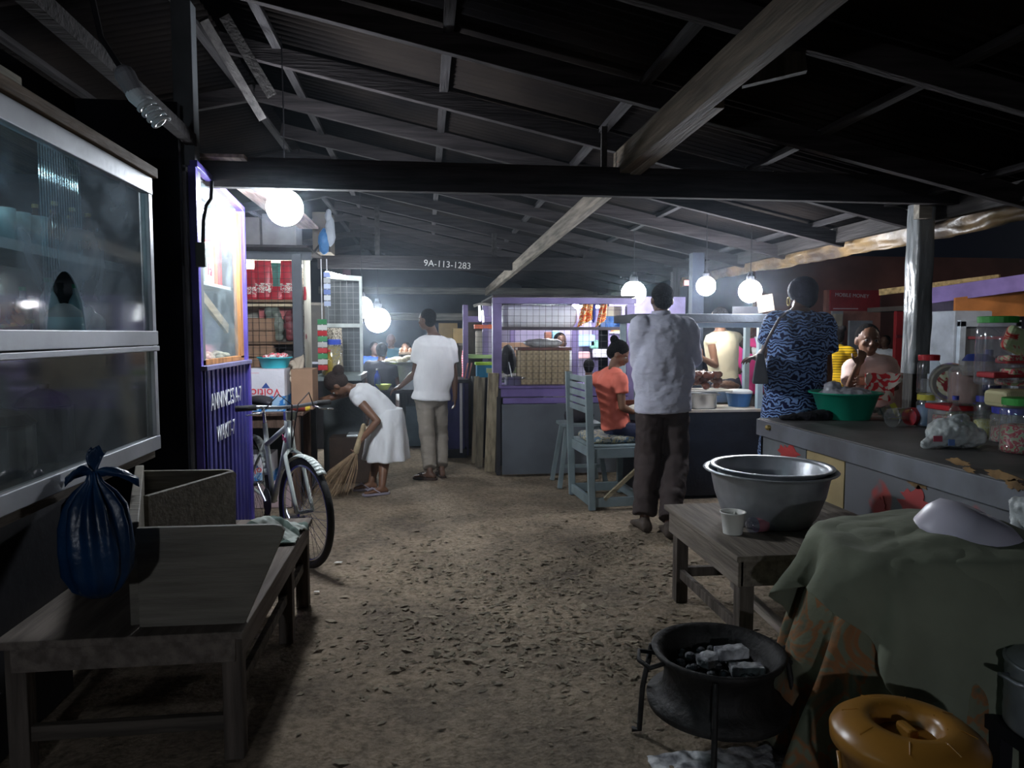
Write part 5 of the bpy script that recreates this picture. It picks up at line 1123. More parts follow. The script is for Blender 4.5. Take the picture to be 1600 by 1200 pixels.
def potf(label, loc, r, h, m=None, lid=True, handles=True, name='cooking_pot', rims=0):
    t = thing(name, label, 'pot', loc); m = m or M_steel
    MB().lathe([(r*.93, 0), (r, h*.06)]+[(r*(1.015 if i % 2 else 1), h*(.1+.8*i/8)) for i in range(9)]+[(r*1.05, h*.97), (r*1.05, h), (r*.98, h), (r*.96, h*.1), (0, h*.1)] if rims else [(r*.93, 0), (r, h*.06), (r, h*.95), (r*1.05, h*.97), (r*1.05, h), (r*.98, h), (r*.96, h*.1), (0, h*.1)], (0, 0, 0), 32, cap=False).build('pot_body', m, t, world=False, smooth=True, solid=.002)
    if lid: MB().lathe([(r*1.0, h*1.0), (r*.9, h*1.06), (r*.3, h*1.12), (0, h*1.13)], (0, 0, 0), 28, cap=False).build('lid', m, t, world=False, smooth=True); MB().cone((0, 0, h*1.12), .012, (0, 0, h*1.22), .018).build('lid_knob', M_black, t, world=False, smooth=True)
    if handles:
        for q in (-1, 1): MB().tube([(q*r, -.04, h*.8), (q*(r+.035), -.03, h*.84), (q*(r+.035), .03, h*.84), (q*r, .04, h*.8)], .006, 8).build('handle', m, t, world=False, smooth=True)
    return t
potf('small steel pan on the purple counter at its left end', (.88, YK+.12, .901), .085, .085, lid=False)
t = thing('ladle', 'steel ladle leaning in the small steel pan', 'ladle', (.88, YK+.12, .91)); MB().tube([(.0, 0, .01), (-.04, .03, .22)], .007, 8).build('ladle_handle', M_steel, t, world=False); MB().ell((0, 0, .02), (.03, .03, .012)).build('ladle_bowl', M_steel, t, world=False, smooth=True)
t = thing('folded_umbrella', 'black bag hanging at the left end inside the purple kiosk', 'bag', (.86, YK+.4, 1.2)); k = MB(); k.ell((0, 0, -.06), (.09, .07, .16)); k.build('bag', M_black, t, world=False, smooth=True, disp=(.08, .03))
t.name = 'black_bag'
# bright goods at the back of the kiosk
random.seed(11)
for i, (px, py, w, h, c, lb) in enumerate(((868, 528, .08, .17, (.25, .55, .72), 'light blue bag hanging at the back of the purple kiosk'), (915, 532, .22, .14, (.30, .48, .85), 'pale blue pack at the back of the purple kiosk, right of the person in grey'), (928, 538, .10, .10, (.2, .45, .35), 'green marked white pack at the back of the purple kiosk'), (940, 552, .22, .10, (.75, .74, .82), 'white pack at the back right of the purple kiosk'), (856, 532, .08, .2, (.28, .11, .07), 'brown strip hanging beside the light blue bag in the kiosk'), (905, 555, .25, .08, (.7, .4, .42), 'pinkish pack low at the back right of the kiosk'))):
    p = at(px, py, YK+1.2); t = thing('display_pack', lb, 'pack', tuple(p)); MB().box((0, 0, 0), (w, .06, h)).build('pack', paint('kiosk_pack%d' % i, c, .5), t, world=False, bevel=.012)
# hanging battery lamp, leaning planks at the kiosk's left side
t = thing('lantern', 'white cylinder lantern hanging at the top left of the purple kiosk', 'lantern', tuple(at(752, 480, YK)))
MB().cone(at(749, 479, YK), .010, at(750, 500, YK), .012, 12).build('tube', emit('lantern_tube', (.9, .97, 1), 5), t); MB().cone(at(754, 486, YK), .008, at(755, 502, YK), .010, 12).build('second_tube', emit('lantern_tube'  , (.9, .97, 1), 5), t)
MB().tube([at(740, 478, YK), at(750, 475, YK), at(768, 476, YK)], .014, 8).build('wire_bundle', mat('grey_rag', (.35, .33, .3), .8), t, smooth=True)
for (pxb, pyb, pxt, pyt, w, Y, c, lb) in ((765, 738, 771, 583, .105, 6.95, (.34, .29, .20), 'pale plank leaning against the left end of the purple kiosk'), (748, 715, 752, 590, .08, 7.5, (.16, .14, .10), 'dark plank leaning behind the pale one beside the purple kiosk'), (741, 710, 745, 588, .06, 7.7, (.20, .17, .12), 'narrow plank leaning left of the dark one beside the purple kiosk')):
    a = at(pxb, pyb, Y); a = gz(pxb, pyb, .0) if Y < 7.2 else V((a.x, a.y, .0)); c1 = at(pxt, pyt, Y+.1)
    tag(MB().bar(a+V((0, 0, .01)), c1, w, .03, (0, 1, 0)).build('plank', wood('plank_%g' % Y, c, 2), bevel=.004), lb, 'plank')
# stall behind: posts, blue cupboard, shelves
t = thing('market_stall', 'narrow purple posted stall left of the mesh kiosk with green shelf', 'stall', (.55, 8.6, 0))
M_dp = mat('dim_purple', (.17, .13, .28), .6)
for x_ in (.46, 1.01): MB().bb(x_-.03, x_+.03, 8.3, 8.36, 0, 1.75).build('post', M_dp, t, bevel=.004)
MB().bb(.43, 1.04, 8.305, 8.35, 1.55, 1.62).build('top_rail', M_dp, t, bevel=.004)
MB().bb(.46, 1.0, 8.35, 8.8, 1.13, 1.17).build('shelf', paint('green_shelf', (.2, .3, .12)), t); MB().bb(.46, 1.0, 8.78, 8.8, 0, 1.7).build('back_board', mat('dim_back', (.12, .10, .08), .8), t)
mesh_panel(.56, .84, 1.2, 1.5, 8.34).build('wire_mesh', M_wire, t)
slab('tub', 'blue tub with a lime green lid on the narrow stall', 'tub', (.68, 8.25, .99), (.20, .2, .14), paint('tub_blue', (.02, .22, .4))).location.z = .92
MB().bb(-.115, .115, -.11, .11, .14, .17).build('lid', paint('lime', (.35, .6, .05)), [c for c in COL.objects if c.name.startswith('tub') and c.parent is None][-1], world=False, bevel=.004)
slab('board', 'dark ledge carrying the blue tub of the narrow stall', 'ledge', (.68, 8.25, .46), (.3, .3, .92), M_black).location.z = 0
slab('white_card', 'cream card sheet on the narrow stall behind the mesh', 'card', (.70, 8.5, 1.34), (.22, .03, .28), paint('cream_sheet', (.55, .52, .42))).location.z = 1.171
slab('orange_pack', 'orange red packs under the top board of the narrow stall', 'packs', (.72, 8.45, 1.50), (.30, .1, .05), paint('orange_red', (.6, .12, .04)))
t = thing('cupboard', 'blue and black cupboard standing between the white shirted man and the purple posts', 'cupboard', (.30, 8.4, 0))
MB().bb(.02, .44, 8.15, 8.6, .10, .86).build('carcass', mat('navy_cupboard', (.03, .03, .13), .35), t, bevel=.005); MB().bb(-.02, .48, 8.10, 8.65, .86, .90).build('cupboard_top', M_black, t, bevel=.004); MB().bb(.38, .41, 8.12, 8.15, .06, .86).build('white_edge', paint('white_edge', (.6, .6, .65)), t)
MB().bb(.0, .46, 8.14, 8.6, .0, .10).build('plinth', M_black, t)
potf('dark pot on the blue and black cupboard', (.16, 8.3, .901), .11, .12, M_rust)
for q, px in enumerate((726, 732)): 
    a = at(px, 612, 8.3); tag(MB().bar((a.x, 8.3, .90), (a.x+.04, 8.3, 1.08), .015, .015).build('tool_handle', paint('red_white_handle', (.6, .25, .22))), 'red and white handle standing on the cupboard, '+('left' if q == 0 else 'right')+' of a pair', 'handle')
# far tables behind the two people in white
t = thing('food_table', 'table with white cloth side behind the man in the white shirt, carrying bread', 'table', (-.35, 9.2, 0))
MB().bb(-.62, .2, 8.9, 9.5, .68, .72).build('tabletop', M_darkx, t)
for x, y in ((-.58, 8.94), (.16, 8.94), (-.58, 9.46), (.16, 9.46)): MB().bb(x-.03, x+.03, y-.03, y+.03, 0, .68).build('leg', M_postw, t)
t = thing('white_bucket', 'large white bucket on the far table under the bread tray', 'bucket', (-.20, 9.1, .72)); MB().lathe([(.12, 0), (.155, .30), (.165, .30), (.16, .32), (0, .32)], (0, 0, 0), 28, cap=False).build('bucket_wall', mat('white_bucket', (.55, .6, .66), .4), t, world=False, smooth=True)
t = thing('bread_tray', 'wide metal tray heaped with pale bread on the white bucket', 'tray', (-.22, 9.1, 1.042)); MB().lathe([(.0, 0), (.28, .0), (.33, .03), (.33, .034), (.27, .006), (0, .006)], (0, 0, 0), 28, cap=False).build('tray_base', M_steel, t, world=False, smooth=True)
random.seed(9)
for i in range(14):
    a = random.random()*6.28; r = random.random()**.5*.22; tb = thing('bread_roll', 'pale bread roll heaped on the metal tray', 'bread', (-.22+r*math.cos(a), 9.1+r*math.sin(a)*.8, 1.05+.05*(1-r/.22)), a, 'bread rolls on the metal tray') if i == 0 else dup(tb0, (-.22+r*math.cos(a), 9.1+r*math.sin(a)*.8, 1.05+.055*(1-r/.22)), a)
    if i == 0: tb0 = tb; MB().ell((0, 0, .03), (.085, .05, .032)).build('crust', mat('pale_bread'), tb, world=False, smooth=True)
t = thing('egg_tray', 'tray of brown eggs raised behind the bread heap', 'tray', (-.18, 9.9, 1.14)); MB().bb(-.18, .18, -.15, .15, 0, .03).build('tray_base', mat('egg_card', (.4, .3, .22), .9), t, world=False)
e0 = None
for i in range(30):
    x = -.18-.15+.06*(i % 6); y = 9.9-.12+.06*(i//6)
    if e0 is None: e0 = MB().ell((0, 0, .02), (.022, .022, .028), seg=10, rg=7).build('egg', mat('egg_shell', (.55, .30, .18), .5), None, world=False, smooth=True); tag(e0, 'brown egg standing in the raised tray', 'egg', 'eggs in the raised tray'); e0.location = (x, y, 1.175)
    else: c = e0.copy(); COL.objects.link(c); c.location = (x, y, 1.175)
tag(MB().bb(-.36, 0.0, 9.78, 10.02, 0, 1.138).build('egg_stand', M_postw), 'dark stand under the tray of eggs', 'stand')
t = thing('green_bowl', 'yellow green bowl on the far table left of the white bucket', 'bowl', (-.52, 9.0, .722)); MB().lathe([(.05, 0), (.10, .07), (.09, .07), (.045, .008), (0, .008)], (0, 0, 0), 24, cap=False).build('bowl', paint('lime_bowl', (.4, .5, .04)), t, world=False, smooth=True)
bottle('dark blue bottle on the far table at its left edge', (-.60, 9.05, .722), .26, .04, paint('blue_bottle', (.03, .06, .3), .3), paint('white_cap', (.7, .7, .7)))
t = thing('tomato_heap', 'red packets on the far table right of the white bucket', 'packets', (.06, 8.95, .722)); k = MB(); [k.ell((random.uniform(-.07, .07), random.uniform(-.05, .05), .03+random.random()*.04), (.03, .03, .03), seg=8, rg=5) for _ in range(10)]; o = k.build('packets', mat('tomato_red', (.6, .07, .04), .4), t, world=False, smooth=True); o['kind'] = 'stuff'
slab('crate', 'dim teal glass crate under the far table', 'crate', (-.05, 9.15, .3), (.4, .4, .5), mat('dim_teal_crate', (.06, .09, .11), .4)).location.z = .02
# dark stalls far left along the aisle
for i, (x0, x1, y0, z, c, lb) in enumerate(((-2.4, -1.2, 9.0, 1.05, (.05, .05, .06), 'dark counter of a far left stall before the far lamps'), (-2.6, -1.5, 11.5, 1.9, (.07, .06, .05), 'tall dark cupboard far down the left side'), (.6, 1.9, 12.5, 1.25, (.06, .05, .04), 'dark counter far down the middle behind the purple kiosk'))):
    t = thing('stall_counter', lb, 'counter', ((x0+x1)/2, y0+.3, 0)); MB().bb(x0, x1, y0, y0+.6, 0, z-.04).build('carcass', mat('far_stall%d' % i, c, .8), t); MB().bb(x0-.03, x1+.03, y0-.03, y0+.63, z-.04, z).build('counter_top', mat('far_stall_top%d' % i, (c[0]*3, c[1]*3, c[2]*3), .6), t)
p = at(690, 515, 12.7); slab('brown_box', 'ochre carton on top of the far dark counter in the middle', 'carton', (.25, 12.7, 1.4), (.36, .3, .26), paint('ochre_card', (.38, .25, .08))).location = (.66, 12.8, 1.25)
p = at(700, 517, 14.0); t = thing('ochre_box', 'ochre box on a shelf right of the white shirted man\'s head', 'box', (p.x, 14, p.z-.15)); MB().bb(-.18, .18, -.1, .1, 0, .3).build('box', paint('ochre_card'), t, world=False); tag(MB().bb(p.x-.35, p.x+.45, 13.85, 14.2, 0, p.z-.155).build('cupboard', mat('far_stall1'), None), 'dark cupboard under the ochre box far down the aisle', 'cupboard')
for i, (px, c) in enumerate(((550, (.32, .2, .16)), (558, (.30, .12, .13)))):
    p = at(px, 545, 8.6); t = thing('leaning_board', ['pinkish brown board', 'reddish post'][i]+' standing upright between the snack rack and the far lamps', 'board', (p.x, 8.6, 0)); MB().bb(-.05, .05, -.02, .02, 0, 1.35-.1*i).build('board', wood('upright%d' % i, c, 2), t, world=False)
t = thing('roof_truss_post', 'purple brown post right of the snack rack', 'post', (at(543, 500, 7.9).x, 7.9, 0), kind='structure'); MB().bb(-.04, .04, -.04, .04, 0, 2.1).build('timber', mat('purple_brown_post', (.10, .05, .08), .6), t, world=False)

# ================================================================== slatted chair and stool
ch = thing('slatted_chair', 'grey green wooden armchair frame with a tall slatted back, occupied by the woman in coral', 'chair', (1.45, 5.7, 0))
B0, B1 = gz(894, 772), gz(925, 797)           # back legs
u = (B0-B1); u.z = 0; wch = u.length; u.normalize(); n_ = V((u.y, -u.x, 0)); n_ = n_ if n_.x > 0 else -n_
for p, nm in ((B0, 'leg'), (B1, 'leg')):
    MB().bar(p, p+V((0, 0, 1.09))-n_*.04, .055, .05, (0, 1, 0)).build('leg', M_teal, ch, bevel=.004)
FW = .44
for p in (B0, B1): MB().bar(p+n_*FW, p+n_*FW+V((0, 0, .47)), .05, .05, (0, 1, 0)).build('leg', M_teal, ch, bevel=.004)
for i in range(5): z = .80+.062*i; MB().bar(B1-n_*.03+u*.03+V((0, 0, z)), B0-n_*.03-u*.03+V((0, 0, z)), .014, .046).build('slat', M_teal, ch, bevel=.002)
k = MB(); 
for a, b_ in ((B1, B0), (B1, B1+n_*FW), (B0, B0+n_*FW), (B1+n_*FW, B0+n_*FW)):
    k.bar(a+V((0, 0, .46)), b_+V((0, 0, .46)), .03, .08); MB().bar(a+V((0, 0, .06)), b_+V((0, 0, .06)), .03, .075).build('stretcher', M_teal, ch, bevel=.003)
k.build('seat_frame', M_teal, ch, bevel=.003)
c = (B0+B1)/2+n_*FW/2
k = MB(); k.prism([B1-u*.0, B1+n_*(FW+.02), B0+n_*(FW+.02), B0], V((0, 0, .50)), (0, 0, 1), .02); k.build('seat', M_teal, ch, bevel=.004)
MB().bar(B1+n_*.1+V((0, 0, .08)), B1+n_*.40+V((0, 0, .34)), .03, .03).build('brace', wood('raw_brace', (.35, .30, .2), 0), ch)
k = MB(); k.rings([[c+V((0, 0, .521+z))+n_*(x*w_)+u*(y*w_) for x, y in ((-.2, -.2), (0, -.23), (.22, -.2), (.24, 0), (.22, .2), (0, .23), (-.2, .2), (-.22, 0))] for z, w_ in ((0, .9), (.02, 1), (.05, .98), (.065, .85))])
tag(k.build('cushion', pattern('flowered_cushion', 'noise', (.10, .16, .22), (.5, .42, .2), 14, .8, c3=(.35, .38, .4), bump=.3), smooth=True), 'flowered cushion on the slatted chair\'s seat', 'cushion')
sl = thing('wooden_stool', 'grey wooden stool with splayed legs half hidden behind the slatted chair', 'stool', (1.42, 6.35, 0))
s0 = gz(876, 765); sx, sy = s0.x+.22, s0.y+.25
MB().bb(sx-.19, sx+.19, sy-.16, sy+.16, .56, .59).build('seat', M_teal, sl, bevel=.004)
for a, b_ in ((-1, -1), (1, -1), (-1, 1), (1, 1)): MB().bar((sx+a*.22, sy+b_*.20, 0), (sx+a*.14, sy+b_*.12, .56), .04, .04, (0, 1, 0)).build('leg', M_teal, sl, bevel=.003)
MB().bar((sx-.2, sy-.17, .2), (sx+.2, sy-.17, .2), .03, .03).build('rung', M_teal, sl)
t = thing('dark_bundle', 'dark bundle of cloth on the grey stool', 'cloth bundle', (sx, sy, .591)); k = MB(); k.ell((0, 0, .06), (.14, .12, .08)); k.build('bundle', mat('dark_bundle', (.025, .022, .028), .8, bump=.5), t, world=False, smooth=True, disp=(.06, .05))

# ================================================================== glass fronted food booth
YB = 5.9; X0, X1 = 1.80, 2.90
bo = thing('food_booth', 'pale blue framed food booth with a counter of pots, under the right hand lamps', 'food stall', (2.35, YB+.3, 0))
M_pb = mat('pale_blue_paint', (.40, .52, .58), .45, 0, .15, 5, .08)
for x, y in ((X0+.02, YB), (2.10, YB), (X1-.03, YB), (X0+.02, YB+.6), (X1+.14, YB+.63)): MB().bb(x-.025, x+.025, y-.025, y+.025, .77, 1.515).build('post', M_pb, bo, bevel=.004)
MB().bb(X0, X1, YB-.03, YB+.03, 1.47, 1.512).build('top_rail', M_pb, bo, bevel=.004)
MB().bb(X0-.05, X1+.17, YB-.08, YB+.66, 1.515, 1.585).build('booth_roof', mat('booth_grey_roof', (.06, .07, .085), .7), bo, bevel=.004)
MB().bb(X0-.02, X1+.01, YB-.04, YB+.65, .745, .77).build('counter_top', mat('booth_counter', (.55, .50, .42), .5), bo, bevel=.004)
MB().bb(X0, X1-.01, YB-.02, YB+.62, .02, .745).build('base_cabinet', mat('black_booth_panel', (.014, .018, .028), .45), bo, bevel=.004)
MB().bb(X0+.03, 2.08, YB-.004, YB, .79, 1.47).build('pane', glass('booth_glass', (.9, .95, .97), .10, .3, (.4, .5, .52)), bo)
potf('steel pot with a lid on the food booth counter, under the tray of meat', (2.38, YB+.14, .771), .155, .135, lid=False)
tub = thing('tube_light', 'unseen tube added under the food booth roof to brighten its inside', 'lamp', (2.5, 6.35, 1.49)); MB().tube([(2.15, 6.4, 1.495), (2.8, 6.4, 1.495)], .012, 10).build('tube', emit('tube_glow5', (1, .98, .95), 70), tub)  # unseen tube added for the strong light inside the booth
t = thing('meat_tray', 'pale tray of glazed brown meat laid over the steel pot', 'tray', (2.40, YB+.14, .915)); MB().bb(-.26, .24, -.13, .13, 0, .018).build('tray_base', mat('cream_tray', (.7, .66, .58), .4), t, world=False, bevel=.005)
k = MB(); random.seed(21)
for i in range(24): k.ell((random.uniform(-.15, .20), random.uniform(-.08, .08), .05+random.random()*.10), (random.uniform(.03, .06), .035, .035), seg=10, rg=6)
k.build('glazed_meat', mat('glazed_meat', (.17, .045, .018), .25, 0, .5, 14, .4, 30, .7), t, world=False, remesh=.008, smoothit=1, disp=(.03, .02))
t = thing('dark_red_handle', 'dark red looped cable or tong handle rising at the tray\'s left end', 'loop', (2.23, YB+.1, .935)); MB().tube([V((.045*math.cos(a)*1.0, 0, .08+.075*math.sin(a))) for a in [2*PI*i/20 for i in range(20)]], .009, 8, closed=True).build('loop', mat('dark_red_loop', (.14, .02, .02), .4), t, world=False, smooth=True)
t = thing('blue_tub', 'blue and white tub at the right end of the food booth counter', 'tub', (2.78, YB+.2, .771)); MB().lathe([(.09, 0), (.11, .10), (.115, .12)], (0, 0, 0), 24).build('tub_wall', paint('mid_blue', (.04, .17, .42), .4), t, world=False, smooth=False, bevel=.003); MB().lathe([(.117, .12), (.117, .135), (.09, .15), (0, .152)], (0, 0, 0), 24, cap=False).build('lid', M_white, t, world=False, smooth=True)
t = thing('charred_food', 'brown grilled fish in a pan behind the meat tray', 'food', (2.78, YB+.5, .90)); k = MB(); k.ell((0, 0, .03), (.14, .07, .05)); k.build('fish', mat('grilled_brown', (.15, .08, .05), .4, bump=.5), t, world=False, smooth=True, disp=(.04, .03)); MB().bb(-.16, .16, -.1, .1, -.12, 0).build('pan', M_steel, t, world=False, bevel=.01)
t = thing('white_bowl', 'white plate held over the booth counter by the woman in cream', 'plate', tuple(at(1183, 560, 6.45))); MB().lathe([(.0, 0), (.06, .0), (.11, .035), (.105, .037), (.06, .006), (0, .006)], (0, 0, 0), 24, Matrix.Rotation(.9, 3, 'Y'), cap=False).build('plate', M_white, t, world=False, smooth=True)
p = at(1196, 474, 6.1); t = thing('pinned_notice', 'cream paper notice with red print pinned behind the right lamp', 'notice', tuple(p)); MB().box((0, 0, 0), (.15, .004, .15), rot=Quaternion((0, 1, 0), -.18)).build('sheet', pattern('notice_print', 'noise', (.25, .09, .05), (.32, .27, .2), 40, .8, bump=0, lo=.36, hi=.42), t, world=False)
tag(MB().bb(2.72, 3.0, 6.13, 6.15, 1.58, 1.66).build('notice_board', M_black), 'grey batten behind the pinned notice', 'batten')
# right stall back light: purple shelf and goods behind the grey shirted man
t = thing('lit_shelf', 'brightly lit shelf with purple board behind the grey shirted man\'s head', 'shelf', (2.35, 7.9, 0))
MB().bb(2.13, 3.05, 8.2, 8.24, .9, 1.85).build('back_board', mat('lilac_board', (.42, .34, .62), .6), t); k = MB(); k.bb(2.13, 3.05, 7.95, 8.2, 1.42, 1.44); k.bb(2.13, 3.05, 7.95, 8.2, 1.1, 1.12); k.build('shelf_board', M_white, t); MB().bb(2.13, 3.05, 8.0, 8.2, 0, .9).build('base_cabinet', M_greypx, t)
for i in range(7):
    x = 2.18+.12*i; c = [(.7, .3, .1), (.8, .75, .3), (.5, .1, .4), (.7, .7, .75), (.2, .4, .7), (.75, .2, .2), (.6, .6, .2)][i]
    o = slab('product_box', ['orange', 'yellow', 'violet', 'white', 'blue', 'red', 'olive'][i]+' pack on the brightly lit shelf behind the grey shirted man', 'pack', (x, 8.08, 1.5), (.1, .1, .12), paint('shelfpack%d' % i, c)); o.location.z = 1.441
t = thing('pink_sign', 'small glowing pink sign high above the grey shirted man\'s right shoulder', 'sign', tuple(at(1074, 442, 8.6))); MB().box((0, 0, 0), (.07, .03, .06)).build('sign_face', emit('pink_glow', (1, .35, .4), 2.5), t, world=False); tag(MB().tube([at(1074, 436, 8.6), V((at(1074, 436, 8.6).x, 8.6, 2.2))], .004, 6).build('sign_cord', M_black), 'thin cord holding the small pink sign', 'cord')
tag(MB().bb(at(1090, 500, 6.9).x-.06, at(1090, 500, 6.9).x+.06, 6.9, 7.0, 0, 2.22).build('roof_post', mat('blue_grey_post', (.018, .024, .04), .8)), 'blue grey post behind the food booth', kind='structure')
# ================================================================== stalls across the lane on the right
WX = lambda px, Y: at(px, 521, Y).x
tag(MB().bb(6.2, 16, 13.0, 13.1, 0, 2.9).build('wall_right', mat('brown_red_wall', (.26, .10, .075), .8, 0, .35, 1.2, .1, 8)), kind='structure')
t = thing('red_shutter_stall', 'dark red metal stall front behind the wrapped roof post', 'stall', (6.6, 8.6, 0))
M_red = mat('dark_red_sheet', (.30, .018, .022), .5, 0, .35, 2, .08, 8)
x0, x1 = WX(1400, 9.0), WX(1494, 9.0)
MB().bb(x0, x1, 9.0, 9.06, 0, 1.72).build('front_panel', M_red, t, bevel=.004)
k = MB()
for q in (.33, .66): k.bb(x0+(x1-x0)*q-.02, x0+(x1-x0)*q+.02, 8.97, 9.0, 0, 1.72)
k.bb(x0, x1, 8.975, 9.0, 1.36, 1.40); k.build('rib', mat('darker_red_rib', (.12, .01, .015), .5), t)
MB().bb(x0-.1, x1+.1, 8.7, 9.5, 1.72, 1.78).build('stall_roof', mat('grey_brown_roof', (.09, .07, .06), .8), t)
MB().bb(x0-.42, x0-.08, 9.4, 9.44, 0, 1.60).build('open_door', mat('grey_door', (.17, .18, .20), .6), t)
t = thing('red_sign', 'red shop sign with white slanting lettering on the wall behind the woman in blue', 'sign', tuple(at(1328, 469, 12.0)))
a, b_ = at(1296, 453, 12.0), at(1372, 486, 12.0)
MB().bb(a.x, b_.x, 11.95, 12.0, b_.z, a.z).build('sign_board', mat('red_signboard', (.32, .015, .02), .5), t, bevel=.005)
text('lettering', 'MOBILE MONEY', paint('sign_white', (.6, .55, .55)), (a.x*.58+b_.x*.42, 11.94, a.z-.10), axes((1, 0, -.04), (.25, 0, 1)), .09, t)
MB().bb(a.x+.05, a.x*.45+b_.x*.55, 11.94, 11.95, b_.z+.03, b_.z+.045).build('print_line', paint('sign_white'), t)
MB().bb(a.x-.05, b_.x+.05, 12.0, 12.1, 0, a.z).build('sign_wall', mat('brown_red_board', (.36, .15, .11), .8), t)
for px, w, lb in ((1308, .10, 'pale grey door post left of the brown wall behind the yellow top'),):
    x = WX(px, 11.5); tag(MB().bb(x-w, x+w, 11.5, 11.54, 0, 1.80).build('door_2', mat('pale_door', (.35, .36, .38), .6)), lb, kind='structure')
x = WX(1306, 11.4); tag(MB().bb(x-.03, x+.10, 11.38, 11.46, 0, 1.75).build('trim_3', mat('cream_trim', (.42, .38, .30), .6)), kind='structure')
# pale battens and purple fascia of the fridge stall
t = thing('purple_stall', 'purple and orange drinks stall at the right edge, with a fridge', 'stall', (6.1, 7.3, 0))
YF_ = 7.0
a, b_ = at(1456, 462, YF_+.3), at(1640, 436, YF_-.5)
MB().bar(a, b_, .05, .17).build('fascia', mat('purple_fascia', (.22, .15, .40), .6), t, bevel=.004)
MB().bar(at(1375, 457, 7.9), at(1562, 434, 6.9), .06, .07).build('roof_batten', wood('tan_batten', (.42, .29, .13), 0), t)
a, b_ = at(1493, 485, YF_+.05), at(1700, 440, YF_-.3)
MB().prism([V((a.x, a.y, 1.60)), V((b_.x, b_.y, 1.60)), V((b_.x, b_.y, b_.z)), V((a.x, a.y, 1.80))], (0, 0, 0), (.15, 1, 0), .04).build('orange_board', mat('orange_board', (.55, .20, .05), .6), t)
MB().bb(a.x, b_.x+.5, 7.6, 7.64, 0, 1.9).build('back_wall', mat('lilac_wall', (.30, .26, .36), .7), t)
fx0, fx1 = WX(1496, 6.9), WX(1600, 6.9)
fg = thing('drinks_fridge', 'white glass door drinks fridge under the orange board', 'fridge', ((fx0+fx1)/2, 7.2, 0))
MB().bb(fx0, fx1, 6.95, 7.5, 0, 1.66).build('cabinet', mat('fridge_white', (.50, .54, .60), .4), fg, bevel=.01)
k = MB(); k.bb(fx0+.03, fx0+.10, 6.90, 6.95, .1, 1.55); k.bb(fx1-.10, fx1-.03, 6.90, 6.95, .1, 1.55); k.bb(fx0+.03, fx1-.03, 6.90, 6.95, 1.49, 1.56); k.bb(fx0+.03, fx1-.03, 6.90, 6.95, .1, .17); k.build('door_frame', mat('fridge_frame', (.60, .68, .76), .35), fg, bevel=.005)
MB().bb(fx0+.1, fx1-.1, 6.93, 6.945, .17, 1.49).build('door_glass', mat('fridge_glass', (.20, .22, .24), .15, 0, .3, 3, 0, 10, .8), fg)
text('lettering', 'WVWU', paint('fridge_dark', (.04, .04, .05)), ((fx0+fx1)/2-.06, 6.925, 1.12), FRONT, .17, fg)
MB().bb(fx0+.14, fx1-.14, 6.92, 6.93, 1.36, 1.39).build('red_print', paint('fridge_red', (.5, .12, .14)), fg)
lt = thing('hanging_lamp', 'dim bulb lighting the drinks stall', 'lamp', (5.6, 5.8, 2.25)); MB().lathe([(.04*math.sin(q), -.05*math.cos(q)) for q in [PI*(i+.1)/12.2 for i in range(12)]], (5.6, 5.8, 2.25), 16).build('bulb', emit('warm_glow', (1, .9, .8), 90), lt, smooth=True)
MB().tube([(5.6, 5.8, 2.29), (5.6, 5.8, 2.6)], .005, 6).build('cord', M_black, lt); tag(MB().bb(3.6, 8, 5.75, 5.85, 2.6, 2.66).build('trim_4', M_darkx), kind='structure')

# ================================================================== the long counter on the right
ct = thing('long_counter', 'long grey painted wooden counter with patched front boards along the right side', 'counter', (2.7, 3.4, 0))
CX = 2.24; CY0, CY1 = 1.3, 4.60
MB().bb(CX, 3.22, CY0, CY1, .825, .85).build('worktop', mat('dark_worn_worktop', (.115, .11, .105), .5, 0, .4, 2.5, .15, 14), ct, bevel=.004)
MB().bb(CX-.012, CX+.02, CY0, CY1+.01, .735, .843).build('fascia_board', mat('blue_grey_fascia', (.165, .175, .20), .55, 0, .35, 3, .1, 14, col2=(.10, .10, .11)), ct, bevel=.004)
def patch_mat():
    m, nt, out = nt_new('patched_counter_paint'); N = nt.nodes; L = nt.links
    b = N.new('ShaderNodeBsdfPrincipled'); b.inputs['Roughness'].default_value = .6
    tc = N.new('ShaderNodeTexCoord'); n = N.new('ShaderNodeTexNoise'); n.inputs['Scale'].default_value = 2.3; n.inputs['Detail'].default_value = 3
    L.new(tc.outputs['Object'], n.inputs['Vector']); cr = N.new('ShaderNodeValToRGB'); e = cr.color_ramp.elements
    e[0].position = .60; e[0].color = (.135, .14, .155, 1); e[1].position = .63; e[1].color = (.42, .06, .05, 1)
    x = e.new(.34); x.color = (.40, .30, .15, 1); x = e.new(.37); x.color = (.135, .14, .155, 1)
    L.new(n.outputs['Fac'], cr.inputs[0]); L.new(cr.outputs[0], b.inputs['Base Color']); L.new(b.outputs[0], out.inputs[0]); return m
M_patch = patch_mat()
bd = [(4.60, 4.02, M_greyp), (4.01, 3.62, mat('ochre_board', (.42, .33, .17), .7, 0, .2, 4, .1)), (3.61, 2.45, M_patch), (2.44, 1.3, M_patch)]
for y1, y0, m_ in bd: MB().bb(CX+.02, CX+.045, y0, y1, .02, .735).build('front_board', m_, ct, bevel=.002)
MB().bb(CX+.02, 3.20, CY1-.03, CY1, .0, .825).build('end_board', M_greyp, ct)
k = MB(); k.bb(3.16, 3.20, CY0, CY1, 0, .825); k.build('back_board', M_darkx, ct)
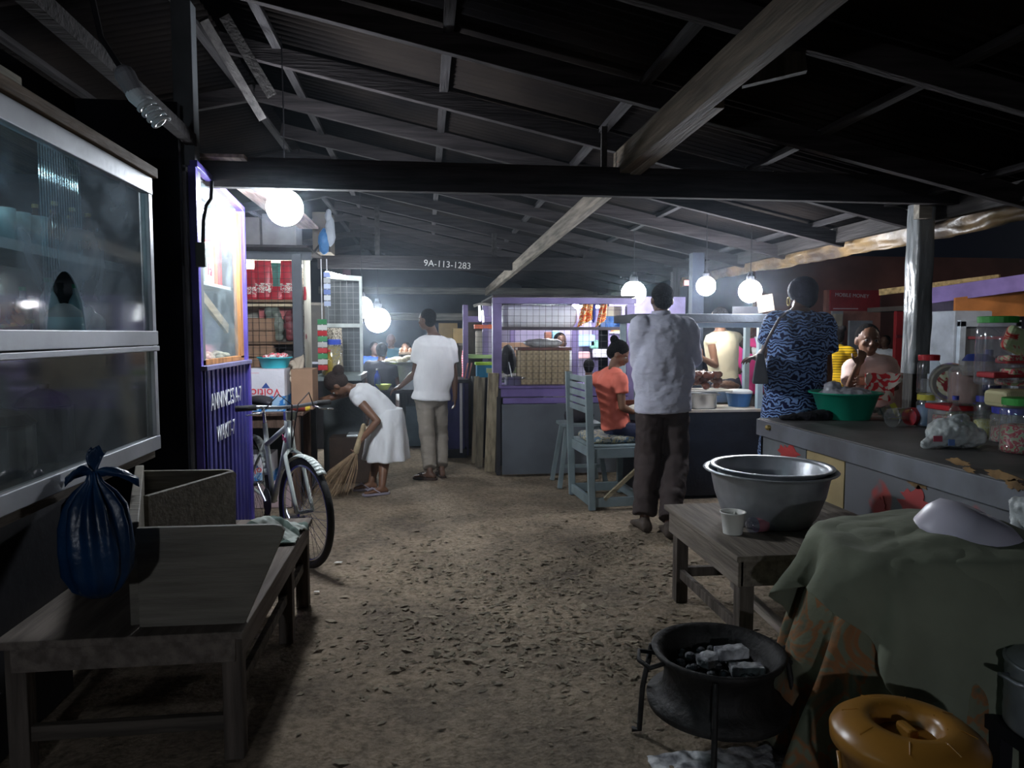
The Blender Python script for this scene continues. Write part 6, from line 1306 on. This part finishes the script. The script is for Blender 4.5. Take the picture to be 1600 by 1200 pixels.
def blot(cy, cz, ry, rz_, m_, nm, seed=0, x=CX+.017):
    random.seed(seed); n = 26; pts = [V((x, cy+ry*math.cos(2*PI*i/n)*random.uniform(.55, 1.15), cz+rz_*math.sin(2*PI*i/n)*random.uniform(.55, 1.15))) for i in range(n)]
    MB().prism(pts, (0, 0, 0), (1, 0, 0), .004).build(nm, m_, ct)
M_rp = paint('red_paint_patch', (.46, .055, .055), .55); M_op = mat('raw_wood_patch', (.24, .14, .055), .8, 0, .6, 12, .3, 20)
p = atx(1255, 722, CX); blot(4.22, p.z, .15, .085, M_rp, 'paint_patch', 1)
p = atx(1425, 790, CX); blot(p.y, p.z, .12, .09, M_rp, 'paint_patch', 2); p = atx(1370, 795, CX); blot(p.y, p.z, .05, .07, M_rp, 'paint_patch', 3); p = atx(1425, 770, CX); blot(p.y, p.z+.05, .09, .03, M_op, 'paint_patch', 4)
for px, py, ry, rz_ in ((1496, 722, .075, .016), (1512, 734, .04, .012), (1562, 742, .10, .020), (1585, 758, .05, .022)):
    p = atx(px, py, CX-.02); blot(p.y, p.z, ry, rz_, M_op, 'worn_patch', int(px), CX-.0155)
MB().cone(atx(1201, 668, CX-.02), .018, atx(1201, 668, CX-.02)+V((-.006, 0, 0)), .018, 12).build('brass_knob', mat('brass', (.5, .38, .15), .4, .8), ct)
t = thing('plastic_bag', 'torn white plastic film hanging on the counter front at the right edge of view', 'plastic film', tuple(atx(1590, 790, CX-.03))); k = MB(); c = atx(1592, 790, CX-.03); k.cone(c, .035, c-V((0, 0, .10)), .02); k.ell(c+V((0, -.04, -.02)), (.02, .05, .06)); k.build('film', mat('white_film', (.55, .58, .58), .35, 0, .2, 10, .4), t, remesh=.008, disp=(.03, .03))

ZC = .8505
M_cl2 = glass('clear_jar', (.92, .95, .96), .07, .35, (.6, .62, .62)); M_milk = glass('cloudy_jar', (.85, .86, .86), .24, .3, (.55, .53, .52))
def jar(label, loc, r, h, lid, cont=None, fill=.7, wall=None, lidh=.03, rot=None, bands=2, name='plastic_jar', foot=None):
    t = thing(name, label, 'jar', loc); pr_ = [(r*.9, 0), (r, .012)]
    for i in range(bands+1): pr_ += [(r, h*(.05+.8*i/(bands+1))), (r*.97, h*(.05+.8*(i+.5)/(bands+1)))]
    pr_ += [(r, h*.86), (r*.86, h*.95), (r*.84, h)]
    MB().lathe(pr_, (0, 0, 0), 28, cap=False).build('jar_wall', wall or M_cl2, t, world=False, smooth=True)
    MB().lathe([(0, .001), (r*.9, .001)], (0, 0, 0), 28, cap=False).build('jar_base', wall or M_cl2, t, world=False)
    if lid: MB().lathe([(r*.93, h-.004), (r*.95, h+lidh*.9), (r*.9, h+lidh), (0, h+lidh)], (0, 0, 0), 28, cap=False).build('lid', lid, t, world=False, smooth=False, bevel=.002)
    if cont: MB().lathe([(r*.86, .006), (r*.93, .02), (r*.93, h*fill), (r*.5, h*fill+.01), (0, h*fill+.008)], (0, 0, 0), 24, cap=False).build('contents', cont, t, world=False, smooth=True)
    if rot: t.rotation_euler = rot
    return t
C_ = lambda n, c: paint(n, c, .4)
Lg, Lb, Ly, Lr, Ln = C_('lid_green', (.06, .38, .07)), C_('lid_blue', (.05, .06, .40)), C_('lid_yellow', (.62, .55, .08)), C_('lid_red', (.52, .02, .03)), C_('lid_navy', (.03, .05, .22))
cont_mix = pattern('mixed_wrappers', 'noise', (.45, .06, .08), (.5, .45, .35), 26, .5, c3=(.3, .4, .2), bump=.3)
cont_yel = pattern('yellow_wrappers', 'noise', (.55, .48, .10), (.65, .62, .35), 24, .5, bump=.3)
cont_pas = pattern('spaghetti', 'stripe', (.55, .50, .28), (.68, .64, .38), 30, .6, axis='X', bump=0)
def jp(px, py, dy=0.0, z=ZC):   # where a jar foot stands on the counter
    p = gz(px, py, z); k_ = min(1, (3.06-.0)/(p.x+.3*dy)); return V((p.x*k_, min(p.y*k_+dy*.6, 4.45), z))
p = jp(1592, 708); jar('large clear jar with a green lid and red sachets at the counter\'s right edge', p, .085, .235, Lg, cont_mix, .55)
p2 = jp(1540, 672); jar('clear jar with a blue lid, just left of the green lidded jar', p2, .062, .20, Lb, cont_yel, .45, bands=1)
p = jp(1522, 716); bottle('clear water bottle with a blue label lying behind the white bag', (p.x+.12, p.y+.28, ZC), .26, .035, M_cl2, Lb, None, C_('bottle_blue', (.04, .12, .5)))
jar('clear jar with a blue lid left of the yellow wrapped packets', jp(1478, 648), .055, .19, Lb, None, .3, M_cl2)
jar('squat clear jar with a yellow lid and blue contents, left of the jars', jp(1459, 645, .1), .06, .17, Ly, C_('pale_blue_content', (.2, .3, .45)), .75)
jar('tall clear jar with a red lid stacked on the yellow lidded one', V((jp(1459, 645, .1)))+V((0, 0, .201)), .062, .21, Lr, None, .3, M_cl2)
t = jar('large clear drum jar lying on its side showing a round red and green label', jp(1500, 640, .12)+V((0, 0, .28)), .115, .20, Ly, C_('drum_content', (.32, .30, .20)), .3, M_milk, rot=(-PI/2, 0, -.62))
MB().lathe([(0, -.004), (.078, -.004), (.078, -.006), (0, -.006)], (0, 0, 0), 28, cap=False).build('round_label', pattern('round_label', 'noise', (.25, .03, .04), (.45, .5, .3), 8, .5, c3=(.6, .58, .5), bump=0), t, world=False)
jar('clear drum jar with pinkish contents beside the lying drum jar', jp(1530, 640, .15)+V((0, 0, .17)), .10, .22, None, C_('pinkish_content', (.34, .16, .13)), .8, M_milk)
t = thing('jar_crate', 'row of small clear jars topped with a long red lid under the drum jars', 'container', jp(1510, 650, .12)); MB().bb(-.12, .16, -.09, .09, 0, .135).build('container_wall', M_milk, t, world=False, bevel=.01); MB().bb(-.13, .17, -.10, .10, .135, .165).build('lid', Lr, t, world=False, bevel=.006); MB().bb(-.10, .14, -.07, .07, .01, .1).build('contents', cont_mix, t, world=False)
bottle('tall narrow clear bottle in the middle of the jar pile', jp(1548, 650, .05)+V((0, 0, .0)), .48, .045, M_cl2, Ln, neck=.25)
t = jar('tall clear jar with a dark green lid topping the jar pile', jp(1588, 660, .25)+V((0, 0, .30)), .10, .33, Lg, None, .85, glass('faint_jar', (.88, .88, .92), .14, .35, (.6, .58, .62)))
jar('wide clear jar with a blue lid carrying a pile of spaghetti packs', jp(1600, 672, .10), .11, .16, Lb, cont_mix, .5, M_milk)
t = thing('pasta_packs', 'yellow packs of spaghetti lying on the blue lidded jar at the right edge', 'pasta packs', jp(1600, 672, .10)+V((0, 0, .191))); MB().box((0, 0, .045), (.25, .16, .09)).build('pasta_pack', cont_pas, t, world=False, bevel=.025)
t = thing('snack_packets', 'clear and red snack packets heaped above the spaghetti packs', 'packets', jp(1600, 672, .10)+V((0, 0, .282))); random.seed(6)
for i in range(7): MB().box((random.uniform(-.12, .08), random.uniform(-.05, .05), .03+.022*i), (.19, .12, .03), rot=Quaternion((random.uniform(-.3, .3), random.uniform(-.3, .3), 1), random.uniform(-.4, .4))).build('packet', [cont_mix, M_milk, C_('red_pack2', (.5, .05, .06))][i % 3], t, world=False, bevel=.010)
t = thing('crisp_packet', 'pale green and red crisp packet leaning at the top right of the jar pile', 'packet', jp(1600, 672, .10)+V((.0, -.02, .46))); MB().box((0, 0, .06), (.20, .05, .13), rot=Quaternion((0, 1, 0), .4)).build('packet', pattern('green_red_pack', 'noise', (.45, .55, .3), (.55, .6, .4), 6, .4, c3=(.45, .03, .03), bump=.2), t, world=False, bevel=.02)
t = thing('round_box', 'flat navy lidded clear box among the top jars', 'container', jp(1548, 650, .2)+V((.02, 0, .34))); MB().lathe([(.09, 0), (.10, .08)], (0, 0, 0), 24).build('container_wall', M_milk, t, world=False); MB().lathe([(.085, .08), (.06, .115), (0, .12)], (0, 0, 0), 24, cap=False).build('lid', Ln, t, world=False, smooth=True)
tag(MB().bb(p2.x-.02, p2.x+.45, p2.y+.32, p2.y+.52, ZC, ZC+.29).build('jar_rack', M_milk, bevel=.01), 'cloudy clear container block at the back of the jar pile', 'container')
t = thing('navy_bag', 'crumpled navy plastic bag on the blue lidded jar', 'plastic bag', jp(1542, 668)+V((.03, .03, .235))); MB().ell((0, 0, .05), (.06, .055, .06)).build('bag', mat('navy_film', (.03, .04, .16), .3, 0, .4, 12, .6), t, world=False, smooth=True, disp=(.04, .03))
t = thing('yellow_packets', 'yellow sachets standing in a tub in front of the red lidded row', 'packets', jp(1502, 652)); random.seed(8)
for i in range(6): MB().box((random.uniform(-.06, .09), random.uniform(-.03, .03), .06), (.06, .02, .11), rot=Quaternion((random.uniform(-.3, .3), 1, random.uniform(-1, 1)), random.uniform(-.5, .5))).build('sachet', cont_yel, t, world=False, bevel=.006)
jar('small clear jar with a silver lid among the yellow sachets', jp(1488, 655), .035, .12, M_steel, cont_yel, .9, lidh=.05)
t = jar('clear jar with a bright red lid lying on its side mid counter', V((2.80, 4.02, ZC+.060)), .058, .15, Lr, None, .3, M_cl2, rot=(0, PI/2, .22), lidh=.045)
jar('small jar with a yellow lid lying beside the green basin', jp(1376, 656)+V((0, .0, .04)), .04, .075, Ly, None, .3, M_cl2, rot=(1.1, .3, .9))
t = thing('yellow_carton', 'small yellow carton behind the lying jars, in front of the roof post', 'carton', V((3.13, 4.42, ZC))); MB().bb(-.07, .05, -.03, .03, 0, .07).build('carton', Ly, t, world=False, bevel=.004)
slab('white_tub', 'small white tub beside the yellow carton', 'tub', (3.15, 4.25, ZC+.04), (.07, .06, .08), M_white)
# white shopping bag
wb = thing('shopping_bag', 'white plastic shopping bag with red and blue print lying on the counter', 'plastic bag', jp(1488, 700))
k = MB(); c = jp(1488, 700); k.ell(c+V((.02, .03, .075)), (.13, .10, .075)); k.cone(c+V((-.06, 0, .05)), .05, c+V((-.15, .0, .02)), .02); k.cone(c+V((.05, .04, .10)), .06, c+V((.11, .06, .14)), .03); k.ell(c+V((.09, .02, .05)), (.09, .08, .055))
M_bag = mat('white_bag_film', (.60, .64, .63), .35, 0, .15, 8, .5, 18)
k.build('bag', M_bag, wb, remesh=.007, smoothit=2, disp=(.045, .035))
MB().box(c+V((-.115, -.045, .055)), (.04, .004, .028), rot=Quaternion((.3, 0, 1), -.3)).build('red_print', C_('bag_red', (.6, .1, .15)), wb); MB().box(c+V((-.065, -.075, .04)), (.03, .004, .03), rot=Quaternion((.3, 0, 1), -.2)).build('blue_print', C_('bag_blue', (.15, .25, .55)), wb)
# green basin with film, black cloth, paper
gb = thing('green_basin', 'green plastic basin lined with clear film at the far end of the counter', 'basin', (2.80, 4.50, ZC)); 
MB().lathe([(.15, 0), (.155, .006), (.205, .165), (.232, .17), (.234, .180), (.203, .178), (.15, .012), (0, .010)], (0, 0, 0), 40, cap=False).build('basin_wall', mat('green_plastic', (.015, .30, .19), .35, 0, .1, 5, .02), gb, world=False, smooth=True)
k = MB(); k.ell((0, 0, .13), (.17, .17, .05)); k.ell((-.10, 0, .17), (.06, .05, .05)); tag(k.build('plastic_film', mat('lilac_film', (.42, .42, .47), .3, 0, .3, 8, .5, 14), None, world=False, remesh=.009, smoothit=1, disp=(.05, .04)), 'crumpled clear plastic film lying in the green basin', 'plastic film').location = (2.80, 4.50, ZC+.03)
k = MB(); k.ell((0, 0, .022), (.10, .06, .035)); k.ell((-.12, .02, .015), (.10, .05, .022)); k.ell((.08, .0, .03), (.07, .05, .04)); o = k.build('black_cloth', mat('black_cloth', (.012, .012, .018), .9, 0, .3, 9, .5), None, world=False, remesh=.009, smoothit=1, disp=(.05, .03)); o.location = jp(1268, 656); tag(o, 'black cloth crumpled on the counter in front of the green basin', 'cloth')
k = MB(); k.grid(14, 14, lambda u, v: V((-.08+.16*u, -.06+.12*v, .03+.05*noise.noise(V((u*4, v*4, 3)))+.02))); o = k.build('torn_paper', mat('cream_paper', (.68, .60, .52), .8), None, world=False, smooth=True, solid=.002); o.location = jp(1368, 646); o.rotation_euler = (.5, 0, 0); tag(o, 'torn cream paper leaning against the green basin\'s right side', 'paper')
# printed red cloth and plate held by the girl
k = MB(); k.grid(20, 20, lambda u, v: V((-.13+.26*u, .05*math.sin(u*5)-.03, .05-.12*v*(.5+.5*math.sin(u*PI))+.025*noise.noise(V((u*5, v*5, 2)))))); o = k.build('red_print_wrapper', pattern('red_white_print', 'noise', (.75, .04, .05), (.80, .68, .58), 7, .7, bump=.2), None, world=False, smooth=True, solid=.006); o.location = at(1374, 594, 4.92); tag(o, 'red and white printed wrapper cloth over the girl\'s folded arm', 'cloth')
k = MB(); k.grid(14, 14, lambda u, v: V((-.12+.24*u, .03*math.sin(u*7), .04-.13*v+.02*noise.noise(V((u*5, v*5, 8)))))); o = k.build('red_print_wrapper', MATS['red_white_print'], None, world=False, smooth=True, solid=.006); o.location = at(1376, 606, 4.91); tag(o, 'lower fold of red printed cloth in the girl\'s lap', 'cloth')
# shoulder bag of the woman in blue
sb = thing('shoulder_bag', 'grey shoulder bag hanging at the left side of the woman in blue', 'handbag', tuple(at(1183, 590, 4.85)))
k = MB(); tp, bt_ = [at(1190, 550, 4.86), at(1197, 552, 4.98)], None
k.rings([[at(1188+a*w, y, 4.87+b_*.09) for a, b_ in ((-1, -1), (1, -1), (1, 1), (-1, 1))] for y, w in ((552, 5), (572, 9), (596, 13), (600, 12))]); k.build('bag_body', mat('grey_leather', (.20, .20, .23), .4), sb, bevel=.01)
MB().tube([at(1190, 554, 4.88), at(1200, 530, 4.80), at(1218, 498, 4.84), at(1232, 486, 4.98)], .011, 6).build('strap', mat('brown_strap', (.16, .12, .13), .5), sb, smooth=True)
er = thing('earring', 'gold and white hoop earring of the woman in blue', 'earring', tuple(at(1232, 471, 4.98))); MB().tube([at(1232, 471, 4.98)+V((0, .02*math.cos(a), .03*math.sin(a))) for a in [2*PI*i/16 for i in range(16)]], .005, 6, closed=True).build('hoop', mat('gold', (.7, .5, .2), .3, .8), er, smooth=True)

# ================================================================== low bench table with basins
tb = thing('low_table', 'weathered wooden table carrying the aluminium basins', 'table', (1.7, 3.2, 0))
M_tw = wood('weathered_table', (.20, .17, .14), 1, .8, .4); M_tl = wood('weathered_leg', (.12, .10, .085), 2)
MB().bb(1.27, 2.18, 2.77, 3.69, .475, .50).build('tabletop', M_tw, tb, bevel=.004)
k = MB(); k.bb(1.29, 1.315, 2.80, 3.66, .36, .475); k.bb(1.30, 2.15, 2.80, 2.825, .36, .475); k.bb(1.30, 2.15, 3.635, 3.66, .36, .475); k.build('apron', M_tw, tb, bevel=.003)
for x, y in ((1.335, 2.84), (1.335, 3.60), (2.12, 2.84), (2.12, 3.60)): MB().bb(x-.032, x+.032, y-.032, y+.032, 0, .475).build('leg', M_tl, tb, bevel=.004)
k = MB(); k.bb(1.32, 1.345, 2.85, 3.6, .13, .18); k.bb(1.35, 2.1, 2.83, 2.86, .05, .10); k.bb(1.35, 2.1, 3.59, 3.62, .13, .18); k.build('stretcher', M_tl, tb, bevel=.003)
k = MB(); k.bar(gz(1148, 912, .165), gz(1232, 990, .115), .05, .03); tag(k.build('loose_slat', wood('pale_slat', (.34, .29, .25), 1)), 'pale loose slat resting across the rails under the weathered table', 'slat')
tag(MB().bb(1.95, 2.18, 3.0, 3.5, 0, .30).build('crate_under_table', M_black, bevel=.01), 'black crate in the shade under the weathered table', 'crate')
def basin(label, loc, R, h, tilt=None):
    t = thing('aluminium_basin', label, 'basin', loc)
    MB().lathe([(R*.56, 0), (R*.62, .008), (R*.72, h*.22), (R*.82, h*.55), (R*.88, h*.90), (R*.90, h*.95), (R*.985, h*.965), (R*1.0, h*.985), (R*.99, h), (R*.90, h*.985), (R*.87, h*.92), (R*.80, h*.55), (R*.70, h*.22), (R*.58, .014), (0, .012)], (0, 0, 0), 64, cap=False).build('basin_wall', M_alum, t, world=False, smooth=True)
    if tilt: t.rotation_euler = tilt
    return t
basin('wide aluminium basin standing on the weathered table, the lower of two', (1.66, 3.28, .501), .315, .265)
basin('slightly smaller aluminium basin nested in the top of the wide one', (1.675, 3.295, .555), .292, .225)
cu = thing('paper_cup', 'small white paper tub standing on the weathered table\'s front corner', 'cup', tuple(gz(1152, 838, .5)+V((0, 0, .001))))
MB().lathe([(.043, 0), (.055, .094), (.059, .096), (.059, .102), (.053, .100), (.042, .006), (0, .006)], (0, 0, 0), 32, cap=False).build('cup_wall', mat('white_cup', (.74, .73, .68), .5, 0, .04), cu, world=False, smooth=True)
cu.location.y += .05
p = gz(1150, 818, .50); q = gz(1196, 806, .50)
t = bottle('small clear plastic bottle with a red and white cap lying between cup and basin', (1.475, 3.10, .536), .19, .034, glass('bluish_clear', (.82, .86, .95), .14, .4, (.4, .42, .5)), paint('red_white_cap', (.5, .2, .2)), None, C_('bottle_label', (.3, .12, .15)), rot=(0, PI/2-.02, .12))

# ================================================================== charcoal stove from a wheel rim
SX, SY = .985, 2.28
sv = thing('charcoal_stove', 'sooty charcoal stove made from a wheel rim on rod legs', 'stove', (SX, SY, 0))
MB().lathe([(.12, .13), (.20, .135), (.235, .15), (.24, .175), (.205, .19), (.185, .215), (.18, .26), (.19, .30), (.215, .325), (.225, .345), (.215, .35), (.195, .335), (.17, .30), (.16, .235), (.0, .225)], (SX, SY, 0), 56, cap=False).build('rim_bowl', M_rust, sv, smooth=True)
for a, b_ in ((SX-.21, SY+.10), (SX-.11, SY-.24), (SX+.20, SY-.06), (SX+.08, SY+.22)):
    d = V((a-SX, b_-SY, 0)).normalized(); MB().tube([V((SX, SY, .33))+d*.225, V((SX, SY, .17))+d*.255, V((SX, SY, .01))+d*.265, V((SX, SY, .008))+d*.29], .010, 8).build('leg', M_rust, sv, smooth=True)
for s_, z in ((1, .315), (-1, .33)): MB().tube([V((SX+s_*.20, SY+.02, z)), V((SX+s_*.27, SY+.03, z+.01)), V((SX+s_*.285, SY-.02, z)), V((SX+s_*.26, SY-.06, z-.01)), V((SX+s_*.20, SY-.05, z))], .008, 8).build('handle', M_rust, sv, smooth=True)
M_ash = mat('white_ash', (.58, .58, .59), .95, 0, .5, 14, .6, 30, .1, col2=(.12, .12, .13))
random.seed(13); k = MB()
for i in range(90):
    a = random.random()*6.28; r = .16*random.random()**.5; s_ = random.uniform(.008, .022)
    k.ell((SX+r*math.cos(a), SY+r*math.sin(a), .245+random.random()*.04), (s_, s_*.9, s_*.8), seg=7, rg=5)
tag(k.build('charcoal_bed', mat('grey_charcoal', (.16, .16, .17), .9, 0, .8, 25, .4, 40, .1, col2=(.015, .015, .016))), 'bed of dead charcoal and ash in the stove bowl', 'charcoal', kind='stuff')
for i, (x, y, z, d_, rz_, lb) in enumerate(((SX+.06, SY+.03, .315, (.11, .05, .04), .1, 'ash grey wood block on top of the charcoal, the upper one'), (SX+.08, SY-.05, .290, (.11, .05, .035), -.15, 'ash grey wood block on the charcoal below the upper one'), (SX-.03, SY+.02, .30, (.07, .05, .04), .6, 'white ashy lump left of the wood blocks in the stove'))):
    t = thing('burnt_block', lb, 'charred wood', (x, y, z-.02), rz_); MB().box((0, 0, .02), d_).build('block', M_ash, t, world=False, remesh=.006, smoothit=2, disp=(.03, .012))
# ash on the ground
k = MB(); 
def ashf(u, v):
    x = SX+.02+(u-.5)*.56; y = SY-.28+(v-.5)*.52; r = math.hypot((u-.5)*2, (v-.5)*2)
    return V((x, y, max(-.012, .014*(1-r*1.15)+.014*noise.noise(V((x*22, y*22, 0)))+.004)))
k.grid(70, 60, ashf); tag(k.build('ash_heap', M_ash, smooth=True), 'pale ash spilled on the ground in front of and under the stove', 'ash', kind='stuff')

# ================================================================== cloth covered stand, bowl, bucket, pot
M_gc = mat('olive_drape', (.21, .225, .165), .9, 0, .25, 3, .35, 10, .15)
M_pc = pattern('brown_green_print', 'noise', (.15, .155, .105), (.25, .11, .045), 4.0, .9, c3=(.10, .11, .075), bump=.3)
QX, QY = 1.92, 2.20
def drape(R0, R1, z0, z1, folds, fa, ph, a0=0, a1=2*PI, hemf=None, dome=.06, n=140):
    def f(u, v):
        a = a0+(a1-a0)*u; ca, sa = math.cos(a), math.sin(a)
        hem = hemf(a) if hemf else z0
        if v < .35:
            t = v/.35; r = t*.92; z = z1-dome*r*r+.012*noise.noise(V((ca*r*4, sa*r*4, 2))); k_ = t
            R = (R1[0]*k_*.96, R1[1]*k_*.96)
        else:
            t = (v-.35)/.65; z = (z1-dome)*(1-t)+hem*t; e = t**.7
            R = (R1[0]*(1-e)+R0[0]*e, R1[1]*(1-e)+R0[1]*e); 
            if t < .12: R = (R[0]*(.96+.04*t/.12), R[1]*(.96+.04*t/.12)); z += .012*(1-t/.12)
        q = 1+(fa*min(1, max(0, (v-.35))*1.6))*(math.sin(folds*a+ph)+.5*math.sin(folds*1.7*a+2*ph))+.03*noise.noise(V((ca*3, sa*3, z*3+5)))*(v > .3)+.07*noise.noise(V((ca*5+z*2, sa*5-z*1.5, ph)))*min(1, v*1.5)
        p = abs(ca)**.8*(1 if ca > 0 else -1), abs(sa)**.8*(1 if sa > 0 else -1)
        return V((QX+R[0]*p[0]*q*(1 if p[0] < 0 else .40), QY+R[1]*p[1]*q, z-.10*max(0, (R[0]*p[0])/.7)*(z > .4)))
    k = MB(); k.grid(n, 60, f); return k
o = drape((.74, .35), (.56, .295), .015, .765, 13, .10, .5).build('printed_cover', M_pc, smooth=True, solid=.005); tag(o, 'brown and green printed cloth hanging to the ground under the olive drape', 'cloth')
o = drape((.69, .37), (.60, .325), .25, .785, 11, .06, 2.1, hemf=lambda a: .10+.50*(.5+.5*math.cos(a-3.25))**6).build('olive_cover', M_gc, smooth=True, solid=.005, disp=(.16, .03)); tag(o, 'faded olive green cloth thrown over the covered stand in the right foreground', 'cloth')
st_ = thing('covered_stand', 'stand hidden under the olive and printed cloths', 'stand', (QX, QY, 0)); MB().bb(QX-.5, QX+.2, QY-.22, QY+.22, .55, .64).build('stand_top', M_tl, st_)
for x in (-.45, .15):
    for y in (-.18, .18): MB().bb(QX+x-.025, QX+x+.025, QY+y-.025, QY+y+.025, 0, .55).build('leg', M_tl, st_)
wbn = thing('white_bowl', 'white enamel basin turned upside down on the olive covered stand', 'basin', tuple(at(1505, 862, 2.16)))
Mt = Matrix.Rotation(.40, 3, 'Y') @ Matrix.Rotation(.16, 3, 'X')
MB().lathe([(.20, -.012), (.195, .0), (.175, .004), (.172, .03), (.16, .085), (.135, .125), (.08, .142), (0, .145)], (0, 0, 0), 44, Mt, cap=False).build('basin_wall', mat('lilac_white_enamel', (.50, .48, .56), .35, 0, .06, 4, .02), wbn, world=False, smooth=True, solid=.003)
bk = thing('lidded_bucket', 'mustard yellow plastic bucket with a domed lid in the bottom right corner', 'bucket', (1.235, 1.66, 0))
M_mu = mat('mustard_plastic', (.36, .165, .028), .30, 0, .12, 5, .03, 20, .5)
MB().lathe([(.125, 0), (.13, .005), (.165, .36), (.172, .362), (.172, .375), (.0, .375)], (0, 0, 0), 48, cap=False).build('bucket_wall', M_mu, bk, world=False, smooth=True)
ZL = .375
MB().lathe([(.178, -.03), (.184, -.028), (.186, .0), (.180, .012), (.150, .035), (.115, .046), (.092, .044), (.078, .026), (.068, -.012), (.04, -.018), (.0, -.018)], (0, 0, ZL), 60, cap=False).build('lid', M_mu, bk, world=False, smooth=True)
o = MB().bb(-.014, .014, -.030, .030, ZL-.018, ZL+.030).build('lid_grip', M_mu, bk, world=False, bevel=.008)
k = MB()
for i in range(8): a = 2*PI*i/8+.2; k.tube([(.088*math.cos(a), .088*math.sin(a), ZL+.041), (.12*math.cos(a), .12*math.sin(a), ZL+.0455), (.155*math.cos(a), .155*math.sin(a), ZL+.033)], .0018, 5)
k.build('lid_rib', M_mu, bk, world=False)
for o in kids(bk):
    if o.name.startswith('lid_rib'): o['kind'] = 'stuff'
MB().tube([(-.17, .03, .33), (-.185, -.02, .25), (-.15, -.10, .12), (-.10, -.14, .10)], .006, 8).build('bail_handle', M_mu, bk, world=False, smooth=True)
potf('dented aluminium pot with ringed sides at the right edge, behind the yellow bucket', (1.76, 1.74, .30), .135, .20, M_alum, rims=1, handles=True)
t = thing('pot_stand', 'black low stand under the ringed aluminium pot', 'stand', (1.76, 1.74, 0)); MB().bb(1.63, 1.89, 1.62, 1.86, .26, .299).build('stand_top', M_black, t); 
for x in (1.66, 1.86):
    for y in (1.65, 1.83): MB().bb(x-.02, x+.02, y-.02, y+.02, 0, .26).build('leg', M_black, t)
